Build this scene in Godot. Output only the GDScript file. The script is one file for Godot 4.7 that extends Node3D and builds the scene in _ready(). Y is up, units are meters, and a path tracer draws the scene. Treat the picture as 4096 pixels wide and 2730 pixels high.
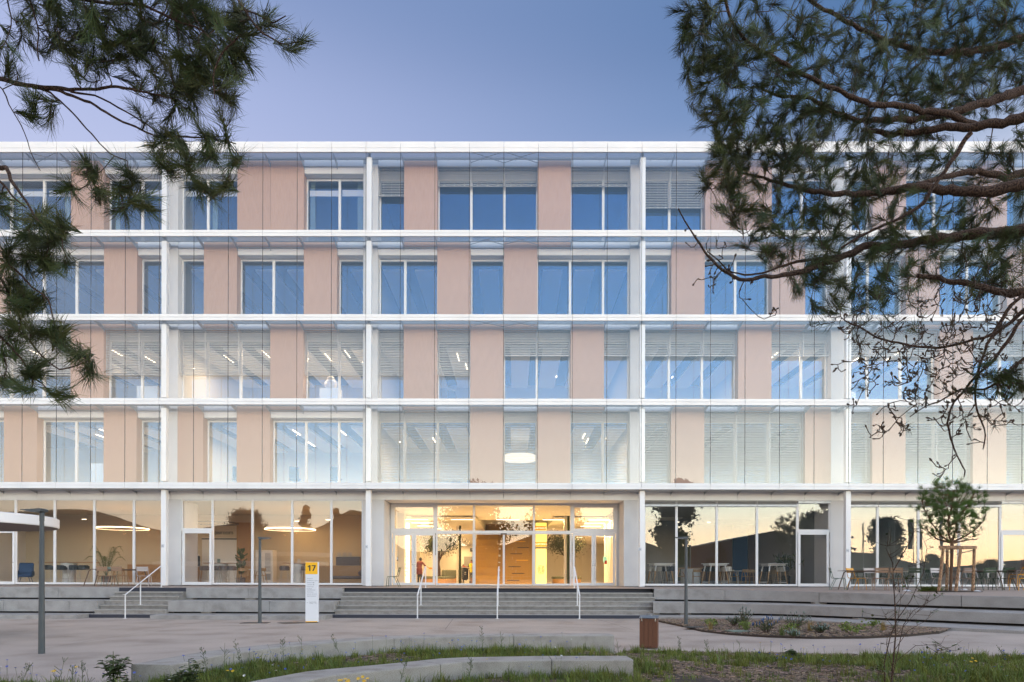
extends Node3D
# An office building at dusk behind two pines: white bands, timber panels and a lit lobby.

const MOD := 1.5                  # facade module
const X0 := -21.527               # x of the facade grid line 0
const FLOOR := 1.20               # level of the ground floor and terrace
const EYE := Vector3(0, 1.57, 29.65)
const BANDS := [5.417, 9.080, 12.746, 16.412, 20.075]   # undersides of the white bands

var rng := RandomNumberGenerator.new()
var taken := {}
var mat := {}
var meshes := {}
var bld: Node3D


class MB:
	var v := PackedVector3Array()
	var n := PackedVector3Array()
	var u := PackedVector2Array()
	var c := PackedColorArray()
	var tint := Color.WHITE

	func tri(a: Vector3, b: Vector3, d: Vector3, out := Vector3.ZERO) -> void:
		var nn := (d - a).cross(b - a)
		if nn.length_squared() < 1e-16:
			return
		nn = nn.normalized()
		if out != Vector3.ZERO and nn.dot(out) < 0.0:
			nn = -nn
			v.append_array([a, d, b])
		else:
			v.append_array([a, b, d])
		n.append_array([nn, nn, nn])
		u.append_array([Vector2(a.x, a.y), Vector2(b.x, b.y), Vector2(d.x, d.y)])
		c.append_array([tint, tint, tint])

	func poly(p: Array, out := Vector3.ZERO) -> void:
		for i in range(1, p.size() - 1):
			tri(p[0], p[i], p[i + 1], out)

	func box(at: Vector3, size: Vector3, b := Basis.IDENTITY) -> void:
		var h := size * 0.5
		for ax in 3:
			for s in [-1.0, 1.0]:
				var d := Vector3.ZERO
				d[ax] = s
				var e := Vector3.ZERO
				e[(ax + 1) % 3] = 1.0
				var f := Vector3.ZERO
				f[(ax + 2) % 3] = 1.0
				poly([at + b * ((d + e + f) * h), at + b * ((d + e - f) * h), at + b * ((d - e - f) * h), at + b * ((d - e + f) * h)], b * d)

	func span(a: Vector3, b: Vector3) -> void:
		box((a + b) * 0.5, (b - a).abs())

	# a box with chamfered edges
	func bev(at: Vector3, size: Vector3, r: float, b := Basis.IDENTITY) -> void:
		var h := size * 0.5
		for ax in 3:
			var i := (ax + 1) % 3
			var j := (ax + 2) % 3
			for s in [-1.0, 1.0]:
				var d := Vector3.ZERO
				d[ax] = s
				var q := []
				for k in [[1, 1], [1, -1], [-1, -1], [-1, 1]]:
					var p := Vector3.ZERO
					p[ax] = s * h[ax]
					p[i] = k[0] * (h[i] - r)
					p[j] = k[1] * (h[j] - r)
					q.append(at + b * p)
				poly(q, b * d)
				for t in [-1.0, 1.0]:
					var e := Vector3.ZERO
					e[i] = t
					var w := []
					for m in [[0, 1], [0, -1], [1, -1], [1, 1]]:
						var p2 := Vector3.ZERO
						p2[ax] = s * (h[ax] if m[0] == 0 else h[ax] - r)
						p2[i] = t * (h[i] - r if m[0] == 0 else h[i])
						p2[j] = m[1] * (h[j] - r)
						w.append(at + b * p2)
					poly(w, b * (d + e))
		for sx in [-1.0, 1.0]:
			for sy in [-1.0, 1.0]:
				for sz in [-1.0, 1.0]:
					var s3 := Vector3(sx, sy, sz)
					tri(at + b * (s3 * Vector3(h.x, h.y - r, h.z - r)), at + b * (s3 * Vector3(h.x - r, h.y, h.z - r)), at + b * (s3 * Vector3(h.x - r, h.y - r, h.z)), b * s3)

	# smooth-sided tube through points
	func tube(p: Array, r: Array, sides := 6, caps := true) -> void:
		var m := p.size()
		if m < 2:
			return
		var t: Vector3 = (p[1] - p[0]).normalized()
		var a := t.cross(Vector3.UP if absf(t.y) < 0.9 else Vector3.RIGHT).normalized()
		var rings := []
		var dirs := []
		for i in m:
			var t2: Vector3 = (p[mini(i + 1, m - 1)] - p[maxi(i - 1, 0)]).normalized()
			a = (a - t2 * a.dot(t2)).normalized()
			var bb := t2.cross(a)
			var ring := PackedVector3Array()
			var dr := PackedVector3Array()
			for k in sides:
				var w := TAU * k / sides
				var d := a * cos(w) + bb * sin(w)
				dr.append(d)
				ring.append(p[i] + d * float(r[mini(i, r.size() - 1)]))
			rings.append(ring)
			dirs.append(dr)
		for i in m - 1:
			for k in sides:
				var k2 := (k + 1) % sides
				var q := [rings[i][k], rings[i][k2], rings[i + 1][k2], rings[i + 1][k]]
				var w := [dirs[i][k], dirs[i][k2], dirs[i + 1][k2], dirs[i + 1][k]]
				for x in [[0, 1, 2], [0, 2, 3]]:
					var fn: Vector3 = (q[x[2]] - q[x[0]]).cross(q[x[1]] - q[x[0]])
					for y in (x if fn.dot(w[x[0]] + w[x[1]] + w[x[2]]) >= 0.0 else [x[0], x[2], x[1]]):
						v.append(q[y])
						n.append(w[y])
						u.append(Vector2(q[y].x, q[y].y))
						c.append(tint)
		if caps:
			for e in [[0, p[0] - p[1]], [m - 1, p[m - 1] - p[m - 2]]]:
				var q2 := []
				for k in sides:
					q2.append(rings[e[0]][k])
				poly(q2, e[1])

	func rod(a: Vector3, b: Vector3, r: float, sides := 6) -> void:
		tube([a, b], [r, r], sides)

	# profile of (radius, height) turned round the y axis
	func lathe(prof: Array, seg := 16, x := Transform3D.IDENTITY) -> void:
		for i in prof.size() - 1:
			var a: Vector2 = prof[i]
			var b: Vector2 = prof[i + 1]
			var nn := Vector2(b.y - a.y, a.x - b.x).normalized()
			for k in seg:
				var w0 := TAU * k / seg
				var w1 := TAU * (k + 1) / seg
				var q := []
				var w := []
				for e in [[a, w0], [b, w0], [b, w1], [a, w1]]:
					q.append(x * Vector3(e[0].x * cos(e[1]), e[0].y, e[0].x * sin(e[1])))
					w.append((x.basis * Vector3(nn.x * cos(e[1]), nn.y, nn.x * sin(e[1]))).normalized())
				for t in [[0, 1, 2], [0, 2, 3]]:
					var fn: Vector3 = (q[t[2]] - q[t[0]]).cross(q[t[1]] - q[t[0]])
					var o: Array = t if fn.dot(w[0] + w[2]) >= 0.0 else [t[0], t[2], t[1]]
					for y in o:
						v.append(q[y])
						n.append(w[y])
						u.append(Vector2(q[y].x, q[y].y))
						c.append(tint)

	func ball(at: Vector3, r: Vector3, seg := 10, rows := 7, b := Basis.IDENTITY) -> void:
		var prof := []
		for i in rows + 1:
			var w := PI * i / rows - PI / 2
			prof.append(Vector2(cos(w), sin(w)))
		lathe(prof, seg, Transform3D(b * Basis.from_scale(r), at))

	# polygon in x and y drawn out along z
	func prism(p: PackedVector2Array, z0: float, z1: float, x := Transform3D.IDENTITY) -> void:
		var ix := Geometry2D.triangulate_polygon(p)
		var mid := Vector2.ZERO
		for q in p:
			mid += q / p.size()
		for i in range(0, ix.size(), 3):
			for z in [z0, z1]:
				tri(x * Vector3(p[ix[i]].x, p[ix[i]].y, z), x * Vector3(p[ix[i + 1]].x, p[ix[i + 1]].y, z), x * Vector3(p[ix[i + 2]].x, p[ix[i + 2]].y, z), x.basis * Vector3(0, 0, z - (z0 + z1) * 0.5))
		var cw := Geometry2D.is_polygon_clockwise(p)
		for i in p.size():
			var a := p[i]
			var b := p[(i + 1) % p.size()]
			var o := Vector2(b.y - a.y, a.x - b.x) * (-1.0 if cw else 1.0)
			poly([x * Vector3(a.x, a.y, z0), x * Vector3(b.x, b.y, z0), x * Vector3(b.x, b.y, z1), x * Vector3(a.x, a.y, z1)], x.basis * Vector3(o.x, o.y, 0))

	func mesh(colored := false) -> ArrayMesh:
		var a := []
		a.resize(Mesh.ARRAY_MAX)
		a[Mesh.ARRAY_VERTEX] = v
		a[Mesh.ARRAY_NORMAL] = n
		a[Mesh.ARRAY_TEX_UV] = u
		if colored:
			a[Mesh.ARRAY_COLOR] = c
		var m := ArrayMesh.new()
		m.add_surface_from_arrays(Mesh.PRIMITIVE_TRIANGLES, a)
		return m


func numbered(s: String) -> String:
	taken[s] = taken.get(s, -1) + 1
	return s if taken[s] == 0 else "%s_%03d" % [s, taken[s]]


func metas(o: Node, label: String, cat: String, group := "", kind := "") -> void:
	if label:
		o.set_meta("label", label)
	if cat:
		o.set_meta("category", cat)
	if group:
		o.set_meta("group", group)
	if kind:
		o.set_meta("kind", kind)


func thing(nm: String, label: String, cat: String, at := Vector3.ZERO, turn := 0.0, group := "") -> Node3D:
	var o := Node3D.new()
	o.name = numbered(nm)
	add_child(o)
	o.position = at
	o.rotation.y = turn
	metas(o, label, cat, group)
	return o


func part(parent: Node, nm: String, mesh: Mesh, m: Material, at := Vector3.ZERO, rot := Vector3.ZERO) -> MeshInstance3D:
	var o := MeshInstance3D.new()
	o.name = nm
	o.mesh = mesh
	o.material_override = m
	o.position = at
	o.rotation = rot
	parent.add_child(o, true)
	return o


func single(nm: String, mesh: Mesh, m: Material, label: String, cat: String, at := Vector3.ZERO, turn := 0.0, group := "") -> MeshInstance3D:
	var o := part(self, numbered(nm), mesh, m, at, Vector3(0, turn, 0))
	metas(o, label, cat, group)
	return o


func ground_piece(nm: String, mesh: Mesh, m: Material) -> MeshInstance3D:
	var o := part(self, numbered(nm), mesh, m)
	o.set_meta("kind", "structure")
	return o


func again(src: Node3D, nm: String, label: String, at: Vector3, turn := 0.0, group := "") -> Node3D:
	var o: Node3D = src.duplicate()
	o.name = numbered(nm)
	add_child(o)
	o.position = at
	o.rotation.y = turn
	if label:
		o.set_meta("label", label)
	if group:
		o.set_meta("group", group)
	return o


# a shared box mesh
func bx(size: Vector3, r := 0.0) -> Mesh:
	var key := "%v %f" % [size, r]
	if not meshes.has(key):
		var m := MB.new()
		if r > 0.0:
			m.bev(Vector3.ZERO, size, r)
		else:
			m.box(Vector3.ZERO, size)
		meshes[key] = m.mesh()
	return meshes[key]


# a box part given by two corners
func slab(parent: Node, nm: String, a: Vector3, b: Vector3, m: Material, r := 0.0) -> MeshInstance3D:
	return part(parent, nm, bx((b - a).abs(), r), m, (a + b) * 0.5)


func words(parent: Node, nm: String, text: String, height: float, m: Material, at: Vector3, rot := Vector3.ZERO, bold := false, font := "Droid Sans", align := HORIZONTAL_ALIGNMENT_LEFT, thick := 0.006) -> MeshInstance3D:
	var t := TextMesh.new()
	var f := SystemFont.new()
	f.font_names = PackedStringArray([font])
	f.font_weight = 700 if bold else 400
	t.font = f
	t.text = text
	t.font_size = 48
	t.pixel_size = height / 48.0
	t.depth = thick
	t.horizontal_alignment = align
	t.vertical_alignment = VERTICAL_ALIGNMENT_CENTER
	return part(parent, nm, t, m, at, rot)


func many(parent: Node, nm: String, mesh: Mesh, m: Material, xf: Array, cols := []) -> MultiMeshInstance3D:
	var mm := MultiMesh.new()
	mm.transform_format = MultiMesh.TRANSFORM_3D
	mm.use_colors = cols.size() > 0
	mm.mesh = mesh
	mm.instance_count = xf.size()
	for i in xf.size():
		mm.set_instance_transform(i, xf[i])
		if cols.size():
			mm.set_instance_color(i, cols[i])
	var o := MultiMeshInstance3D.new()
	o.name = nm
	o.multimesh = mm
	o.material_override = m
	parent.add_child(o, true)
	o.set_meta("kind", "stuff")
	return o


func gx(k: float) -> float:
	return X0 + MOD * k


func noise_tex(freq: float, stops: Array, size := 256, oct := 4, sd := 1, normal := false, typ := FastNoiseLite.TYPE_SIMPLEX_SMOOTH) -> NoiseTexture2D:
	var f := FastNoiseLite.new()
	f.noise_type = typ
	f.seed = sd
	f.frequency = freq
	f.fractal_octaves = oct
	var t := NoiseTexture2D.new()
	t.width = size
	t.height = size
	t.seamless = true
	t.noise = f
	if normal:
		t.as_normal_map = true
		t.bump_strength = 4.0
	elif stops.size():
		var g := Gradient.new()
		var cs := PackedColorArray()
		var os := PackedFloat32Array()
		for s in stops:
			os.append(s[0])
			cs.append(s[1])
		g.offsets = os
		g.colors = cs
		t.color_ramp = g
	return t


func lin(r: float, g: float, b: float, a := 1.0) -> Color:
	var k := Color(r, g, b).linear_to_srgb()
	k.a = a
	return k


func solid(key: String, col: Color, rough := 0.6, metal := 0.0) -> StandardMaterial3D:
	var m := StandardMaterial3D.new()
	m.resource_name = key
	m.albedo_color = col
	m.roughness = rough
	m.metallic = metal
	m.cull_mode = BaseMaterial3D.CULL_DISABLED
	mat[key] = m
	return m


# a pattern laid over a material in world space
func cover(m: StandardMaterial3D, tex: Texture2D, scale: Vector3, fine: Texture2D = null, fine_scale := Vector3.ONE) -> StandardMaterial3D:
	m.albedo_texture = tex
	m.uv1_triplanar = true
	m.uv1_world_triplanar = true
	m.uv1_scale = scale
	m.uv1_triplanar_sharpness = 4.0
	if fine:
		m.detail_enabled = true
		m.detail_blend_mode = BaseMaterial3D.BLEND_MODE_MUL
		m.detail_albedo = fine
		m.detail_uv_layer = BaseMaterial3D.DETAIL_UV_2
		m.uv2_triplanar = true
		m.uv2_world_triplanar = true
		m.uv2_scale = fine_scale
	return m


func glow(key: String, col: Color, e: float) -> StandardMaterial3D:
	var m := solid(key, Color(0.8, 0.8, 0.8), 0.5)
	m.emission_enabled = true
	m.emission = col
	m.emission_energy_multiplier = e
	return m


func pane_mat(key: String, col: Color, alpha: float) -> StandardMaterial3D:
	var m := solid(key, Color(col, alpha), 0.0)
	m.transparency = BaseMaterial3D.TRANSPARENCY_ALPHA
	m.metallic_specular = 0.5
	return m


# a thin tinted mirror layer inside a window pane, strengthening its sky reflection
func coat_mat(key: String, col: Color, alpha: float) -> ORMMaterial3D:
	var m := ORMMaterial3D.new()
	var im := Image.create(2, 2, false, Image.FORMAT_RGB8)
	im.fill(Color(1, 0.0, 1))
	m.orm_texture = ImageTexture.create_from_image(im)
	m.resource_name = key
	m.albedo_color = Color(col, alpha)
	m.transparency = BaseMaterial3D.TRANSPARENCY_ALPHA
	m.cull_mode = BaseMaterial3D.CULL_DISABLED
	mat[key] = m
	return m


func materials() -> void:
	var stains := noise_tex(0.012, [[0.0, Color(0.80, 0.79, 0.78)], [0.45, Color(0.93, 0.93, 0.93)], [1.0, Color(1, 1, 1)]], 512, 5, 3)
	var cloud := noise_tex(0.008, [[0.0, Color(0.95, 0.95, 0.955)], [1.0, Color(1, 1, 1)]], 256, 4, 5)
	var speck := noise_tex(0.22, [[0.0, Color(0.66, 0.64, 0.62)], [0.5, Color(0.93, 0.92, 0.91)], [1.0, Color(1, 1, 1)]], 256, 2, 9)
	var grain := noise_tex(0.11, [[0.0, Color(0.86, 0.83, 0.80)], [0.5, Color(0.95, 0.94, 0.93)], [1.0, Color(1, 1, 1)]], 256, 3, 11)
	var bark := noise_tex(0.035, [[0.0, Color(0.38, 0.34, 0.31)], [0.42, Color(0.62, 0.58, 0.54)], [0.6, Color(0.92, 0.88, 0.84)], [1.0, Color(1, 0.97, 0.94)]], 256, 5, 14)
	var bumps := noise_tex(0.1, [], 256, 3, 17)
	mat.tex_bump = bumps
	cover(solid("white", lin(0.85, 0.83, 0.80), 0.42), cloud, Vector3.ONE * 0.21)
	cover(solid("render", lin(0.87, 0.865, 0.85), 0.85), cloud, Vector3.ONE * 0.3, speck, Vector3.ONE * 2.0)
	solid("frame", lin(0.76, 0.74, 0.72), 0.4)
	solid("lintel", lin(0.62, 0.62, 0.63), 0.5)
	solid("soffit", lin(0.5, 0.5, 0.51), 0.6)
	for i in 4:
		var k: float = [1.0, 0.96, 1.03, 0.98][i]
		var wd := cover(solid("wood_%d" % i, lin(0.53 * k, 0.335 * k, 0.24 * k), 0.55), grain, Vector3(1.9 + i * 0.13, 0.05, 1.9))
		wd.uv1_offset = Vector3(i * 0.3, i * 0.2, 0)
	solid("steel", lin(0.42, 0.43, 0.44), 0.45, 0.6)
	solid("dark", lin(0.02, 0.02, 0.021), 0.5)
	solid("seal", lin(0.03, 0.03, 0.03), 0.4)
	solid("slat", lin(0.52, 0.505, 0.48), 0.4)
	solid("slat_grey", lin(0.40, 0.385, 0.365), 0.45)
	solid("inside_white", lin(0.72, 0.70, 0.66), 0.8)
	solid("room_wall", lin(0.56, 0.47, 0.34), 0.85)
	solid("inside_grey", lin(0.30, 0.30, 0.30), 0.85)
	solid("inside_floor", lin(0.28, 0.25, 0.22), 0.35)
	solid("lobby_floor", lin(0.55, 0.48, 0.38), 0.12)
	solid("raft", lin(0.70, 0.69, 0.67), 0.85)
	solid("inside_dark", lin(0.10, 0.105, 0.115), 0.8)  # dark finishes, and the shade of unlit rooms put into colour
	pane_mat("screen_glass", Color(0.7, 0.75, 0.75), 0.0)
	pane_mat("pane_glass", Color(0.6, 0.7, 0.7), 0.02)
	coat_mat("coat_blue", lin(0.06, 0.44, 1.0), 0.125)
	coat_mat("coat_clear", lin(0.95, 0.96, 0.90), 0.015)
	coat_mat("coat_mirror", lin(0.90, 0.97, 0.95), 0.04)
	var con := cover(solid("concrete", lin(0.48, 0.465, 0.445), 0.8), stains, Vector3.ONE * 0.23, speck, Vector3.ONE * 1.1)
	con.heightmap_enabled = true
	con.heightmap_texture = bumps
	con.heightmap_scale = 0.15
	cover(solid("concrete_pale", lin(0.52, 0.50, 0.46), 0.8), stains, Vector3.ONE * 0.37, speck, Vector3.ONE * 1.3)
	cover(solid("concrete_dark", lin(0.33, 0.315, 0.29), 0.85), stains, Vector3.ONE * 0.41, speck, Vector3.ONE * 1.0)
	cover(solid("concrete_warm", lin(0.46, 0.43, 0.395), 0.8), stains, Vector3.ONE * 0.53, speck, Vector3.ONE * 0.9)
	var pave := cover(solid("paving", lin(0.61, 0.525, 0.455), 0.85), stains, Vector3.ONE * 0.07, speck, Vector3.ONE * 1.7)
	pave.heightmap_enabled = true
	pave.heightmap_texture = bumps
	pave.heightmap_scale = 0.2
	cover(solid("terrace", lin(0.47, 0.38, 0.32), 0.85), cloud, Vector3.ONE * 0.15, speck, Vector3.ONE * 1.7)
	solid("riser", lin(0.035, 0.037, 0.05), 0.75)
	cover(solid("soil", lin(0.065, 0.048, 0.036), 0.95), speck, Vector3.ONE * 0.9)
	solid("lamp_grey", lin(0.075, 0.085, 0.088), 0.5, 0.1)
	solid("black", lin(0.012, 0.012, 0.013), 0.5)
	solid("sign_white", lin(0.72, 0.72, 0.73), 0.4)
	solid("sign_yellow", lin(0.95, 0.48, 0.0), 0.45)
	solid("ink", lin(0.02, 0.02, 0.02), 0.6)
	solid("ink_grey", lin(0.22, 0.22, 0.23), 0.6)
	cover(solid("bin_wood", lin(0.16, 0.062, 0.028), 0.6), grain, Vector3(5, 0.5, 5))
	solid("bin_lid", lin(0.12, 0.16, 0.20), 0.4, 0.3)
	var bk := cover(solid("bark", lin(0.14, 0.088, 0.062), 0.95), bark, Vector3(7, 7, 7))
	bk.heightmap_enabled = true
	bk.heightmap_texture = bark
	bk.heightmap_scale = 0.8
	cover(solid("bark_pale", lin(0.26, 0.16, 0.10), 0.95), bark, Vector3(6, 3, 6))
	cover(solid("stake", lin(0.52, 0.34, 0.21), 0.85), bark, Vector3(3, 0.9, 3))
	solid("twig", lin(0.10, 0.068, 0.048), 0.9)
	for e in [["needle", 0.080, 0.104, 0.036], ["young_needle", 0.09, 0.16, 0.04], ["grass", 0.135, 0.175, 0.035], ["leaf", 0.07, 0.10, 0.032], ["chip", 0.235, 0.175, 0.125], ["petal", 1.0, 1.0, 1.0], ["far_leaf", 0.02, 0.03, 0.014], ["olive_leaf", 0.034, 0.041, 0.015]]:
		var m := solid(e[0], lin(e[1], e[2], e[3]), 0.7)
		m.vertex_color_use_as_albedo = true
		if e[0] != "chip" and e[0] != "needle" and e[0] != "olive_leaf":
			m.backlight_enabled = true
			m.backlight = Color(0.35, 0.35, 0.2)
	# indoors and furniture
	cover(solid("oak", lin(0.46, 0.27, 0.12), 0.5), grain, Vector3(0.3, 6, 3))
	cover(solid("stair_oak", lin(0.44, 0.255, 0.035), 0.45), grain, Vector3(0.35, 7, 3))
	solid("green_felt", lin(0.13, 0.14, 0.10), 0.95)
	solid("chair_green", lin(0.10, 0.145, 0.085), 0.5)
	solid("chair_sage", lin(0.15, 0.20, 0.16), 0.5)
	solid("chair_dark", lin(0.05, 0.075, 0.04), 0.5)
	solid("chair_yellow", lin(0.72, 0.33, 0.02), 0.5)
	solid("chair_brown", lin(0.25, 0.17, 0.125), 0.5)
	solid("chair_tan", lin(0.34, 0.21, 0.13), 0.5)
	solid("chair_grey", lin(0.50, 0.44, 0.41), 0.5)
	solid("chair_taupe", lin(0.17, 0.13, 0.115), 0.5)
	solid("table_brown", lin(0.15, 0.10, 0.075), 0.5)
	solid("seat_black", lin(0.025, 0.028, 0.032), 0.6)
	solid("seat_cream", lin(0.50, 0.44, 0.36), 0.6)
	solid("lacquer", lin(0.66, 0.63, 0.58), 0.4)
	solid("skin", lin(0.38, 0.22, 0.15), 0.6)
	solid("hair", lin(0.015, 0.012, 0.011), 0.6)
	solid("tunic", lin(0.11, 0.025, 0.027), 0.85)
	solid("trousers", lin(0.02, 0.02, 0.023), 0.85)
	solid("vest", lin(0.80, 0.72, 0.03), 0.7)
	solid("moss", lin(0.03, 0.04, 0.015), 1.0)
	solid("chrome", lin(0.6, 0.6, 0.6), 0.25, 1.0)
	glow("tube", lin(1.0, 0.82, 0.58), 4.0)
	glow("ring", lin(1.0, 0.70, 0.38), 4.0)
	glow("yellow_light", lin(1.0, 0.80, 0.07), 0.85)
	glow("white_light", lin(1.0, 0.86, 0.62), 1.5)
	glow("oval_light", lin(1.0, 0.86, 0.66), 0.8)
	glow("exit_green", lin(0.1, 0.6, 0.3), 0.8)
	glow("screen_blue", lin(0.25, 0.6, 0.9), 1.2)


func sky_color(dir: Vector3) -> Color:
	var e := rad_to_deg(asin(clampf(dir.y, -1, 1)))
	# stops: elevation, then red green blue, for the sunset side, the sides and the side away from the sun
	var glow_side := [[0, 9.6, 5.6, 2.3], [2.5, 8.8, 6.5, 4.0], [6, 6.1, 6.2, 5.1], [10, 3.5, 3.9, 3.7], [15, 1.8, 2.4, 2.9], [21, 0.95, 1.6, 2.3], [29, 0.56, 1.02, 1.75], [45, 0.70, 0.86, 1.25], [65, 0.95, 0.94, 1.05], [90, 0.88, 0.85, 0.95]]
	var flank := [[0, 2.3, 1.7, 1.25], [8, 2.1, 1.8, 1.5], [18, 1.05, 1.02, 1.1], [33, 0.062, 0.165, 0.345], [37, 0.045, 0.132, 0.295], [45, 0.09, 0.17, 0.34], [65, 0.62, 0.64, 0.78], [90, 0.88, 0.85, 0.95]]
	var away := [[0, 0.60, 0.55, 0.62], [8, 0.66, 0.60, 0.72], [20, 0.50, 0.53, 0.71], [33, 0.35, 0.405, 0.63], [40, 0.21, 0.28, 0.485], [52, 0.25, 0.32, 0.52], [70, 0.62, 0.64, 0.80], [90, 0.88, 0.85, 0.95]]  # highest stops, out of view, are raised to light the paving
	var pick := func(s: Array) -> Vector3:
		for i in s.size() - 1:
			if e <= s[i + 1][0]:
				var t := smoothstep(0.0, 1.0, clampf((e - s[i][0]) / float(s[i + 1][0] - s[i][0]), 0, 1)) * 0.4 + 0.6 * clampf((e - s[i][0]) / float(s[i + 1][0] - s[i][0]), 0, 1)
				return Vector3(s[i][1], s[i][2], s[i][3]).lerp(Vector3(s[i + 1][1], s[i + 1][2], s[i + 1][3]), t)
		var z: Array = s[-1]
		return Vector3(z[1], z[2], z[3])
	var c := 0.0
	var flat := Vector2(dir.x, dir.z)
	if flat.length() > 1e-4:
		c = flat.normalized().dot(Vector2(sin(deg_to_rad(40)), cos(deg_to_rad(40))))
	var out: Vector3 = pick.call(flank)
	out = out.lerp(pick.call(glow_side), pow(c, 1.25)) if c > 0.0 else out.lerp(pick.call(away), c * c)
	return Color(out.x, out.y, out.z)


func _ready() -> void:
	rng.seed = 20417
	var cam := Camera3D.new()
	cam.name = "camera"
	add_child(cam)
	cam.position = EYE
	cam.rotation_order = EULER_ORDER_YXZ
	cam.rotation = Vector3(0, deg_to_rad(0.2477), deg_to_rad(0.1423))
	cam.projection = Camera3D.PROJECTION_FRUSTUM
	cam.keep_aspect = Camera3D.KEEP_HEIGHT
	cam.near = 0.1
	cam.far = 4000.0
	cam.size = 0.1 * 2730.0 / 2731.0
	cam.frustum_offset = Vector2(0, 0.1 * 947.0 / 2731.0)
	cam.current = true
	var env := Environment.new()
	env.background_mode = Environment.BG_SKY
	env.tonemap_mode = Environment.TONE_MAPPER_LINEAR
	env.tonemap_exposure = 1.25
	env.sdfgi_enabled = true
	env.ssao_enabled = true
	env.ssil_enabled = true
	var im := Image.create(512, 256, false, Image.FORMAT_RGBF)
	for y in 256:
		var el := PI * (0.5 - (y + 0.5) / 256.0)
		for x in 512:
			var az := (x + 0.5) / 512.0 * TAU
			im.set_pixel(x, y, sky_color(Vector3(sin(az) * cos(el), sin(el), -cos(az) * cos(el))))
	var pano := PanoramaSkyMaterial.new()
	pano.panorama = ImageTexture.create_from_image(im)
	var sk := Sky.new()
	sk.sky_material = pano
	env.sky = sk
	var we := WorldEnvironment.new()
	we.name = "world"
	we.environment = env
	add_child(we)
	var sun := DirectionalLight3D.new()
	sun.name = "afterglow"
	add_child(sun)
	sun.light_energy = 0.05
	sun.light_color = Color(1.0, 0.80, 0.66)
	sun.light_angular_distance = 1.0
	sun.shadow_enabled = true
	sun.look_at_from_position(Vector3(0, 0, 0), Vector3(-sin(deg_to_rad(40)), -0.30, -cos(deg_to_rad(40))))
	materials()
	setting()
	building()
	interiors()
	outdoors()
	people()
	planting()
	pines()
	beyond()


# ---------------------------------------------------------------- the setting
func rise(x: float) -> float:
	return 0.24 * smoothstep(4.0, 11.0, x)


# lower edge of the planted ground against the pavement, as depth from the camera
const LAWN_EDGE := [[-30.0, 13.0], [-14.0, 11.2], [-8.0, 10.1], [-4.7, 8.9], [-4.5, 10.0], [-4.05, 11.2], [-3.3, 12.1], [-2.2, 13.0], [-0.7, 13.55], [1.95, 13.75], [2.6, 14.7], [5.0, 14.2], [9.0, 12.1], [14.0, 11.2], [30.0, 10.0]]


func lawn_depth(x: float) -> float:
	for i in LAWN_EDGE.size() - 1:
		var a: Array = LAWN_EDGE[i]
		var b: Array = LAWN_EDGE[i + 1]
		if x <= b[0] and x >= a[0]:
			return lerpf(a[1], b[1], (x - a[0]) / maxf(b[0] - a[0], 1e-4))
	return 10.0


func lawn_y(x: float, d: float) -> float:
	var inn := lawn_depth(x) - d
	return rise(x) * clampf(1.0 - inn / 6.0, 0, 1) + 0.012 + 0.21 * smoothstep(-0.05, lerpf(1.3, 4.5, smoothstep(1.2, 3.0, x)), inn) + 0.02 * sin(x * 2.1) * sin(d * 1.7) * smoothstep(0.2, 1.0, inn)


# front edge of the terrace, as depth from the camera
const EDGE := [[-40.0, 27.9], [5.0, 27.8], [6.8, 27.45], [9.0, 26.1], [10.97, 24.2], [12.1, 21.7], [12.9, 20.7], [14.2, 19.2], [16.5, 17.2], [19.0, 15.6], [23.0, 14.0], [30.0, 12.5]]


func edge_depth(x: float) -> float:
	for i in EDGE.size() - 1:
		if x <= EDGE[i + 1][0]:
			var t: float = (x - EDGE[i][0]) / (EDGE[i + 1][0] - EDGE[i][0])
			return lerpf(EDGE[i][1], EDGE[i + 1][1], t)
	return 12.5


# the terrace edge as a smooth line (x, z) and how far along to the right it is
func edge_line(a: float, b: float, step: float) -> Array:
	var out := []
	var m := maxi(2, int(ceil((b - a) / step)) + 1)
	for i in m:
		var x := lerpf(a, b, float(i) / (m - 1))
		var d := 0.0
		for k in 9:
			d += edge_depth(x + (k - 4) * 0.35) / 9.0
		out.append(Vector2(x, EYE.z - d))
	return out


func off_line(p: Array, t0: float, t1: float) -> Array:
	var out := []
	for i in p.size():
		var tg: Vector2 = (p[mini(i + 1, p.size() - 1)] - p[maxi(i - 1, 0)]).normalized()
		var t := lerpf(t0, t1, smoothstep(5.0, 14.0, p[i].x))
		out.append(p[i] + Vector2(-tg.y, tg.x) * t)
	return out


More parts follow.
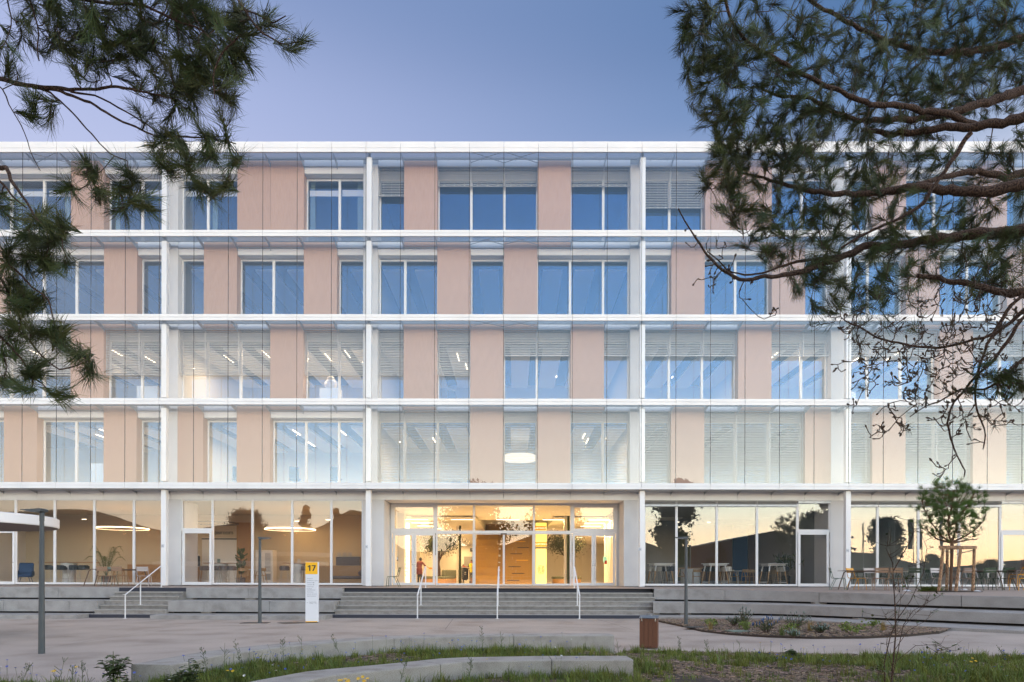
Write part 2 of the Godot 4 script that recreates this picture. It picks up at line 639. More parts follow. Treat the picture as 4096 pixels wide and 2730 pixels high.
func setting() -> void:
	# ground to the horizon
	var g := MB.new()
	var xs := [-900.0, -300.0, -100.0, -40.0, -20.0, 0.0, 4.0, 5.0, 6.0, 7.0, 8.0, 9.0, 10.0, 11.0, 20.0, 40.0, 100.0, 300.0, 900.0]
	var zs := [-900.0, -200.0, -30.0, 0.0, 8.0, 12.0, 16.0, 20.0, 24.0, 32.0, 60.0, 150.0, 900.0]
	for i in xs.size() - 1:
		for j in zs.size() - 1:
			var f := func(x, z): return Vector3(x, rise(x) if z > -5.0 and z < 100.0 and x < 100.0 else 0.0, z)
			g.poly([f.call(xs[i], zs[j]), f.call(xs[i + 1], zs[j]), f.call(xs[i + 1], zs[j + 1]), f.call(xs[i], zs[j + 1])], Vector3.UP)
	ground_piece("pavement", g.mesh(), mat.paving)
	# joints cut in the paving
	for e in [[-2.35, 26.0, -2.1, 20.5], [3.1, 26.0, 3.55, 20.5], [-11.0, 25.4, -10.2, 14.5]]:
		var w := MB.new()
		var a := Vector3(e[0], 0.004, EYE.z - e[1])
		var b := Vector3(e[2], 0.004, EYE.z - e[3])
		w.poly([a, a + Vector3(0.012, 0, 0), b + Vector3(0.012, 0, 0), b], Vector3.UP)
		ground_piece("paving_joint", w.mesh(), mat.riser)
	# planted ground
	var s := MB.new()
	var x := -26.0
	while x < 26.0:
		var x2 := x + 0.25
		var rows := [0.0, 0.15, 0.4, 0.8, 1.3, 2.0, 3.0, 4.5, 7.0, 12.0]
		for r in rows.size() - 1:
			var q := []
			for c in [[x, r], [x2, r], [x2, r + 1], [x, r + 1]]:
				var d: float = lawn_depth(c[0]) - rows[c[1]]
				q.append(Vector3(c[0], lawn_y(c[0], d) - (0.02 if c[1] == 0 else 0.0), EYE.z - d))
			s.poly(q, Vector3.UP)
		x = x2
	ground_piece("planted_ground", s.mesh(), mat.soil)
	# terrace floor
	var t := MB.new()
	var line := edge_line(-40.0, 30.0, 0.5)
	for i in line.size() - 1:
		var q2 := []
		for p in [line[i], line[i + 1]]:
			q2.append(Vector3(p.x, 1.13 - 0.06 * smoothstep(6.0, 14.0, p.x), p.y - 0.06))
		t.poly([q2[0], q2[1], Vector3(line[i + 1].x, FLOOR - 0.012, -3.2), Vector3(line[i].x, FLOOR - 0.012, -3.2)], Vector3.UP)
	ground_piece("terrace_floor", t.mesh(), mat.terrace)
	# stepped concrete seating under the terrace
	var runs := [[-34.0, -16.2, "long straight run of concrete seating tiers beside the narrow side stairs, far from the lobby"], [-13.45, -7.0, "short run of concrete seating tiers between the narrow stairs and the wide entrance stairs"], [5.62, 27.0, "curved concrete seating tiers sweeping round below the cafe terrace"]]
	for run in runs:
		var o := thing("concrete_seating", run[2], "seating tiers", Vector3.ZERO, 0.0, "concrete tiers below the terrace")
		for tier in 3:
			var a: float = run[0]
			var joint := [2.55, 2.55, 3.6][tier] as float
			var a0 := a
			var first := true
			while a < run[1] - 0.01:
				var b := minf(a + joint * (0.55 if first and tier == 1 else 1.0), run[1])
				first = false
				if run[1] - b < 0.6:
					b = run[1]
				var base := edge_line(a + 0.006, b - 0.006, 0.45)
				var m := MB.new()
				var f0 := off_line(base, [0.0, 1.45, 2.75][tier], [0.0, 1.7, 3.4][tier])
				var f1 := off_line(base, [-0.55, -0.35, 1.05][tier], [-0.55, -0.3, 1.3][tier])
				var pr := []
				for i in base.size():
					var w := smoothstep(5.0, 14.0, base[i].x)
					var top: float = [lerpf(1.13, 1.07, w), lerpf(0.635, 0.67, w), lerpf(0.15, 0.325, w)][tier]
					var bot: float = [lerpf(0.70, 0.745, w), lerpf(0.215, 0.395, w), -0.1][tier]
					var ch := 0.012
					var dir: Vector2 = (f0[i] - f1[i]).normalized()
					var fb: Vector2 = f0[i] - dir * ch
					pr.append([Vector3(f1[i].x, bot, f1[i].y), Vector3(f1[i].x, top, f1[i].y), Vector3(fb.x, top, fb.y), Vector3(f0[i].x, top - ch, f0[i].y), Vector3(f0[i].x, bot, f0[i].y)])
				for i in pr.size() - 1:
					var mid: Vector3 = (pr[i][0] + pr[i][3]) * 0.5
					for k in 5:
						var k2 := (k + 1) % 5
						m.poly([pr[i][k], pr[i + 1][k], pr[i + 1][k2], pr[i][k2]], (pr[i][k] + pr[i][k2]) * 0.5 - mid)
				for e in [[0, pr[0][0] - pr[1][0]], [-1, pr[-1][0] - pr[-2][0]]]:
					m.poly([pr[e[0]][0], pr[e[0]][1], pr[e[0]][2], pr[e[0]][3], pr[e[0]][4]], e[1])
				part(o, "concrete_block", m.mesh(), mat.concrete)
				if tier < 2 and rng.randf() < 0.75:   # a pad under the block
					var f2 := off_line(base, [-0.04, 1.39][tier], [-0.04, 1.64][tier])
					var w2 := smoothstep(5.0, 14.0, f2[0].x)
					var pb: float = [lerpf(0.635, 0.67, w2), lerpf(0.15, 0.325, w2)][tier]
					var pt: float = [lerpf(0.70, 0.745, w2), lerpf(0.215, 0.395, w2)][tier]
					var at: Vector2 = f2[0] + Vector2(0.05, 0.0)
					slab(o, "support_pad", Vector3(at.x - 0.2, pb, at.y - 0.4), Vector3(at.x + 0.2, pt - 0.002, at.y - 0.01), mat.concrete_warm)
				a = b
			# near-black sheet behind the gap, painted as its shade
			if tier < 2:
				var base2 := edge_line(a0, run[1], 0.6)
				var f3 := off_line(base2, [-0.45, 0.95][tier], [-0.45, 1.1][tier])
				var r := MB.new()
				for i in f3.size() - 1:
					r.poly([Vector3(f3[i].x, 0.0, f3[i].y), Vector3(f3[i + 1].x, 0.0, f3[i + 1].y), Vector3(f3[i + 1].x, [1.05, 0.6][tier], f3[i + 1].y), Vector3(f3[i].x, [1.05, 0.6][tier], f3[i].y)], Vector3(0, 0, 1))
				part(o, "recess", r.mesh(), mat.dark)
	# stairs
	stairs("entrance_stairs", "wide pale concrete stairs up to the lobby doors with dark top and bottom risers", -7.0, 5.62, 1.65, 0.3)
	stairs("side_stairs", "narrow concrete stairs with one white handrail left of the yellow number sign", -16.2, -13.45, 1.78, 0.33)
	handrail(Vector3(-3.72, 0, 3.6), 3.6 - 1.25, "white handrail on the wide stairs before the person in the red tunic")
	handrail(Vector3(-0.67, 0, 3.6), 3.6 - 1.25, "white handrail in the middle of the wide entrance stairs")
	handrail(Vector3(2.47, 0, 3.6), 3.6 - 1.25, "white handrail on the wide stairs nearest the wooden litter bin")
	handrail(Vector3(-14.6, 0, 4.15), 4.15 - 1.55, "lone white handrail on the narrow side stairs")


func stairs(nm: String, label: String, xa: float, xb: float, ztop: float, run: float) -> void:
	var o := thing(nm, label, "stairs")
	for k in 7:
		var top: float = 0.138 + (1.13 - 0.138) * k / 6.0
		var z := ztop + run * (6 - k)
		var bot := top - (0.138 if k == 0 else 0.1653)
		slab(o, "step", Vector3(xa, -0.05 if k == 0 else bot - 0.04, ztop - 1.0), Vector3(xb, top, z), [mat.concrete, mat.concrete_warm, mat.concrete_dark, mat.concrete_warm, mat.concrete_dark, mat.concrete_dark, mat.concrete_warm][k], 0.008)  # differing concrete tones, darkened to stand in for shade between steps
		if k > 0 and k < 6:
			slab(o, "nosing", Vector3(xa - 0.004, top - 0.05, z - 0.05), Vector3(xb + 0.004, top + 0.002, z + 0.03), mat.concrete_pale, 0.007)  # paler colour stands in for the light along each step edge
		if k == 0 or k == 6:
			slab(o, "riser_strip", Vector3(xa + 0.002, bot + 0.004, z + 0.002), Vector3(xb - 0.002, top - 0.006, z + 0.007), mat.riser)


func handrail(foot: Vector3, back: float, label: String) -> void:
	var o := thing("handrail", label, "handrail", foot, 0.0, "white steel handrails on the stairs")
	var h := 0.89
	var mid := back * 0.40
	var up := 1.13
	var pts := [[0.0, 0.0], [mid, 0.138 + 0.165 * 2.0], [back, up]]
	for i in 3:
		var rail_y: float = [h, h + 0.02 + (up - 0.02) * (mid - 0.08) / (back - 0.16), up + h][i]
		part(o, "post", bx(Vector3(0.045, rail_y - pts[i][1], 0.012), 0.002), mat.frame, Vector3(0, (rail_y + pts[i][1]) * 0.5, -pts[i][0]))
		part(o, "foot_plate", bx(Vector3(0.14, 0.008, 0.08)), mat.frame, Vector3(0, pts[i][1] + 0.004, -pts[i][0]))
	var a := Vector3(0, h + 0.005, 0.0)
	var b := Vector3(0, up + h + 0.005, -back)
	var r := MB.new()
	r.box((a + b) * 0.5, Vector3(0.05, 0.012, (b - a).length()), Basis(Vector3.RIGHT, atan2(b.y - a.y, back)))
	r.box(a + Vector3(0, 0.001, 0.06), Vector3(0.05, 0.012, 0.14))
	r.box(b + Vector3(0, 0.001, -0.05), Vector3(0.05, 0.012, 0.12))
	part(o, "rail", r.mesh(), mat.frame)


# ---------------------------------------------------------------- the office building
const PIERS := [-4, 4, 10, 18, 24, 30]
const KA := -4
const KB := 33


func kind_at(f: int, k: int) -> String:
	# from the photograph, module by module
	var wood: Array = [[-1, 2, 4, 6, 13, 15, 19, 23, 25, 28, 31], [1, 7, 11, 13, 16, 21, 27, 30, -3], [-2, 2, 5, 8, 12, 14, 19, 22, 26, 29, 32], [1, 6, 7, 11, 15, 20, 21, 25, 28, 32, -3]][f]
	if k in wood:
		return "W"
	match f:
		0: return "b" if k >= 10 else "g"
		1: return "b"
		3: return "b" if k in [10, 12, 13, 14, 16, 17, 18, 19] else "g"
	return "g"


func blind_drop(f: int, k: int) -> float:
	match f:
		0: return 3.0 if k < 18 else 3.26
		1: return 1.98 if k < 14 else 1.1
		3: return 1.22 if k == 10 else (1.76 if k >= 18 else 0.78)
	return 0.0


func building() -> void:
	bld = thing("office_building", "long five-storey white office building with timber panels behind glass screens", "building")
	var groove := MB.new()
	var L := MOD - 0.012
	groove.bev(Vector3(0, 0.066, -0.03), Vector3(L, 0.132, 0.06), 0.004)
	groove.bev(Vector3(0, 0.206, -0.03), Vector3(L, 0.128, 0.06), 0.004)
	groove.box(Vector3(0, 0.137, -0.04), Vector3(L, 0.02, 0.03))
	var fascia := groove.mesh()
	var cop := MB.new()
	cop.bev(Vector3(0, 0.085, -0.03), Vector3(L, 0.17, 0.06), 0.004)
	cop.bev(Vector3(0, 0.275, -0.03), Vector3(L, 0.196, 0.06), 0.004)
	cop.box(Vector3(0, 0.19, -0.045), Vector3(L, 0.38, 0.03))
	var top_fascia := cop.mesh()
	# grating
	var gr := MB.new()
	for i in 8:
		gr.box(Vector3(0, 0, -0.10 - i * 0.088), Vector3(MOD - 0.02, 0.03, 0.006))
	for i in 22:
		gr.box(Vector3(-0.72 + i * 0.0686, 0, -0.41), Vector3(0.006, 0.028, 0.64))
	gr.box(Vector3(0, -0.01, -0.73), Vector3(MOD - 0.01, 0.06, 0.01))
	for i in 2:
		gr.box(Vector3(-0.25 + i * 0.75, -0.05, -0.72), Vector3(0.02, 0.07, 0.03))
	var grating := gr.mesh()
	var br := MB.new()
	br.prism(PackedVector2Array([Vector2(0, 0.02), Vector2(-0.98, 0.02), Vector2(-0.98, -0.24), Vector2(-0.93, -0.26), Vector2(-0.88, -0.20), Vector2(-0.05, -0.03)]), -0.006, 0.006, Transform3D(Basis(Vector3(0, 0, -1), Vector3.UP, Vector3.RIGHT).inverse(), Vector3.ZERO))
	var bracket := br.mesh()
	for b in 5:
		var y: float = BANDS[b]
		for k in range(KA, KB):
			var x := gx(k + 0.5)
			part(bld, "fascia_panel", top_fascia if b == 4 else fascia, mat.white, Vector3(x, y, 0))
			if b > 0:
				part(bld, "walkway_grating", grating, mat.steel, Vector3(x, y + 0.14, 0))
			part(bld, "bracket", bracket, mat.steel, Vector3(gx(k), y + 0.10, -0.07))
		# what carries the band
		slab(bld, "floor_slab", Vector3(gx(KA), y + 0.05, -14.0), Vector3(gx(KB), y + 0.26, -1.02), mat.inside_grey)
		slab(bld, "band_lining", Vector3(gx(KA), y + 0.02, -0.075), Vector3(gx(KB), y + 0.25, -0.062), mat.seal)
	# diagonal rods under the walkways
	for b in [4, 3, 2]:
		for k in [0, 13, 14, 24]:
			for s in [0, 1]:
				var m := MB.new()
				m.rod(Vector3(gx(k + s), BANDS[b] + 0.08, -0.1), Vector3(gx(k + 1 - s), BANDS[b] + 0.06 + 0.015 * s, -0.9), 0.016)
				part(bld, "brace", m.mesh(), mat.steel)
	# coping and roof
	for k in range(KA, KB, 2):
		slab(bld, "coping", Vector3(gx(k) + 0.006, BANDS[4] + 0.388, -0.13), Vector3(gx(k + 2) - 0.006, BANDS[4] + 0.47, -0.03), mat.white, 0.004)
	slab(bld, "roof", Vector3(gx(KA), BANDS[4] + 0.27, -14.0), Vector3(gx(KB), BANDS[4] + 0.4, -1.02), mat.inside_grey)
	# glass screens between the bands
	for b in 4:
		var y0: float = BANDS[b] + 0.275
		var y1: float = BANDS[b + 1] - 0.004
		for k in range(KA, KB):
			part(bld, "glass_screen", bx(Vector3(MOD - 0.022, y1 - y0, 0.012)), mat.screen_glass, Vector3(gx(k + 0.5), (y0 + y1) * 0.5, -0.03))
			part(bld, "screen_joint", bx(Vector3(0.016, y1 - y0, 0.02)), mat.seal, Vector3(gx(k), (y0 + y1) * 0.5, -0.032))
	# outer columns and piers
	for k in PIERS:
		for b in 5:
			var y0: float = FLOOR - 0.02 if b == 0 else BANDS[b - 1] + 0.36
			var y1: float = BANDS[b] - 0.10 if b else BANDS[0] - 0.02
			var zz := Vector2(-0.46, -0.22)
			slab(bld, "column", Vector3(gx(k) - 0.02, y0, zz.x), Vector3(gx(k) + 0.2, y1, zz.y), mat.white, 0.008)
			slab(bld, "column_fixing", Vector3(gx(k) + 0.05, y1, -0.40), Vector3(gx(k) + 0.13, y1 + 0.26, -0.27), mat.steel)
			if b:
				slab(bld, "pier", Vector3(gx(k) - 0.33, BANDS[b - 1] - 0.05, -1.7), Vector3(gx(k) + 0.33, BANDS[b] + 0.05, -0.98), mat.render)
	upper_floors()
	ground_floor()
	# end walls, back wall
	for s in [KA, KB]:
		slab(bld, "end_wall", Vector3(gx(s) - 0.15, -0.1, -14.0), Vector3(gx(s) + 0.15, BANDS[4] + 0.3, -1.0), mat.render)
	slab(bld, "rear_wall", Vector3(gx(KA), BANDS[0], -14.3), Vector3(gx(KB), BANDS[4] + 0.4, -14.0), mat.render)


func window(f: int, k: int, xa: float, xb: float, y0: float, y1: float) -> void:
	var z := -1.43
	var w := xb - xa
	var key := "win %.3f %.3f" % [w, y1 - y0]
	if not meshes.has(key):
		var m := MB.new()
		var h := y1 - y0
		var t := 0.055
		m.bev(Vector3(-w / 2 + t / 2, 0, 0), Vector3(t, h, 0.10), 0.006)
		m.bev(Vector3(w / 2 - t / 2, 0, 0), Vector3(t, h, 0.10), 0.006)
		m.bev(Vector3(0, h / 2 - t / 2, 0), Vector3(w - 2 * t, t, 0.098), 0.006)
		m.bev(Vector3(0, -h / 2 + 0.05, 0), Vector3(w - 2 * t, 0.10, 0.098), 0.006)
		meshes[key] = m.mesh()
	var o := part(bld, "window", meshes[key], mat.frame, Vector3((xa + xb) * 0.5, (y0 + y1) * 0.5, z))
	var q := MB.new()
	var hw := (w - 0.108) / 2
	var hh := (y1 - y0 - 0.153) / 2
	q.poly([Vector3(-hw, -hh, 0), Vector3(hw, -hh, 0), Vector3(hw, hh, 0), Vector3(-hw, hh, 0)], Vector3(0, 0, 1))
	part(o, "pane", q.mesh(), mat.pane_glass, Vector3(0, 0.0225, 0.012))
	part(o, "coating", q.mesh(), mat.coat_blue, Vector3(0, 0.0225, -0.004))


func upper_floors() -> void:
	for f in 4:
		var yb: float = BANDS[f]
		var T: float = BANDS[f + 1]
		for k in range(KA, KB):
			var xa := gx(k)
			var xb := gx(k + 1)
			if k in PIERS:
				xa += 0.335
			if k + 1 in PIERS:
				xb -= 0.335
			var kd := kind_at(f, k)
			if kd == "W":
				part(bld, "timber_panel", bx(Vector3(xb - xa - 0.008, T - yb + 0.2, 0.06), 0.003), mat["wood_%d" % ((k * 7 + f * 3) & 3)], Vector3((xa + xb) * 0.5, (T + yb) * 0.5 + 0.1, -0.99))
				slab(bld, "panel_return", Vector3(xa + 0.004, yb, -1.5), Vector3(xb - 0.004, T + 0.2, -1.022), mat["wood_%d" % ((k * 7 + f * 3) & 3)])
				continue
			slab(bld, "lintel_panel", Vector3(xa + 0.003, T - 0.03, -1.06), Vector3(xb - 0.003, T + 0.26, -1.0), mat.lintel)
			window(f, k, xa, xb, yb + 0.12, T - 0.40)
			slab(bld, "window_head", Vector3(xa, T - 0.40, -1.5), Vector3(xb, T - 0.031, -1.42), mat.lintel)
			if kd == "g":
				slab(bld, "blind_box", Vector3(xa + 0.002, T - 0.33, -1.40), Vector3(xb - 0.002, T - 0.055, -1.03), mat.white, 0.006)
				slab(bld, "box_soffit", Vector3(xa + 0.002, T - 0.345, -1.40), Vector3(xb - 0.002, T - 0.332, -1.05), mat.lintel)
			else:
				blind(xa, xb, T - 0.04, blind_drop(f, k), -1.14, (22.0 if k < 18 else 38.0) if f == 0 else 46.0)
	# pale roller blinds hanging a little way down inside some top floor windows
	for k in [-2, -1, 0, 2, 3, 4, 5, 8, 9]:
		if kind_at(3, k) != "W":
			slab(bld, "roller_blind", Vector3(gx(k) + 0.06, BANDS[4] - 1.02, -1.66), Vector3(gx(k + 1) - 0.06, BANDS[4] - 0.76 + 0.03 * (k % 2), -1.64), mat.inside_white)
			slab(bld, "curtain", Vector3(gx(k) + (0.08 if k % 3 else 0.75), BANDS[3] + 0.3, -1.72), Vector3(gx(k) + (0.30 if k % 3 else 0.98), BANDS[4] - 0.1, -1.69), mat.chair_sage)
	# floors and ceilings inside
	for f in 4:
		var T: float = BANDS[f + 1]
		slab(bld, "floor_finish", Vector3(gx(KA), BANDS[f] + 0.262, -10.0), Vector3(gx(KB), BANDS[f] + 0.28, -1.55), mat.inside_floor if f < 2 else mat.inside_dark)  # upper two storeys painted dark as the shade of unlit rooms
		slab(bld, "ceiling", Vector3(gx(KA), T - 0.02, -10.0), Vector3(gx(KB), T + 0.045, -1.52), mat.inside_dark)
		slab(bld, "inner_wall", Vector3(gx(KA), BANDS[f] + 0.27, -10.2), Vector3(gx(KB), T, -10.0), mat.inside_white if f < 2 else mat.inside_dark)  # same dark colour in place of shade on the unlit storeys
		if f < 3:
			for k in range(-1, 32):
				slab(bld, "ceiling_raft", Vector3(gx(k) + 0.3, T - 0.50, -8.8), Vector3(gx(k + 1) - 0.28, T - 0.41, -2.3), mat.raft)
		for k in ([4, 10, 18, 22] if f < 2 else [4, 10, 18, 24]):  # unseen walls, placed to keep light of lit rooms out of dark ones
			slab(bld, "partition", Vector3(gx(k) - 0.06, BANDS[f] + 0.28, -10.0), Vector3(gx(k) + 0.06, T - 0.02, -1.55), mat.inside_white if f < 2 else mat.inside_grey)


func blind(xa: float, xb: float, top: float, drop: float, z: float, tilt: float) -> void:
	var w := xb - xa - 0.05
	var key := "blind %.2f %.2f %.0f" % [w, drop, tilt]
	if not meshes.has(key):
		var m := MB.new()
		var y := -0.05
		var b := Basis(Vector3.RIGHT, deg_to_rad(tilt))
		var c := b * Vector3(0, 0, 0.04)
		while y > -drop:
			for s in [-1.0, 1.0]:   # two slightly bent halves make one slat
				var e: Vector3 = Vector3(0, y, 0) + c * s
				var q := Vector3(0, y + 0.006, 0)
				m.poly([Vector3(-w / 2, e.y, e.z), Vector3(w / 2, e.y, e.z), Vector3(w / 2, q.y, q.z), Vector3(-w / 2, q.y, q.z)], Vector3.UP)
			y -= 0.0745
		for x in [-0.32, 0.0, 0.32]:
			m.box(Vector3(x * w, -drop / 2, 0.035), Vector3(0.006, drop, 0.003))
		for x in [-0.5, 0.5]:
			m.box(Vector3(x * (w + 0.02), -drop / 2, 0), Vector3(0.016, drop, 0.02))
		meshes[key] = m.mesh()
		var r := MB.new()
		r.bev(Vector3(0, -drop - 0.03, 0), Vector3(w, 0.03, 0.08), 0.006)
		for x in [-0.32, 0.0, 0.32]:
			r.box(Vector3(x * w, -drop - 0.03, 0.043), Vector3(0.05, 0.05, 0.01))
		meshes[key + "r"] = r.mesh()
	var o := part(bld, "blind", meshes[key], mat.slat, Vector3((xa + xb) * 0.5, top, z))
	o.set_meta("kind", "stuff")
	part(bld, "blind_rail", meshes[key + "r"], mat.slat, Vector3((xa + xb) * 0.5, top, z))


# a framed glass leaf between two corners in x and y
func leaf(nm: String, xa: float, xb: float, y0: float, y1: float, z: float, t: float, coat: Material, bottom := -1.0) -> MeshInstance3D:
	var w := xb - xa
	var h := y1 - y0
	var bt := t if bottom < 0.0 else bottom
	var m := MB.new()
	m.bev(Vector3(-w / 2 + t / 2, 0, 0), Vector3(t, h, 0.08), 0.005)
	m.bev(Vector3(w / 2 - t / 2, 0, 0), Vector3(t, h, 0.08), 0.005)
	m.bev(Vector3(0, h / 2 - t / 2, 0), Vector3(w - 2 * t, t, 0.078), 0.005)
	m.bev(Vector3(0, -h / 2 + bt / 2, 0), Vector3(w - 2 * t, bt, 0.078), 0.005)
	var o := part(bld, nm, m.mesh(), mat.frame, Vector3((xa + xb) * 0.5, (y0 + y1) * 0.5, z))
	var ph := h - t - bt
	var dy := (bt - t) / 2
	part(o, "pane", bx(Vector3(w - 2 * t, ph, 0.024)), mat.pane_glass, Vector3(0, dy, 0))
	if coat:
		var q := MB.new()
		var hw := w / 2 - t
		q.poly([Vector3(-hw, -ph / 2, 0), Vector3(hw, -ph / 2, 0), Vector3(hw, ph / 2, 0), Vector3(-hw, ph / 2, 0)], Vector3(0, 0, 1))
		part(o, "coating", q.mesh(), coat, Vector3(0, dy, -0.004))
	return o


func door_gear(o: MeshInstance3D, x: float, hinge_x: float, h: float) -> void:
	var m := MB.new()
	m.bev(Vector3(x, 0.0, 0.07), Vector3(0.14, 0.022, 0.02), 0.004)
	m.box(Vector3(x + (0.05 if hinge_x < x else -0.05), 0, 0.055), Vector3(0.022, 0.022, 0.04))
	part(o, "handle", m.mesh(), mat.chrome, Vector3(0, 1.0 - h / 2, 0))
	for y in [0.15, 0.75, 1.4, 2.05]:
		part(o, "hinge", bx(Vector3(0.03, 0.16, 0.03)), mat.frame, Vector3(hinge_x, y - h / 2 + 0.05, 0.05))


func px(p: float, d: float) -> float:
	return (p - 2048.0) / 2731.0 * d - 0.00432 * d


func ground_floor() -> void:
	var z := -1.0
	var d := EYE.z - z
	# panels above the glazing and the underside of the band
	for k in range(KA, KB):
		slab(bld, "lintel_panel", Vector3(gx(k) + 0.006, 5.06, -1.06), Vector3(gx(k + 1) - 0.006, 5.42, -0.985), mat.white, 0.003)
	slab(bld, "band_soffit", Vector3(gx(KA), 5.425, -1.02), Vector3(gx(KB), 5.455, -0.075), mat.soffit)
	slab(bld, "base_strip", Vector3(gx(KA), 0.0, -1.3), Vector3(gx(KB), FLOOR - 0.02, -3.6), mat.concrete_warm)
	var y0 := FLOOR - 0.01
	var y1 := 5.055
	var dt := 3.64
	# piers
	var pier := [[648, 721], [1449, 1535], [2495.2, 2574], [3318, 3396], [-700, -600], [4560, 4640]]
	for p in pier:
		slab(bld, "pier", Vector3(px(p[0], d), y0, -2.6), Vector3(px(p[1], d), 5.058, -0.99), mat.render)
	# glazing: [left, right, kind]; x of the joints taken from the photograph's proportions
	var runs := [
		[[-600, -440, -280, -120], 0], [[52, 209.4, 368.9, 528.3, 648], 0], [[845, 1005.5, 1165, 1322.7, 1449], 0],
		[[2577, 2706, 2867, 3027.7, 3189], 1], [[3396, 3509, 3672, 3834, 3998], 1], [[4160, 4320, 4480, 4560], 1]]
	for r in runs:
		var e: Array = r[0]
		for i in e.size() - 1:
			leaf("shop_window", px(e[i], d) + 0.002, px(e[i + 1], d) - 0.002, y0 + 0.03, y1, z - 0.06, 0.05, mat.coat_mirror if r[1] else mat.coat_clear, 0.085)
			if r[1]:
				short_blind(px(e[i], d) + 0.01, px(e[i + 1], d) - 0.01, y1, z + 0.02, 0.28)
	for q in [[-120, 52, 0], [721, 845, 0], [3189, 3318, 1], [3998, 4160, 1]]:
		var xa := px(q[0], d) + 0.002
		var xb := px(q[1], d) - 0.002
		var cm: Material = mat.coat_mirror if q[2] else mat.coat_clear
		leaf("transom_window", xa, xb, dt + 0.07, y1, z - 0.06, 0.05, cm)
		slab(bld, "transom", Vector3(xa, dt, z - 0.1), Vector3(xb, dt + 0.068, z - 0.015), mat.frame)
		var dr := leaf("glass_door", xa + 0.03, xb - 0.03, y0 + 0.015, dt - 0.005, z - 0.055, 0.105, cm, 0.13)
		var w := xb - xa - 0.06
		door_gear(dr, (w / 2 - 0.09) * (1.0 if q[2] == 0 else -1.0), (-w / 2 + 0.01) * (1.0 if q[2] == 0 else -1.0), dt - y0 - 0.02)
		if q[2]:
			short_blind(xa, xb, y1, z + 0.02, 0.13)
	# entrance recess
	var zr := -2.5
	var dd := EYE.z - zr
	var ex := [1566.0, 1745.0, 1895.0, 2134.8, 2284.5, 2465.0]
	var X := []
	for p in ex:
		X.append(px(p, dd))
	for i in 5:
		var soff := slab(bld, "recess_soffit", Vector3(px(1535, d) + 2.21 * i, 5.062, zr - 0.1), Vector3(px(1535, d) + 2.21 * (i + 1) - 0.012, 5.10, -1.065), mat.white)
		soff.rotation.x = 0.0
	slab(bld, "recess_head", Vector3(X[0], 5.0, zr - 0.08), Vector3(X[5], 5.06, zr + 0.06), mat.lintel)
	var tr := 3.70
	for i in 5:
		var xa: float = X[i]
		var xb: float = X[i + 1]
		var side := i == 0 or i == 4
		leaf("transom_window", xa + 0.02, xb - 0.02, tr + 0.05, 5.0, zr, 0.13 if side else 0.03, mat.coat_clear if not side else null)
		slab(bld, "transom", Vector3(xa + 0.02, tr - 0.05, zr - 0.06), Vector3(xb - 0.02, tr + 0.048, zr + 0.05), mat.frame)
		if side:
			var mid := (xa + xb) * 0.5
			for s in 2:
				var a := xa + 0.06 if s == 0 else mid + 0.004
				var b := mid - 0.004 if s == 0 else xb - 0.06
				var dr := leaf("entrance_door", a, b, y0 + 0.01, tr - 0.055, zr + 0.01, 0.105, null, 0.13)
				var w := b - a
				door_gear(dr, (w / 2 - 0.06) * (1 if s == 0 else -1), (-w / 2 + 0.005) * (1 if s == 0 else -1), tr - y0)
				if (i == 0 and s == 1) or (i == 4 and s == 1):
					var bar := MB.new()
					bar.rod(Vector3(-w / 2 + 0.06, -0.95, 0.09), Vector3(-w / 2 + 0.06, 1.0, 0.09), 0.014, 8)
					part(dr, "pull_bar", bar.mesh(), mat.chrome)
		elif i == 2:
			var mid2 := (xa + xb) * 0.5
			leaf("sliding_door", xa + 0.03, mid2 - 0.003, y0 + 0.01, tr - 0.055, zr - 0.05, 0.045, mat.coat_clear)
			leaf("sliding_door", mid2 + 0.003, xb - 0.03, y0 + 0.01, tr - 0.055, zr - 0.05, 0.045, mat.coat_clear)
			slab(bld, "door_sensor", Vector3(mid2 - 0.14, tr - 0.10, zr + 0.052), Vector3(mid2 + 0.14, tr - 0.05, zr + 0.10), mat.seal, 0.008)
		else:
			leaf("shop_window", xa + 0.03, xb - 0.03, y0 + 0.01, tr - 0.055, zr, 0.03, null, 0.09)
	for i in 6:
		slab(bld, "mullion", Vector3(X[i] - 0.025 + (0.0 if i else 0.0), y0, zr - 0.07), Vector3(X[i] + 0.025, 5.0, zr + 0.055), mat.frame)
	for s in [[px(1535, d) + 0.001, X[0] - 0.02], [X[5] + 0.02, px(2495.2, d) - 0.001]]:
		slab(bld, "recess_reveal", Vector3(s[0], y0, zr - 0.05), Vector3(s[1], 5.06, zr + 0.02), mat.render)


func short_blind(xa: float, xb: float, top: float, z: float, drop: float) -> void:
	var m := MB.new()
	var w := xb - xa
	var y := -0.03
	while y > -drop + 0.1:
		m.box(Vector3(0, y, 0), Vector3(w, 0.006, 0.075), Basis(Vector3.RIGHT, 0.5))
		y -= 0.055
	var rail := MB.new()
	rail.bev(Vector3(0, -drop + 0.05, 0), Vector3(w, 0.10, 0.08), 0.006)
	part(bld, "raised_blind_rail", rail.mesh(), mat.steel, Vector3((xa + xb) * 0.5, top, z))
	for x in [-0.33, 0.0, 0.33]:
		m.box(Vector3(x * w, -drop + 0.055, 0.042), Vector3(0.045, 0.06, 0.01))
		m.box(Vector3(x * w, -drop / 2, 0.0395), Vector3(0.008, drop, 0.003))
	part(bld, "raised_blind", m.mesh(), mat.slat_grey, Vector3((xa + xb) * 0.5, top, z))


# ---------------------------------------------------------------- furniture makers
func yy(p: float, d: float) -> float:
	return EYE.y + (2312.0 - p) / 2731.0 * d


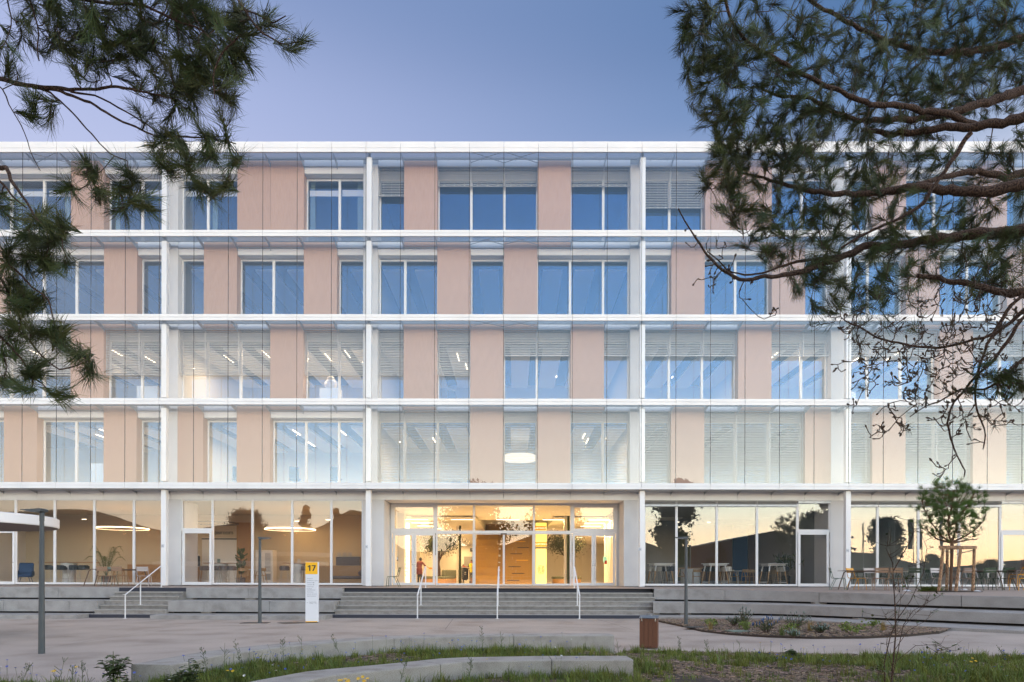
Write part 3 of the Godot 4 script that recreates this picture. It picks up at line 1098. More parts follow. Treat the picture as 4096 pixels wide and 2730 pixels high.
func area_lamp(parent: Node, size: Vector2, e: float, col: Color, at: Vector3, rot := Vector3(-PI / 2, 0, 0)) -> void:
	var l := AreaLight3D.new()
	l.name = "lamp_light"
	l.area_size = size
	l.light_energy = e
	l.light_color = col
	l.area_range = 40.0
	l.area_attenuation = 2.0
	l.shadow_enabled = true
	l.position = at
	l.rotation = rot
	parent.add_child(l, true)


func linear_lamp(at: Vector3, long: float, along_z: bool, e: float, label: String, group: String) -> void:
	var o := thing("linear_lamp", label, "ceiling light", at, PI / 2 if along_z else 0.0, group)
	part(o, "housing", bx(Vector3(long, 0.05, 0.07), 0.005), mat.frame, Vector3(0, 0.03, 0))
	part(o, "light_tube", bx(Vector3(long - 0.02, 0.03, 0.05), 0.008), mat.tube)
	for s in [-0.4, 0.4]:
		var m := MB.new()
		m.rod(Vector3(s * long, 0.05, 0), Vector3(s * long, 0.25, 0), 0.004, 4)
		part(o, "hanger", m.mesh(), mat.steel)
	if e > 0.0:
		area_lamp(o, Vector2(long, 0.06), e, Color(1.0, 0.82, 0.56) if not along_z else Color(1.0, 0.88, 0.72), Vector3(0, -0.03, 0))


func cafe_chair(nm: String, m: Material, label: String, at: Vector3, turn: float, group: String) -> Node3D:
	var o := thing(nm, label, "chair", at, turn, group)
	cafe_parts(o, m)
	return o


func cafe_parts(o: Node3D, m: Material) -> void:
	if not meshes.has("cafe_seat"):
		var s := MB.new()
		for i in 7:
			var z := -0.20 + i * 0.064
			s.bev(Vector3(0, 0.455 - 0.012 * sin(i * 0.5), z), Vector3(0.44, 0.014, 0.054), 0.004)
		meshes.cafe_seat = s.mesh()
		var b := MB.new()
		for i in 2:
			b.bev(Vector3(0, 0.70 + i * 0.10, -0.285 - i * 0.022), Vector3(0.40, 0.088, 0.014), 0.005, Basis(Vector3.RIGHT, -0.21))
		meshes.cafe_back = b.mesh()
		for sx in [-1, 1]:
			var l := MB.new()
			l.tube([Vector3(sx * 0.235, 0, 0.25), Vector3(sx * 0.225, 0.40, 0.215), Vector3(sx * 0.222, 0.448, 0.18), Vector3(sx * 0.222, 0.452, -0.17), Vector3(sx * 0.222, 0.50, -0.225), Vector3(sx * 0.215, 0.86, -0.315)], [0.0125], 6)
			meshes["cafe_front%d" % sx] = l.mesh()
			var r := MB.new()
			r.tube([Vector3(sx * 0.222, 0.445, -0.02), Vector3(sx * 0.225, 0.40, -0.12), Vector3(sx * 0.24, 0, -0.30)], [0.0125], 6)
			meshes["cafe_rear%d" % sx] = r.mesh()
	part(o, "seat", meshes.cafe_seat, m)
	part(o, "backrest", meshes.cafe_back, m)
	for sx in [-1, 1]:
		part(o, "side_frame", meshes["cafe_front%d" % sx], m)
		part(o, "leg", meshes["cafe_rear%d" % sx], m)


func long_table(label: String, at: Vector3, long: float, wide: float, turn: float, m: Material, group: String) -> void:
	var o := thing("terrace_table", label, "table", at, turn, group)
	part(o, "table_top", bx(Vector3(long, 0.022, wide), 0.006), m, Vector3(0, 0.735, 0))
	for sx in [-1, 1]:
		for sz in [-1, 1]:
			var b := MB.new()
			b.tube([Vector3(sx * (long / 2 - 0.30), 0.722, sz * (wide / 2 - 0.08)), Vector3(sx * (long / 2 - 0.22), 0.66, sz * (wide / 2 - 0.07)), Vector3(sx * (long / 2 - 0.02), 0, sz * (wide / 2 - 0.02))], [0.022], 6)
			part(o, "leg", b.mesh(), m)
	var r := MB.new()
	r.rod(Vector3(-long / 2 + 0.3, 0.70, 0), Vector3(long / 2 - 0.3, 0.70, 0), 0.02)
	part(o, "rail", r.mesh(), m)


func bar_stool(label: String, at: Vector3, turn: float, seat_m: Material, leg_m: Material, group: String) -> void:
	var o := thing("bar_stool", label, "stool", at, turn, group)
	if not meshes.has("stool_seat"):
		var s := MB.new()
		var segs := 9
		for i in segs:   # a shell bent round the back
			var a0 := lerpf(-2.5, 2.5, i / float(segs)) + PI
			var a1 := lerpf(-2.5, 2.5, (i + 1) / float(segs)) + PI
			var h0 := 0.72 + 0.20 * smoothstep(2.4, 0.9, absf(a0 - PI))
			var h1 := 0.72 + 0.20 * smoothstep(2.4, 0.9, absf(a1 - PI))
			for k in [0.235, 0.215]:
				s.poly([Vector3(sin(a0) * k, 0.70, cos(a0) * k), Vector3(sin(a1) * k, 0.70, cos(a1) * k), Vector3(sin(a1) * (k + 0.01), h1, cos(a1) * (k + 0.01)), Vector3(sin(a0) * (k + 0.01), h0, cos(a0) * (k + 0.01))], Vector3(sin(a0), 0, cos(a0)) * (1 if k > 0.22 else -1))
			s.poly([Vector3(sin(a0) * 0.225, h0, cos(a0) * 0.225), Vector3(sin(a1) * 0.225, h1, cos(a1) * 0.225), Vector3(sin(a1) * 0.245, h1, cos(a1) * 0.245), Vector3(sin(a0) * 0.245, h0, cos(a0) * 0.245)], Vector3.UP)
		s.lathe([Vector2(0, 0.69), Vector2(0.21, 0.69), Vector2(0.235, 0.70), Vector2(0.22, 0.735), Vector2(0, 0.74)], 14)
		meshes.stool_seat = s.mesh()
		var r := MB.new()
		for q in [[1, 1, 1, -1], [1, -1, -1, -1], [-1, -1, -1, 1], [-1, 1, 1, 1]]:
			r.rod(Vector3(q[0] * 0.19, 0.26, q[1] * 0.19), Vector3(q[2] * 0.19, 0.26, q[3] * 0.19), 0.008, 5)
		meshes.stool_rest = r.mesh()
		for i in 4:
			var sx: float = [1, 1, -1, -1][i]
			var sz: float = [1, -1, -1, 1][i]
			var l := MB.new()
			l.tube([Vector3(sx * 0.13, 0.70, sz * 0.13), Vector3(sx * 0.225, 0, sz * 0.225)], [0.013, 0.010], 6)
			meshes["stool_leg%d" % i] = l.mesh()
	part(o, "seat", meshes.stool_seat, seat_m)
	part(o, "footrest", meshes.stool_rest, leg_m)
	for i in 4:
		part(o, "leg", meshes["stool_leg%d" % i], leg_m)


func oak_chair(label: String, at: Vector3, turn: float, m: Material, group: String) -> void:
	var o := thing("wooden_chair", label, "chair", at, turn, group)
	if not meshes.has("oak_seat"):
		var s := MB.new()
		s.bev(Vector3(0, 0.45, 0), Vector3(0.44, 0.03, 0.42), 0.01)
		meshes.oak_seat = s.mesh()
		var b := MB.new()
		for i in 7:
			var a := lerpf(-1.15, 1.15, (i + 0.5) / 7.0)
			b.bev(Vector3(sin(a) * 0.25, 0.73, 0.02 - cos(a) * 0.25), Vector3(0.085, 0.15, 0.022), 0.006, Basis(Vector3.UP, -a))
		meshes.oak_back = b.mesh()
		for i in 4:
			var sx: float = [1, 1, -1, -1][i]
			var front := i == 0 or i == 3
			var l := MB.new()
			l.tube([Vector3(sx * 0.24, 0, 0.21 if front else -0.26), Vector3(sx * 0.21, 0.45, 0.17 if front else -0.18), Vector3(sx * 0.23, 0.68, 0.08 if front else -0.10)], [0.013, 0.019, 0.014], 6)
			meshes["oak_leg%d" % i] = l.mesh()
	part(o, "seat", meshes.oak_seat, m)
	part(o, "backrest", meshes.oak_back, m)
	for i in 4:
		part(o, "leg", meshes["oak_leg%d" % i], m)


func drum_table(label: String, at: Vector3, long: float, h: float, group: String) -> void:
	var o := thing("drum_table", label, "table", at, 0.0, group)
	var m := MB.new()
	m.lathe([Vector2(0.30, 0), Vector2(0.28, 0.5), Vector2(0.36, h - 0.04)], 20)
	part(o, "drum_base", m.mesh(), mat.lacquer)
	part(o, "table_top", bx(Vector3(long, 0.035, 0.75), 0.012), mat.oak, Vector3(0, h - 0.018, 0))


func trestle_table(label: String, at: Vector3, long: float, h: float, turn: float, group: String) -> void:
	var o := thing("high_table", label, "table", at, turn, group)
	part(o, "table_top", bx(Vector3(long, 0.03, 0.75), 0.008), mat.lacquer, Vector3(0, h, 0))
	part(o, "apron", bx(Vector3(long - 0.1, 0.07, 0.55), 0.005), mat.lacquer, Vector3(0, h - 0.052, 0))
	for sx in [-1, 1]:
		for sz in [-1, 1]:
			var a := Vector3(sx * (long / 2 - 0.16), h - 0.06, sz * 0.26)
			var b := Vector3(sx * (long / 2 + 0.02), 0, sz * 0.34)
			var c := a.lerp(b, 0.3)
			var u := MB.new()
			u.tube([a, c], [0.036, 0.036], 4)
			var leg := part(o, "leg", u.mesh(), mat.lacquer)
			var w := MB.new()
			w.tube([c, b], [0.036, 0.024], 4)
			part(leg, "wooden_foot", w.mesh(), mat.oak)
		part(o, "foot_bar", bx(Vector3(0.03, 0.07, 0.62), 0.004), mat.lacquer, Vector3(sx * (long / 2 - 0.03), 0.17, 0))


func ring_lamp(label: String, at: Vector3, r: float, lit: bool) -> void:
	var o := thing("ring_lamp", label, "pendant lamp", at, 0.0, "large ring lamps hanging in the showroom")
	var h := MB.new()
	var t := MB.new()
	var n := 48
	for i in n:
		var a0 := TAU * i / n
		var a1 := TAU * (i + 1) / n
		var p := func(a, rr, y): return Vector3(sin(a) * rr, y, cos(a) * rr)
		for q in [[r - 0.05, 0.04, r + 0.02, 0.04, Vector3.UP], [r + 0.02, 0.04, r + 0.02, -0.02, null], [r - 0.05, 0.04, r - 0.05, -0.02, null]]:
			h.poly([p.call(a0, q[0], q[1]), p.call(a1, q[0], q[1]), p.call(a1, q[2], q[3]), p.call(a0, q[2], q[3])])
		for q in [[r - 0.047, 0.012, r - 0.047, -0.025], [r - 0.047, -0.025, r + 0.024, -0.025], [r + 0.024, -0.025, r + 0.024, 0.02]]:
			t.poly([p.call(a0, q[0], q[1]), p.call(a1, q[0], q[1]), p.call(a1, q[2], q[3]), p.call(a0, q[2], q[3])])
	part(o, "housing", h.mesh(), mat.frame if lit else mat.chair_taupe)
	part(o, "light_band", t.mesh(), mat.ring if lit else mat.chair_taupe)
	for i in 3:
		var m := MB.new()
		var a := TAU * i / 3 + 0.3
		m.rod(Vector3(sin(a) * r, 0.03, cos(a) * r), Vector3(0, 5.0 - at.y, 0), 0.003, 3)
		part(o, "wire", m.mesh(), mat.steel)
	if lit:
		for i in 4:
			var l := OmniLight3D.new()
			l.name = "lamp_light"
			l.light_energy = 0.34
			l.light_color = Color(1.0, 0.70, 0.37)
			l.light_size = 0.12
			l.omni_range = 30.0
			l.omni_attenuation = 2.0
			l.shadow_enabled = true
			var a := TAU * i / 4 + 0.5
			l.position = Vector3(sin(a) * r, -0.20, cos(a) * r)
			o.add_child(l, true)


# leaves as small folded blades in a cloud, made once per seed
func leaf_cloud(parent: Node, nm: String, spots: Array, m: Material, leaf_l: float, leaf_w: float, dark: float, light: float, warm := 0.0) -> void:
	if not meshes.has("leaf_blade"):
		var b := MB.new()
		b.tri(Vector3(0, 0, 0), Vector3(-0.5, 0.5, 0.08), Vector3(0, 1, 0))
		b.tri(Vector3(0, 0, 0), Vector3(0, 1, 0), Vector3(0.5, 0.5, 0.08))
		meshes.leaf_blade = b.mesh()
	var xf := []
	var cs := []
	for s in spots:
		var ax := Vector3(rng.randfn(), rng.randfn(), rng.randfn()).normalized()
		var k := rng.randf_range(0.7, 1.25)
		xf.append(Transform3D(Basis(ax, rng.randf() * TAU) * Basis.from_scale(Vector3(leaf_w, leaf_l, leaf_l) * k), s))
		var t := rng.randf_range(dark, light)
		cs.append(Color(t * (1.0 + warm * rng.randf()), t, t * 0.9))
	many(parent, nm, meshes.leaf_blade, m, xf, cs)


func olive(label: String, at: Vector3, h: float, w: float, sd: int) -> void:
	rng.seed = sd
	var o := thing("olive_tree", label, "tree", at, 0.0, "olive trees in the lobby")
	var t := MB.new()
	t.tube([Vector3(0, 0, 0), Vector3(0.03, 0.5, 0), Vector3(-0.02, 0.9, 0.02), Vector3(0.06, 1.25, 0)], [0.14, 0.085, 0.075, 0.07], 8)
	part(o, "trunk", t.mesh(), mat.bark)
	var spots := []
	for i in 9:
		var a := TAU * i / 9.0 + rng.randf() * 0.5
		var rr := w * 0.36 * rng.randf_range(0.35, 1.0)
		var e := Vector3(sin(a) * rr, h - 0.62 + rng.randf_range(-0.30, 0.28), cos(a) * rr)
		var l := MB.new()
		var s0 := Vector3(0.03, rng.randf_range(0.85, 1.25), 0)
		l.tube([s0, s0.lerp(e, 0.5) + Vector3(0, 0.08, 0), e], [0.045, 0.028, 0.012], 5)
		part(o, "limb", l.mesh(), mat.bark)
		for j in 420:
			var d := Vector3(rng.randfn(), rng.randfn() * 0.85, rng.randfn()) * w * 0.115
			spots.append(e + d + Vector3(0, 0.06, 0))
	leaf_cloud(o, "foliage", spots, mat.olive_leaf, 0.11, 0.055, 0.5, 1.5)


# ---------------------------------------------------------------- rooms
func interiors() -> void:
	# shell of the ground floor
	var b := FLOOR
	slab(bld, "lobby_floor", Vector3(-9.5, b - 0.1, -40.0), Vector3(9.5, b, -2.6), mat.lobby_floor)
	slab(bld, "room_floor", Vector3(gx(KA), b - 0.1, -9.0), Vector3(-9.52, b, -1.3), mat.inside_floor)
	slab(bld, "room_floor", Vector3(-9.5, b - 0.1, -2.58), Vector3(-6.2, b, -1.3), mat.inside_floor)
	slab(bld, "room_floor", Vector3(9.52, b - 0.1, -11.0), Vector3(gx(KB), b, -1.3), mat.inside_floor)
	slab(bld, "room_floor", Vector3(5.2, b - 0.1, -2.58), Vector3(9.5, b, -1.3), mat.inside_floor)
	slab(bld, "room_ceiling", Vector3(gx(KA), 5.02, -9.0), Vector3(-6.2, 5.30, -1.1), mat.room_wall)
	slab(bld, "room_ceiling", Vector3(5.2, 5.02, -11.0), Vector3(gx(KB), 5.30, -1.1), mat.inside_grey)
	slab(bld, "lobby_ceiling", Vector3(-6.18, 5.08, -12.0), Vector3(5.18, 5.32, -2.62), mat.inside_white)
	slab(bld, "lobby_ceiling", Vector3(-9.5, 4.95, -40.0), Vector3(-2.2, 5.02, -9.02), mat.inside_white)
	slab(bld, "lobby_ceiling", Vector3(2.2, 4.95, -40.0), Vector3(9.5, 5.02, -9.02), mat.inside_white)
	slab(bld, "upper_ceiling", Vector3(-2.2, 8.6, -40.0), Vector3(2.2, 8.7, -12.0), mat.inside_white)
	for s in [-1, 1]:
		slab(bld, "gallery_front", Vector3(s * 2.2 - 0.05, 4.9, -40.0), Vector3(s * 2.2 + 0.05, 8.7, -12.0), mat.inside_white)
	slab(bld, "gallery_front", Vector3(-2.25, 5.33, -12.1), Vector3(2.25, 8.7, -12.0), mat.inside_white)
	# walls
	slab(bld, "room_wall", Vector3(gx(KA), b, -8.6), Vector3(-9.5, 5.02, -8.4), mat.room_wall)
	slab(bld, "room_wall", Vector3(-9.5, b, -8.61), Vector3(-6.3, 5.02, -8.39), mat.room_wall)
	slab(bld, "room_wall", Vector3(5.3, b, -10.8), Vector3(gx(KB), 5.02, -10.6), mat.inside_grey)
	slab(bld, "lobby_wall", Vector3(-6.5, b, -8.39), Vector3(-6.22, 5.3, -1.7), mat.inside_white)
	slab(bld, "lobby_wall", Vector3(5.25, b, -10.59), Vector3(5.5, 5.3, -1.7), mat.inside_white)
	slab(bld, "lobby_wall", Vector3(-9.7, b, -40.0), Vector3(-9.5, 5.0, -8.62), mat.inside_white)
	slab(bld, "lobby_wall", Vector3(9.5, b, -40.0), Vector3(9.7, 5.0, -10.82), mat.inside_white)
	slab(bld, "lobby_wall", Vector3(-9.7, b - 0.1, -40.2), Vector3(9.7, 8.8, -40.0), mat.inside_white)
	slab(bld, "partition", Vector3(14.3, b, -10.6), Vector3(14.5, 5.02, -2.7), mat.inside_grey)
	# doors and timber strips on the lobby side walls
	for i in 5:
		slab(bld, "wall_strip", Vector3(-9.49, b, -14.0 - i * 4.2), Vector3(-9.44, 4.4, -12.9 - i * 4.2), mat.oak)
		slab(bld, "wall_strip", Vector3(9.44, b, -16.0 - i * 5.0), Vector3(9.49, 3.6, -14.9 - i * 5.0), mat.oak)
	for i in 4:
		for j in 3:
			slab(bld, "glazed_strip", Vector3(-7.6 + j * 0.36, b + 0.15 + i * 0.8, -27.02), Vector3(-7.33 + j * 0.36, b + 0.85 + i * 0.8, -26.99), mat.lintel)
	slab(bld, "inner_screen", Vector3(-7.9, b, -27.1), Vector3(-6.3, 4.9, -27.03), mat.inside_white)
	slab(bld, "service_hatch", Vector3(-5.2, b + 1.2, -39.97), Vector3(-2.4, b + 2.5, -39.9), mat.inside_grey)
	slab(bld, "air_grille", Vector3(-4.6, b + 3.0, -39.98), Vector3(-3.2, b + 3.35, -39.93), mat.inside_dark)
	# glass wall at the right of the lobby
	for i in 7:
		slab(bld, "glass_wall_post", Vector3(5.19, b, -3.4 - i * 1.0), Vector3(5.245, 4.6, -3.34 - i * 1.0), mat.frame)
		if i < 6:
			slab(bld, "glass_wall_panel", Vector3(5.22, b + 0.1, -4.32 - i), Vector3(5.24, 4.5, -3.44 - i), mat.lintel)
	# ceiling lamps of the lobby in rows that run back
	var cols := [[-5.46, 15, "row nearest the red tunic side"], [-2.9, 1, ""], [-0.4, 1, ""], [2.15, 1, ""], [4.7, 12, ""]]  # far lamps of the right row are placed to brighten that side
	for c in cols:
		for i in c[1]:
			var d: float = 37.7 + i * 2.35
			var far: String = ["first", "second", "third", "fourth", "fifth", "sixth", "seventh", "eighth", "ninth", "tenth", "eleventh", "twelfth", "thirteenth", "fourteenth", "fifteenth"][i]
			var side: String = "over the left olive tree" if c[0] < -4 else ("over the right olive tree" if c[0] > 4 else ["over the left lobby window", "over the sliding doors", "over the window by the yellow pillar"][int((c[0] + 2.9) / 2.4)])
			linear_lamp(Vector3(c[0], 4.77, EYE.z - d), 1.28, false, 15.0 if i < 8 else 9.0, "%s white strip light back from the doors, %s" % [far, side], "linear lights on the lobby ceiling")
	# stairs of timber in the middle of the lobby
	var st := thing("timber_stair", "broad amber timber seating stair filling the middle of the lit lobby", "staircase")
	var zs := EYE.z - 44.0
	var xl := px(1893, 44.0)
	var xr := px(2139, 44.0)
	for i in 19:
		var y := b + i * 0.225
		var z := zs - i * 0.32
		var x := xl
		var kk := 0
		while x < xr - 0.01:
			var w := minf([1.15, 1.6, 0.9][(i + kk) % 3], xr - x)
			if xr - x - w < 0.3:
				w = xr - x
			slab(st, "board", Vector3(x + 0.003, y, z - 0.32), Vector3(x + w - 0.003, y + 0.222, z + 0.004 * (kk % 2)), mat.stair_oak)
			x += w
			kk += 1
		if i % 2 == 0 and i < 18:
			var xx := [0.55, 0.63, 0.57, 0.70, 0.6, 0.72, 0.66, 0.58, 0.62][i / 2] as float
			var ww := xl + (xr - xl) * xx
			slab(st, "edge_strip", Vector3(ww, y + 0.17, z + 0.002), Vector3(ww + 0.8, y + 0.215, z + 0.02), mat.sign_yellow if i in [6, 12] else mat.ink)
	for i in 7:   # the seating steps on the left of it
		slab(st, "seat_step", Vector3(xl - 0.02, b, zs - 0.9 - i * 0.75), Vector3(xl + 1.55, b + 0.52 + i * 0.5, zs + 0.25 - i * 0.75), mat.stair_oak, 0.01)
		slab(st, "socket", Vector3(xl + 1.56, b + 0.30 + i * 0.5, zs - 0.2 - i * 0.75), Vector3(xl + 1.70, b + 0.42 + i * 0.5, zs - 0.15 - i * 0.75), mat.frame)
	slab(st, "landing", Vector3(xl, b + 19 * 0.225 - 0.1, zs - 9.0), Vector3(xr, b + 19 * 0.225, zs - 19 * 0.32), mat.stair_oak)
	# yellow glowing pillar
	var d2 := 44.0
	var yp := thing("light_pillar", "tall glowing yellow display pillar with black dotted emblem beside the timber stair", "display pillar", Vector3(px(2164, d2), b, EYE.z - d2))
	part(yp, "light_box", bx(Vector3(0.70, 3.9, 0.3), 0.01), mat.yellow_light, Vector3(0, 1.95, 0))
	part(yp, "black_band", bx(Vector3(0.71, 0.13, 0.02)), mat.ink, Vector3(0, 2.30, 0.145))
	words(yp, "slogan", "Simplifying Progress", 0.075, mat.sign_white, Vector3(0, 2.30, 0.158), Vector3.ZERO, true, "Droid Sans", HORIZONTAL_ALIGNMENT_CENTER)
	part(yp, "name_plate", bx(Vector3(0.72, 0.26, 0.02)), mat.sign_yellow, Vector3(0, 2.52, 0.146))
	words(yp, "wordmark", "SARTORIUS", 0.15, mat.white_light, Vector3(0, 2.52, 0.159), Vector3.ZERO, false, "Droid Sans", HORIZONTAL_ALIGNMENT_CENTER)
	part(yp, "name_plate", bx(Vector3(0.72, 0.26, 0.02)), mat.sign_yellow, Vector3(-0.05, 3.55, 0.146))
	words(yp, "wordmark", "SARTORIUS", 0.15, mat.white_light, Vector3(-0.05, 3.55, 0.159), Vector3.ZERO, false, "Droid Sans", HORIZONTAL_ALIGNMENT_CENTER)
	var em := MB.new()
	var rows := [5, 7, 8, 8, 10, 10, 8, 9, 8, 8, 7, 5, 3]
	for i in rows.size():
		var n: int = rows[i]
		for s in [-1, 1]:
			for j in (n + 1) / 2:
				if rng.randf() < 0.86:
					em.box(Vector3(s * (0.035 + j * 0.048 + 0.01 * (i % 2)), 1.15 - i * 0.045, 0.152), Vector3(0.036, 0.026, 0.006))
	part(yp, "dotted_emblem", em.mesh(), mat.ink)
	area_lamp(yp, Vector2(0.7, 3.6), 2.2, Color(1.0, 0.78, 0.2), Vector3(0, 1.95, 0.2), Vector3.ZERO + Vector3(0, PI, 0))
	# tall white sign with letters that read upwards
	var d3 := 42.0
	var ws := thing("light_column", "narrow glowing white column with dark letters reading upwards by the left door", "sign", Vector3(px(1629.5, d3), b, EYE.z - d3))
	part(ws, "light_box", bx(Vector3(0.23, 3.7, 0.26), 0.01), mat.white_light, Vector3(0, 1.86, 0))
	part(ws, "side_sheet", bx(Vector3(0.34, 3.7, 0.26), 0.01), mat.inside_white, Vector3(-0.29, 1.86, -0.01))
	words(ws, "letters", "S A R T O R I U S", 0.27, mat.ink_grey, Vector3(0.0, 0.42, 0.133), Vector3(0, 0, PI / 2))
	area_lamp(ws, Vector2(0.2, 3.5), 1.0, Color(1.0, 0.85, 0.62), Vector3(0, 1.86, 0.2), Vector3(0, PI, 0))
	# slim mossy pillars
	var pl := [[1839.7, 44.5, "slim dark green pillar behind the cleaning cart"], [2273.0, 37.5, "slim dark green pillar in front of the olive tree by the yellow pillar"]]
	for p in pl:
		single("lobby_pillar", bx(Vector3(0.14, 3.75, 0.14), 0.02), mat.moss, p[2], "pillar", Vector3(px(p[0], p[1]), b + 1.875, EYE.z - p[1]), 0.0, "slim green pillars in the lobby")
		slab(bld, "pillar_casing", Vector3(px(p[0] - 5, p[1]) - 0.16, b, EYE.z - p[1] - 0.16), Vector3(px(p[0] - 5, p[1]) - 0.02, 5.0, EYE.z - p[1] - 0.08), mat.inside_white)
	# round planters, which are benches, with an olive tree each
	for q in [[1754, 42.0, 1.03, "round timber bench planter with green seat cushion near the red tunic", "olive tree with a leaning trunk above the bench planter near the red tunic", 71], [2266, 45.5, 1.0, "round timber bench planter with green seat cushion right of the yellow pillar", "olive tree with a thick straight trunk right of the glowing yellow pillar", 72]]:
		var at := Vector3(px(q[0], q[1]), b, EYE.z - q[1])
		var p := thing("bench_planter", q[3], "planter", at, 0.0, "round bench planters in the lobby")
		var m := MB.new()
		m.lathe([Vector2(q[2] - 0.04, 0), Vector2(q[2] - 0.04, 0.30)], 28)
		part(p, "timber_side", m.mesh(), mat.oak)
		var c := MB.new()
		c.lathe([Vector2(q[2] - 0.03, 0.29), Vector2(q[2], 0.32), Vector2(q[2], 0.42), Vector2(q[2] - 0.05, 0.45), Vector2(0.45, 0.45), Vector2(0.45, 0.36), Vector2(0, 0.36)], 28)
		part(p, "seat_cushion", c.mesh(), mat.green_felt)
		olive(q[4], at + Vector3(0, 0.36, 0), 2.75 if q[0] < 2000 else 2.85, 2.7, q[5])
	for q in [[1800, 50.0, "low green bench with a curved back behind the tree planter"], [1930, 48.0, "low green bench standing before the timber stair"]]:
		var p := thing("lobby_bench", q[2], "bench", Vector3(px(q[0], q[1]), b, EYE.z - q[1]), 0.0, "low green benches in the lobby")
		part(p, "timber_base", bx(Vector3(1.7, 0.34, 0.7), 0.02), mat.oak, Vector3(0, 0.17, 0))
		part(p, "cushion", bx(Vector3(1.76, 0.12, 0.74), 0.04), mat.green_felt, Vector3(0, 0.40, 0))
		if q[0] < 1850:
			part(p, "backrest", bx(Vector3(1.5, 0.5, 0.14), 0.06), mat.green_felt, Vector3(0.1, 0.68, -0.28))
	# small things in the lobby
	var ex := [[1634, 2072, 38.0, "green exit sign above the left entrance doors, nearer of two"], [1694, 2100.6, 43.0, "green exit sign hanging deeper behind the left entrance doors"], [2397, 2075, 38.0, "green exit sign above the right entrance doors, fainter and nearer"], [2354, 2102, 43.0, "green exit sign hanging deeper behind the right entrance doors"]]
	for e in ex:
		var o := thing("exit_sign", e[3], "exit sign", Vector3(px(e[0], e[2]), yy(e[1], e[2]), EYE.z - e[2]), 0.0, "green exit signs in the lobby")
		part(o, "sign_box", bx(Vector3(0.24, 0.13, 0.04), 0.006), mat.exit_green)
		var a := MB.new()
		a.prism(PackedVector2Array([Vector2(-0.02, 0.01), Vector2(0.03, 0.01), Vector2(0.03, 0.035), Vector2(0.07, 0), Vector2(0.03, -0.035), Vector2(0.03, -0.01), Vector2(-0.02, -0.01)]), 0.021, 0.025, Transform3D(Basis.IDENTITY, Vector3(0.03, 0, 0)))
		a.box(Vector3(-0.06, -0.005, 0.023), Vector3(0.03, 0.07, 0.004))
		a.ball(Vector3(-0.06, 0.042, 0.023), Vector3(0.014, 0.014, 0.004), 8, 5)
		part(o, "arrow_and_figure", a.mesh(), mat.sign_white)
	var tb := thing("wall_tablet", "small glowing tablet fixed to the wall left of the entrance doors", "tablet", Vector3(px(1585.5, 36.0), yy(2238, 36.0), EYE.z - 36.0))
	part(tb, "case", bx(Vector3(0.15, 0.22, 0.05), 0.012), mat.seat_black)
	part(tb, "screen", bx(Vector3(0.11, 0.12, 0.01)), mat.screen_blue, Vector3(0, 0.02, 0.026))
	slab(bld, "entry_wall", Vector3(px(1548, 36.2), b, EYE.z - 36.5), Vector3(px(1618, 36.2), 5.0, EYE.z - 36.1), mat.inside_white)
	var df := thing("first_aid_cabinet", "green cabinet with a red box below on the glass wall by the right doors", "wall cabinet", Vector3(px(2420, 35.5), yy(2240, 35.5), EYE.z - 35.5))
	part(df, "green_case", bx(Vector3(0.20, 0.34, 0.14), 0.05), mat.exit_green, Vector3(0, 0.02, 0))  # glowing material brightens the case, which is no lamp
	part(df, "red_box", bx(Vector3(0.12, 0.18, 0.10), 0.01), solid("alarm_red", lin(0.45, 0.05, 0.03), 0.5), Vector3(0.03, -0.13, 0.06))
	var ck := thing("wall_clock", "pale round wall clock high behind the right entrance transom", "clock", Vector3(px(2446, 36.0), yy(2070, 36.0), EYE.z - 36.0))
	var cm := MB.new()
	cm.lathe([Vector2(0.15, 0), Vector2(0.16, 0.03), Vector2(0.15, 0.05), Vector2(0, 0.045)], 24, Transform3D(Basis(Vector3.RIGHT, PI / 2), Vector3.ZERO))
	part(ck, "clock_case", cm.mesh(), mat.lacquer)
	for h in [[0.10, 0.6], [0.07, 2.2]]:
		part(ck, "hand", bx(Vector3(0.008, h[0], 0.004)), mat.ink, Vector3(sin(h[1]) * h[0] / 2, cos(h[1]) * h[0] / 2, 0.052), Vector3(0, 0, -h[1]))
	cart()
	showroom()
	cafe()
	offices()


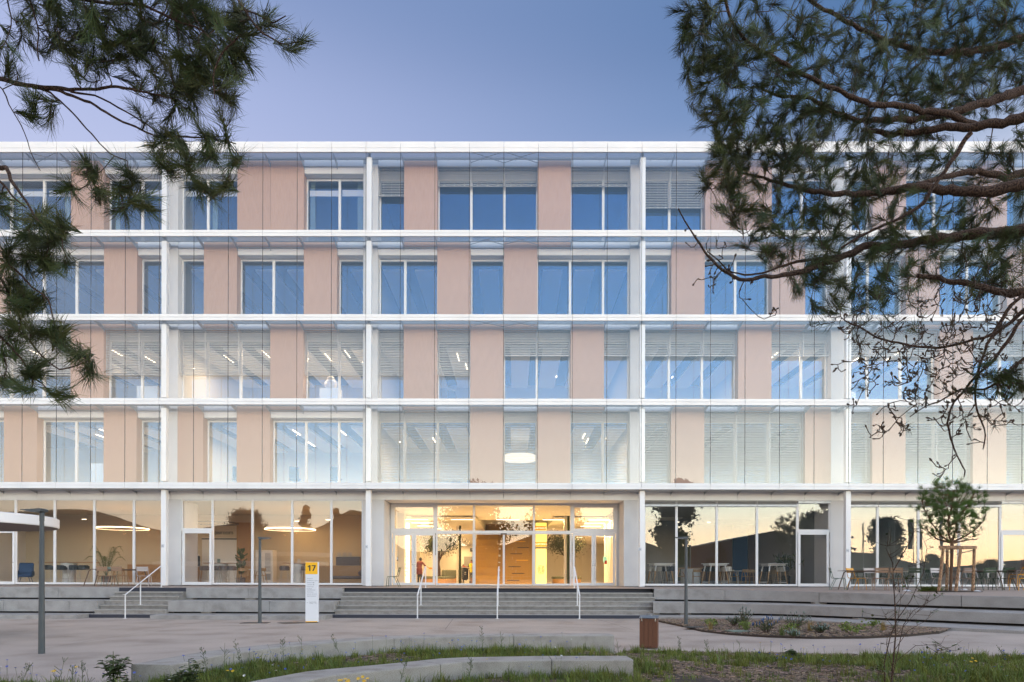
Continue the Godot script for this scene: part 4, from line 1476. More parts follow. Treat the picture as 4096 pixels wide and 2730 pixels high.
func cart() -> void:
	var d := 46.5
	var o := thing("cleaning_cart", "black cleaning cart with a large round-topped bag standing in the lobby", "cart", Vector3(px(1864, d), FLOOR, EYE.z - d), 0.25)
	var m := MB.new()
	m.bev(Vector3(-0.1, 0.60, 0.12), Vector3(0.46, 0.86, 0.34), 0.12)
	part(o, "bag", m.mesh(), mat.seat_black)
	part(o, "lid", bx(Vector3(0.62, 0.03, 0.44), 0.01), mat.lintel, Vector3(0, 1.06, 0.05))
	part(o, "red_box", bx(Vector3(0.26, 0.06, 0.2), 0.01), mat.alarm_red, Vector3(-0.1, 1.10, 0.05))
	var e := MB.new()
	e.ball(Vector3(-0.1, 0.70, 0.292), Vector3(0.05, 0.06, 0.006), 10, 5)
	e.ball(Vector3(-0.1, 0.58, 0.292), Vector3(0.07, 0.025, 0.006), 10, 5)
	part(o, "pale_emblem", e.mesh(), mat.lintel)
	for sx in [-0.33, 0.30]:
		for sz in [-0.2, 0.24]:
			var p := MB.new()
			p.rod(Vector3(sx, 0.12, sz), Vector3(sx, 1.08, sz), 0.014)
			part(o, "post", p.mesh(), mat.steel)
			var w := MB.new()
			w.lathe([Vector2(0.0, -0.018), Vector2(0.06, -0.018), Vector2(0.06, 0.018), Vector2(0.0, 0.018)], 12, Transform3D(Basis(Vector3(0, 0, 1), PI / 2), Vector3(sx, 0.06, sz)))
			part(o, "wheel", w.mesh(), mat.seat_black)
	var mop := MB.new()
	mop.rod(Vector3(0.62, 0.02, 0.1), Vector3(0.40, 1.15, 0.0), 0.012)
	single("mop", mop.mesh(), mat.steel, "thin mop handle leaning against the black cleaning cart", "mop", Vector3(px(1864, d), FLOOR, EYE.z - d), 0.25)


func shelf_unit(at: Vector3) -> void:
	var o := thing("white_cabinet", "tall white vending cabinet with a slatted glass front in the showroom", "cabinet", at)
	part(o, "carcass", bx(Vector3(0.95, 1.75, 0.6), 0.02), mat.lacquer, Vector3(0, 0.92, 0))
	part(o, "display", bx(Vector3(0.30, 1.0, 0.02)), mat.inside_grey, Vector3(0.2, 1.15, 0.30))
	for i in 14:
		part(o, "slat", bx(Vector3(0.30, 0.02, 0.02)), mat.frame, Vector3(0.2, 0.69 + i * 0.07, 0.315))
	part(o, "vent", bx(Vector3(0.30, 0.34, 0.02)), mat.inside_grey, Vector3(0.2, 0.38, 0.30))


func showroom() -> void:
	var b := FLOOR
	var z := func(d): return EYE.z - d
	ring_lamp("glowing ring lamp hanging in the showroom behind the outdoor brown table", Vector3(px(481.5, 34.3), yy(2119, 34.3), z.call(34.3)), 1.21, true)
	ring_lamp("glowing ring lamp hanging in the showroom behind the yellow number sign", Vector3(px(1159, 34.3), yy(2121, 34.3), z.call(34.3)), 1.21, true)
	ring_lamp("unlit dark ring lamp hanging deep in the showroom above the lettering", Vector3(px(850, 36.5), yy(2098, 36.5), z.call(36.5)), 1.25, false)
	var w := thing("wall_lettering", "dark showroom lettering on the pale rear wall", "lettering", Vector3(px(826, 37.9), yy(2134, 37.9), z.call(38.02)))
	words(w, "letters", "showroom", 0.29, mat.ink, Vector3.ZERO)
	# feature boards on the back wall
	for e in [[805, 944, 2156, 2330], [944, 1000, 2094, 2330]]:
		slab(bld, "wall_board", Vector3(px(e[0], 38.0), b, z.call(38.04)), Vector3(px(e[1], 38.0), yy(e[2], 38.0), z.call(37.98)), mat.oak if e[0] > 900 else mat.inside_white)
	slab(bld, "picture_rail", Vector3(px(805, 38.0), yy(2158, 38.0), z.call(37.98)), Vector3(px(944, 38.0), yy(2162, 38.0), z.call(37.93)), mat.ink)
	# left room
	drum_table("long oak bar table on a white drum, left of the palm", Vector3(px(270, 33.6), b, z.call(33.6)), 2.6, 1.08, "bar tables in the showroom")
	for i in 4:
		var p: float = [196, 240, 292, 330][i]
		bar_stool("%s padded bar stool at the bar table left of the palm" % ["black", "second black", "third black", "last black"][i], Vector3(px(p, 33.0), b, z.call(33.0)), PI + 0.2 * (i - 1), mat.seat_black, mat.seat_cream, "black stools at the left bar table")
	palm(Vector3(px(420, 34.6), b, z.call(34.6)))
	for q in [[470, 35.0, 0.3, "oak armchair behind the outdoor brown table, under the ring lamp"], [560, 35.4, -0.5, "oak armchair by the showroom wall beside the first white column"], [630, 34.4, 1.8, "oak armchair closest to the first white column"]]:
		oak_chair(q[3], Vector3(px(q[0], q[1]), b, z.call(q[1])), q[2], mat.oak, "oak armchairs in the showroom")
	slab(bld, "low_panelling", Vector3(px(505, 38.0), b, z.call(38.03)), Vector3(px(645, 38.0), b + 1.05, z.call(37.98)), mat.oak)
	single("blue_armchair", lounge_mesh(), solid("blue_cloth", lin(0.03, 0.07, 0.16), 0.9), "dark blue lounge chair behind the tall street lamp pole", "armchair", Vector3(px(92, 33.5), b, z.call(33.5)), 0.4)
	# second room
	var co := thing("coffee_counter", "oak counter behind the glass door left of the fig plant", "counter", Vector3(px(762, 37.2), b, z.call(37.2)))
	part(co, "cupboard", bx(Vector3(0.9, 0.92, 0.6), 0.01), mat.oak, Vector3(0, 0.46, 0))
	part(co, "worktop", bx(Vector3(0.96, 0.03, 0.64), 0.005), mat.lacquer, Vector3(0, 0.936, 0))
	var cf := thing("coffee_machine", "black coffee machine with a small green display on the oak counter", "coffee machine", Vector3(px(772, 37.2), b + 0.952, z.call(37.2)))
	part(cf, "body", bx(Vector3(0.42, 0.56, 0.42), 0.03), mat.seat_black, Vector3(0.05, 0.28, 0))
	part(cf, "hopper", bx(Vector3(0.2, 0.2, 0.22), 0.03), mat.seat_black, Vector3(-0.08, 0.66, 0))
	part(cf, "display", bx(Vector3(0.06, 0.13, 0.01)), mat.exit_green, Vector3(-0.04, 0.3, 0.216))
	for i in 4:
		var cu := MB.new()   # one of a row
		cu.lathe([Vector2(0, 0), Vector2(0.025, 0), Vector2(0.04, 0.08), Vector2(0.034, 0.08), Vector2(0.02, 0.01)], 10)
		single("cup", cu.mesh(), mat.lacquer, "white cup on the black coffee machine, %s of four from the hopper" % ["first", "second", "third", "last"][i], "cup", Vector3(px(772, 37.2) + 0.08 + i * 0.065, b + 0.952 + 0.56, z.call(37.1)), 0.0, "cups on the coffee machine")
	drum_table("oak topped bar table on a white drum beside the fig plant", Vector3(px(880, 34.6), b, z.call(34.6)), 1.5, 1.08, "bar tables in the showroom")
	drum_table("oak topped bar table on a white drum behind the yellow number sign", Vector3(px(1190, 34.3), b, z.call(34.3)), 1.35, 1.08, "bar tables in the showroom")
	for q in [[815, 33.8, "grey bar stool seen through the glass door beside the coffee counter"], [865, 33.6, "grey bar stool just right of the glass door"], [893, 33.6, "grey bar stool in front of the fig plant, left of two"], [924, 33.7, "grey bar stool in front of the fig plant, right of two"], [1136, 33.6, "grey bar stool between the street lamp and the yellow number sign"], [1222, 33.7, "grey bar stool half hidden by the yellow number sign"]]:
		bar_stool(q[2], Vector3(px(q[0], q[1]), b, z.call(q[1])), PI + 0.15, mat.chair_taupe, mat.seat_cream, "grey bar stools in the showroom")
	for q in [[765, 34.4, 1.6, "oak armchair behind the glass door by the coffee counter"], [970, 32.6, 0.2, "oak armchair left of the street lamp, its back to the window"], [1040, 32.9, -0.9, "oak armchair right of the street lamp in the showroom"]]:
		oak_chair(q[3], Vector3(px(q[0], q[1]), b, z.call(q[1])), q[2], mat.oak, "oak armchairs in the showroom")
	var rt := thing("round_table", "low white table between two oak armchairs behind the street lamp", "table", Vector3(px(1005, 33.3), b, z.call(33.3)))
	part(rt, "table_top", bx(Vector3(1.0, 0.03, 0.7), 0.01), mat.lacquer, Vector3(0, 0.735, 0))
	part(rt, "pedestal", bx(Vector3(0.09, 0.72, 0.09), 0.01), mat.lacquer, Vector3(0, 0.36, 0))
	fig(Vector3(px(960, 34.6), b, z.call(34.6)))
	shelf_unit(Vector3(px(1062, 36.5), b, z.call(36.5)))
	for q in [[875, 2245, 34.6, "small leaflet stand on the bar table beside the fig plant"], [1196, 2244, 34.3, "small leaflet stand on the bar table behind the number sign"]]:
		single("leaflet_stand", bx(Vector3(0.14, 0.2, 0.02)), mat.chair_sage if q[0] < 1000 else mat.seat_cream, q[3], "leaflet stand", Vector3(px(q[0], q[2]), b + 1.08 + 0.1, z.call(q[2] - 0.1)), 0.2, "leaflet stands in the showroom")
	var de := thing("reception_desk", "long oak reception desk with a grey raised screen near the third white column", "desk", Vector3(px(1365, 34.5), b, z.call(34.5)))
	part(de, "front", bx(Vector3(2.4, 0.95, 0.5), 0.01), mat.oak, Vector3(-0.05, 0.475, 0))
	part(de, "screen", bx(Vector3(1.2, 0.42, 0.3), 0.01), mat.chair_taupe, Vector3(0.35, 1.17, 0))
	part(de, "shelf", bx(Vector3(1.3, 0.03, 0.36), 0.004), mat.seat_cream, Vector3(0.35, 1.40, 0))
	for i in 3:
		single("picture_frame", bx(Vector3(0.17, 0.2, 0.02)), mat.seat_cream, "%s small frame standing on the reception desk" % ["first", "middle", "last"][i], "frame", Vector3(px(1355 + i * 22, 34.5), b + 1.52, z.call(34.5)), 0.1 * i, "frames on the reception desk")
	var sf := thing("showroom_sofa", "grey cushioned sofa on an oak base in front of the reception desk", "sofa", Vector3(px(1395, 32.6), b, z.call(32.6)))
	part(sf, "timber_base", bx(Vector3(1.7, 0.28, 0.6), 0.02), mat.oak, Vector3(0, 0.14, 0))
	part(sf, "cushion", bx(Vector3(1.72, 0.14, 0.62), 0.05), mat.chair_taupe, Vector3(0, 0.36, 0))
	part(sf, "backrest", bx(Vector3(0.4, 0.32, 0.5), 0.12), mat.chair_taupe, Vector3(0.66, 0.56, 0))
	# daylight-warm strip of the left room
	for q in [[330, 36, "short ceiling light deep in the left showroom"], [1185, 37, "short ceiling light above the second ring lamp"], [1310, 36, "short ceiling light near the reception desk"]]:
		linear_lamp(Vector3(px(q[0], q[1]), 4.6, z.call(q[1])), 0.25, false, 1.6, q[2], "short ceiling lights in the showroom")


func lounge_mesh() -> Mesh:
	var m := MB.new()
	m.bev(Vector3(0, 0.40, 0), Vector3(0.62, 0.14, 0.58), 0.05)
	m.bev(Vector3(0, 0.72, -0.26), Vector3(0.62, 0.66, 0.12), 0.05, Basis(Vector3.RIGHT, -0.2))
	for s in [-1, 1]:
		m.bev(Vector3(s * 0.31, 0.52, -0.02), Vector3(0.08, 0.26, 0.52), 0.035)
		for t in [-1, 1]:
			m.tube([Vector3(s * 0.2, 0.34, t * 0.2), Vector3(s * 0.3, 0, t * 0.28)], [0.016, 0.01], 5)
	return m.mesh()


func palm(at: Vector3) -> void:
	var o := thing("potted_palm", "tall potted palm with arching fronds behind the outdoor brown table", "plant", at)
	var p := MB.new()
	p.lathe([Vector2(0, 0), Vector2(0.17, 0), Vector2(0.22, 0.4), Vector2(0.19, 0.4), Vector2(0.18, 0.34), Vector2(0, 0.34)], 16)
	part(o, "pot", p.mesh(), mat.chair_taupe)
	for i in 11:
		var a := TAU * i / 11.0 + 0.4
		var l := 0.75 + 0.25 * ((i * 7) % 4) / 4.0
		var up := 1.0 + 0.28 * (i % 3)
		var pts := []
		for k in 6:
			var t := k / 5.0
			pts.append(Vector3(sin(a) * l * t, 0.35 + up * sin(t * 2.2) * 0.95 + t * 0.15, cos(a) * l * t))
		var f := MB.new()
		f.tube(pts, [0.012, 0.01, 0.008, 0.006, 0.004, 0.002], 4, false)
		for k in range(6, 30):
			var t := k / 30.0 * 5.0
			var q: Vector3 = pts[int(t)].lerp(pts[mini(int(t) + 1, 5)], t - int(t))
			var tg: Vector3 = (pts[mini(int(t) + 1, 5)] - pts[int(t)]).normalized() if int(t) < 5 else Vector3.DOWN
			var sd := tg.cross(Vector3.UP).normalized()
			for s in [-1, 1]:
				var e: Vector3 = q + sd * s * 0.24 * (1.1 - t / 6.0) + tg * 0.17 + Vector3(0, -0.07, 0)
				f.tri(q - tg * 0.012, q + tg * 0.012, e)
		part(o, "frond", f.mesh(), mat.leaf)


func fig(at: Vector3) -> void:
	var o := thing("fig_plant", "dark broad-leaved fig plant between the bar table and the white cabinet", "plant", at)
	var t := MB.new()
	t.tube([Vector3(0, 0, 0), Vector3(0.05, 0.7, 0), Vector3(-0.03, 1.7, 0)], [0.03, 0.022, 0.012], 6)
	part(o, "stem", t.mesh(), mat.bark)
	var r := MB.new()
	r.lathe([Vector2(0, 0), Vector2(0.2, 0), Vector2(0.24, 0.34), Vector2(0.2, 0.34), Vector2(0, 0.3)], 14)
	part(o, "pot", r.mesh(), mat.chair_taupe)
	for i in 26:
		var h := 0.45 + 1.25 * i / 26.0
		var a := i * 2.4
		var b := Basis(Vector3.UP, a) * Basis(Vector3.RIGHT, rng.randf_range(0.3, 1.0))
		var m := MB.new()
		var s := rng.randf_range(0.26, 0.36)
		for k in [[0.0, 0.05, 0.35, 0.42], [0.35, 0.42, 0.75, 0.48], [0.75, 0.48, 1.0, 0.1]]:
			for sg in [-1, 1]:
				m.poly([Vector3(0, k[0] * s, 0), Vector3(sg * k[1] * s * 0.7, k[0] * s, 0.04), Vector3(sg * k[3] * s * 0.7, k[2] * s, 0.05), Vector3(0, k[2] * s, 0.01)])
		var e := part(o, "leaf", m.mesh(), mat.leaf)
		e.transform = Transform3D(b, Vector3(0, h, 0) + b * Vector3(0, 0.06, 0))


func cafe() -> void:
	var b := FLOOR
	var z := func(d): return EYE.z - d
	# coloured boards on the rear wall
	var cols := [[2700, 2760, "cafe_olive", 0.10, 0.11, 0.06], [2765, 2930, "cafe_brown", 0.17, 0.10, 0.06], [2933, 2992, "cafe_blue", 0.03, 0.09, 0.22], [2995, 3064, "cafe_plum", 0.15, 0.10, 0.09], [3066, 3106, "cafe_beige", 0.32, 0.28, 0.20], [3108, 3152, "cafe_blue", 0.03, 0.09, 0.22]]
	for c in cols:
		if not mat.has(c[2]):
			solid(c[2], lin(c[3], c[4], c[5]), 0.8)
		slab(bld, "wall_board", Vector3(px(c[0], 40.1), b + 0.2, z.call(40.24)), Vector3(px(c[1], 40.1), 4.7, z.call(40.2)), mat[c[2]])
	for q in [[2643, 32.4, 1.05, "white trestle bar table in the cafe nearest the lobby"], [2860, 32.4, 1.05, "white trestle bar table in the middle of the cafe behind the lamp post"], [3092, 32.3, 1.05, "white trestle bar table in the cafe beside the plant and glass door"]]:
		trestle_table(q[3], Vector3(px(q[0], q[1]), b, z.call(q[1])), q[2], 1.05, 0.25, "white trestle tables in the cafe")
	var st := [[2592, 33.4, 0], [2612, 33.6, 0], [2626, 33.3, 0], [2668, 33.4, 1], [2690, 32.4, 1], [2826, 32.9, 1], [2842, 33.4, 1], [2905, 32.5, 0], [2896, 33.2, 0], [3046, 32.9, 1], [3062, 33.3, 1], [3120, 32.9, 0], [3136, 33.0, 1]]
	var names := ["leftmost cream bar stool by the first cafe trestle table", "cream bar stool second from the lobby wall in the cafe", "cream bar stool behind the first cafe trestle table", "black bar stool behind the first cafe trestle table", "black bar stool at the right end of the first cafe trestle table", "black bar stool left of the middle cafe trestle table", "black bar stool behind the middle cafe trestle table", "cream bar stool right of the middle cafe trestle table", "cream bar stool behind the right end of the middle trestle table", "black bar stool left of the last cafe trestle table", "black bar stool behind the last cafe trestle table", "cream bar stool right of the last cafe trestle table", "black bar stool by the cafe plant"]
	for i in st.size():
		bar_stool(names[i], Vector3(px(st[i][0], st[i][1]), b, z.call(st[i][1])), 2.6 + 0.5 * (i % 3), mat.seat_black if st[i][2] else mat.seat_cream, mat.seat_black if st[i][2] else mat.seat_cream, "bar stools in the cafe")
	var oc := [[2724, 33.6, 1.3, "oak armchair in the cafe right of the first trestle table"], [2790, 33.4, -0.4, "oak armchair in the cafe behind the lamp post"], [2990, 33.6, 0.2, "oak armchair in the cafe between the middle and last trestle tables"], [3010, 34.4, 2.4, "oak armchair in the cafe behind another, left of the last trestle table"], [2936, 34.6, 1.0, "oak armchair deep in the cafe before the blue board"]]
	for q in oc:
		oak_chair(q[3], Vector3(px(q[0], q[1]), b, z.call(q[1])), q[2], mat.oak, "oak armchairs in the cafe")
	var dt := thing("dining_table", "white dining table on one pedestal in the middle of the cafe", "table", Vector3(px(2950, 35.0), b, z.call(35.0)))
	part(dt, "table_top", bx(Vector3(1.4, 0.03, 0.8), 0.01), mat.lacquer, Vector3(0, 0.735, 0))
	part(dt, "pedestal", bx(Vector3(0.1, 0.72, 0.1), 0.01), mat.lacquer, Vector3(0, 0.36, 0))
	var dk := thing("drum_counter", "round pale counter behind the lamp post in the cafe", "counter", Vector3(px(2762, 36.0), b, z.call(36.0)))
	var dm := MB.new()
	dm.lathe([Vector2(0.5, 0), Vector2(0.5, 0.85), Vector2(0, 0.86)], 20)
	part(dk, "drum", dm.mesh(), mat.lacquer)
	part(dk, "counter_top", bx(Vector3(1.8, 0.04, 0.8), 0.01), mat.oak, Vector3(0, 0.885, 0))
	var cc := thing("cafe_counter", "oak cafe counter with coffee machines behind the right glass door", "counter", Vector3(px(3250, 35.5), b, z.call(35.5)))
	part(cc, "cupboard", bx(Vector3(1.7, 0.9, 0.7), 0.01), mat.oak, Vector3(0, 0.45, 0))
	part(cc, "worktop", bx(Vector3(1.8, 0.04, 0.8), 0.006), mat.lacquer, Vector3(0, 0.92, 0))
	var es := thing("espresso_machine", "chrome espresso machine and taps on the cafe counter", "coffee machine", Vector3(px(3235, 35.5), b + 0.942, z.call(35.5)))
	part(es, "body", bx(Vector3(0.5, 0.45, 0.4), 0.04), mat.chrome, Vector3(0, 0.3, 0))
	part(es, "tray", bx(Vector3(0.56, 0.06, 0.46), 0.01), mat.seat_black, Vector3(0, 0.03, 0))
	var tp := MB.new()
	tp.tube([Vector3(0.7, 0, 0), Vector3(0.7, 0.62, 0), Vector3(0.5, 0.66, 0)], [0.015], 6)
	part(es, "tap", tp.mesh(), mat.chrome)
	rng.seed = 99
	var bp := thing("cafe_plant", "dark leafy indoor plant beside the last cafe trestle table", "plant", Vector3(px(3142, 33.4), b, z.call(33.4)))
	var bs := MB.new()
	bs.lathe([Vector2(0, 0), Vector2(0.2, 0), Vector2(0.22, 0.5), Vector2(0, 0.46)], 12)
	part(bp, "pot", bs.mesh(), mat.seat_black)
	var sp := []
	for i in 130:
		sp.append(Vector3(rng.randfn() * 0.26, 1.15 + rng.randfn() * 0.17, rng.randfn() * 0.2))
	leaf_cloud(bp, "foliage", sp, mat.leaf, 0.3, 0.06, 0.5, 1.0)
	var s2 := MB.new()
	s2.tube([Vector3(0, 0.45, 0), Vector3(0.03, 1.1, 0)], [0.03, 0.015], 5)
	part(bp, "stem", s2.mesh(), mat.bark)
	for q in [[2710, 2088, "short cafe ceiling light nearest the lobby"], [2834, 2089, "short cafe ceiling light behind the lamp post"], [3119, 2159, "short cafe ceiling light before the blue board"]]:
		linear_lamp(Vector3(px(q[0], 38.0), yy(q[1], 38.0), z.call(38.0)), 0.2, false, 0.9, q[2], "short ceiling lights in the cafe")
	# the second cafe room on the right
	for i in 6:
		var p: float = [3440, 3545, 3600, 3720, 3870, 3930][i]
		oak_chair("%s dark chair inside the second cafe room behind the terrace tables" % ["first", "second", "third", "fourth", "fifth", "sixth"][i], Vector3(px(p, 33.2), b, z.call(33.2)), 0.4 * i, mat.chair_dark, "dark chairs in the second cafe room")
	for i in 2:
		var p: float = [3570, 3860][i]
		var o := thing("dining_table", "%s dining table inside the second cafe room" % ["left", "right"][i], "table", Vector3(px(p, 33.8), b, z.call(33.8)), 0.0, "tables in the second cafe room")
		part(o, "table_top", bx(Vector3(2.2, 0.03, 0.8), 0.01), mat.lacquer, Vector3(0, 0.735, 0))
		for s in [-0.9, 0.9]:
			part(o, "leg", bx(Vector3(0.07, 0.72, 0.6), 0.01), mat.lacquer, Vector3(s, 0.36, 0))


func offices() -> void:
	# ceiling lights and a few cupboards on the lit floors
	var lit := [
		[0, [[-1.4, 3.4], [0.6, 4.4], [1.2, 3.2], [1.4, 5.2], [2.6, 5.0], [5.3, 4.6], [5.6, 7.0], [7.3, 3.3], [8.8, 3.3], [7.2, 6.2], [11.6, 5.0], [11.8, 4.0], [13.0, 6.2], [16.6, 4.0], [16.8, 5.2]]],
		[1, [[-0.9, 3.0], [0.4, 2.7], [1.7, 2.6], [2.4, 3.7], [5.0, 3.7], [6.4, 3.0], [7.6, 3.2], [6.6, 5.0], [8.3, 3.4], [9.3, 4.6], [9.0, 2.9], [12.5, 3.3], [12.7, 4.8], [22.6, 3.2], [24.6, 3.0], [25.4, 4.0], [26.4, 3.2]]],
		[1, [[15.8, 6.5], [19.9, 6.6]]]]
	var n := 0
	for r in lit:
		for q in r[1]:
			var f: int = r[0]
			var x := gx(q[0])
			var y: float = BANDS[f + 1] - 0.52
			n += 1
			linear_lamp(Vector3(x, y, -q[1]), 1.2 if q[1] < 6.4 else 0.3, true, 5.0 if f == 1 else 3.2, "office ceiling light on the %s floor, number %s from the left end" % [["first", "second"][f], ["one", "two", "three", "four", "five", "six", "seven", "eight", "nine", "ten", "eleven", "twelve", "thirteen", "fourteen", "fifteen", "sixteen", "seventeen", "eighteen", "nineteen"][(n - 1) % 19]], "linear lights on the office ceilings")
	var cup := [[1, 2.9, 2.3, 1.1, "white office cupboard on the second floor behind the lit blinds beside the first column"], [1, 8.6, 2.2, 1.0, "white office cupboard with a clear bag on it on the second floor"], [0, 1.45, 2.3, 1.15, "white office cupboard on the first floor, left of the first column"], [1, 24.6, 2.4, 0.9, "white office cupboard on the second floor behind the pine twigs"]]
	for c in cup:
		var o := thing("office_cupboard", c[4], "cupboard", Vector3(gx(c[1]), BANDS[c[0]] + 0.28, -c[2]), 0.0, "white cupboards in the offices")
		part(o, "carcass", bx(Vector3(0.95, c[3], 0.45), 0.01), mat.inside_white, Vector3(0, c[3] / 2, 0))
		for s in [-1, 1]:
			part(o, "door", bx(Vector3(0.46, c[3] - 0.06, 0.015), 0.003), mat.inside_white, Vector3(s * 0.236, c[3] / 2, 0.233))
	var bag := MB.new()
	bag.ball(Vector3(0, 0.22, 0), Vector3(0.30, 0.26, 0.2), 9, 6)
	bag.ball(Vector3(0, 0.48, 0), Vector3(0.17, 0.13, 0.14), 7, 5)
	single("clear_bag", bag.mesh(), mat.lacquer, "bulging pale bag lying on a second floor office cupboard", "bag", Vector3(gx(8.6), BANDS[1] + 1.28, -2.2))
	for c in [[0, 5.6, "office chair behind the first floor window right of the first column"], [0, 7.4, "office chair behind the wide first floor window, left of two"], [0, 8.7, "office chair behind the wide first floor window, right of two"], [1, 12.4, "office chair behind the lit second floor window right of the lobby column"]]:
		var o := thing("office_chair", c[2], "office chair", Vector3(gx(c[1]), BANDS[c[0]] + 0.28, -2.6), 0.5, "office chairs behind the windows")
		part(o, "seat", bx(Vector3(0.48, 0.08, 0.46), 0.03), mat.seat_black, Vector3(0, 0.48, 0))
		part(o, "backrest", bx(Vector3(0.44, 0.55, 0.06), 0.025), mat.seat_black, Vector3(0, 0.85, -0.22))
		var m := MB.new()
		m.rod(Vector3(0, 0.06, 0), Vector3(0, 0.46, 0), 0.025)
		for i in 5:
			m.rod(Vector3(0, 0.08, 0), Vector3(sin(i * TAU / 5) * 0.3, 0.04, cos(i * TAU / 5) * 0.3), 0.018, 4)
		part(o, "star_base", m.mesh(), mat.seat_black)
	var rl := thing("round_ceiling_lamp", "large glowing oval lamp behind the first floor blinds above the lobby", "ceiling light", Vector3(gx(14.5), BANDS[0] + 2.1, -4.4))
	var rm := MB.new()
	rm.lathe([Vector2(0, -0.12), Vector2(0.8, -0.10), Vector2(0.9, 0.02), Vector2(0.75, 0.16), Vector2(0, 0.2)], 24)
	part(rl, "shade", rm.mesh(), mat.oval_light)
	for i in 2:
		var rw := MB.new()
		rw.rod(Vector3(i * 0.6 - 0.3, 0.15, 0), Vector3(i * 0.6 - 0.3, 1.4, 0), 0.006, 4)
		part(rl, "wire", rw.mesh(), mat.steel)
	area_lamp(rl, Vector2(1.4, 1.4), 2.5, Color(1.0, 0.84, 0.62), Vector3(0, -0.18, 0))


# ---------------------------------------------------------------- things in the open
func street_lamp(label: String, at: Vector3, turn: float) -> void:
	var o := thing("street_lamp", label, "street lamp", at, turn, "slim grey street lamps on the forecourt")
	var p := MB.new()
	p.lathe([Vector2(0.062, 0), Vector2(0.058, 0.6), Vector2(0.043, 2.56), Vector2(0.041, 2.72), Vector2(0, 2.72)], 16)
	part(o, "pole", p.mesh(), mat.lamp_grey)
	part(o, "collar", bx(Vector3(0.082, 0.20, 0.082), 0.02), mat.lamp_grey, Vector3(0, 2.78, 0))
	var h := MB.new()
	h.prism(PackedVector2Array([Vector2(-0.06, -0.01), Vector2(0.02, -0.03), Vector2(0.20, -0.012), Vector2(0.36, 0.016), Vector2(0.36, 0.026), Vector2(0.1, 0.035), Vector2(-0.03, 0.05), Vector2(-0.07, 0.03)]), -0.11, 0.11)
	part(o, "lamp_head", h.mesh(), mat.lamp_grey, Vector3(0.01, 2.90, 0))
	part(o, "lamp_glass", bx(Vector3(0.20, 0.008, 0.15), 0.002), mat.lintel, Vector3(0.2, 2.885, 0), Vector3(0, 0, 0.09))


func bench(label: String, pts: Array, joints: Array, wide: float, top: float) -> void:
	var o := thing("concrete_bench", label, "bench", Vector3.ZERO, 0.0, "curved concrete benches in the grass")
	# smooth front line in (x, depth)
	var curve := Curve2D.new()
	for i in pts.size():
		var p := Vector2(pts[i][0], EYE.z - pts[i][1])
		var tg := (Vector2(pts[mini(i + 1, pts.size() - 1)][0], EYE.z - pts[mini(i + 1, pts.size() - 1)][1]) - Vector2(pts[maxi(i - 1, 0)][0], EYE.z - pts[maxi(i - 1, 0)][1])) * 0.17
		curve.add_point(p, -tg, tg)
	var long := curve.get_baked_length()
	var prev := 0.0
	for j in joints + [1.0]:
		var a: float = prev * long + (0.0 if prev == 0.0 else 0.006)
		var b: float = j * long - (0.0 if j == 1.0 else 0.006)
		prev = j
		var n := maxi(2, int((b - a) / 0.12))
		var pr := []
		for i in n + 1:
			var s := lerpf(a, b, i / float(n))
			var p := curve.sample_baked(s)
			var t := (curve.sample_baked(minf(s + 0.02, long)) - curve.sample_baked(maxf(s - 0.02, 0))).normalized()
			var nn := Vector2(t.y, -t.x)
			var q := p + nn * wide
			var c := 0.014
			var pc := p + nn * c
			var qc := q - nn * c
			pr.append([Vector3(p.x, -0.1, p.y), Vector3(p.x, top - c, p.y), Vector3(pc.x, top, pc.y), Vector3(qc.x, top, qc.y), Vector3(q.x, top - c, q.y), Vector3(q.x, -0.1, q.y)])
		var m := MB.new()
		for i in n:
			var mid: Vector3 = (pr[i][0] + pr[i][4]) * 0.5
			for k in 5:
				m.poly([pr[i][k], pr[i + 1][k], pr[i + 1][k + 1], pr[i][k + 1]], (pr[i][k] + pr[i][k + 1]) * 0.5 - mid)
		m.poly([pr[0][0], pr[0][1], pr[0][2], pr[0][3], pr[0][4], pr[0][5]], pr[0][0] - pr[1][0])
		m.poly([pr[n][0], pr[n][1], pr[n][2], pr[n][3], pr[n][4], pr[n][5]], pr[n][0] - pr[n - 1][0])
		part(o, "bench_segment", m.mesh(), mat.concrete_pale)


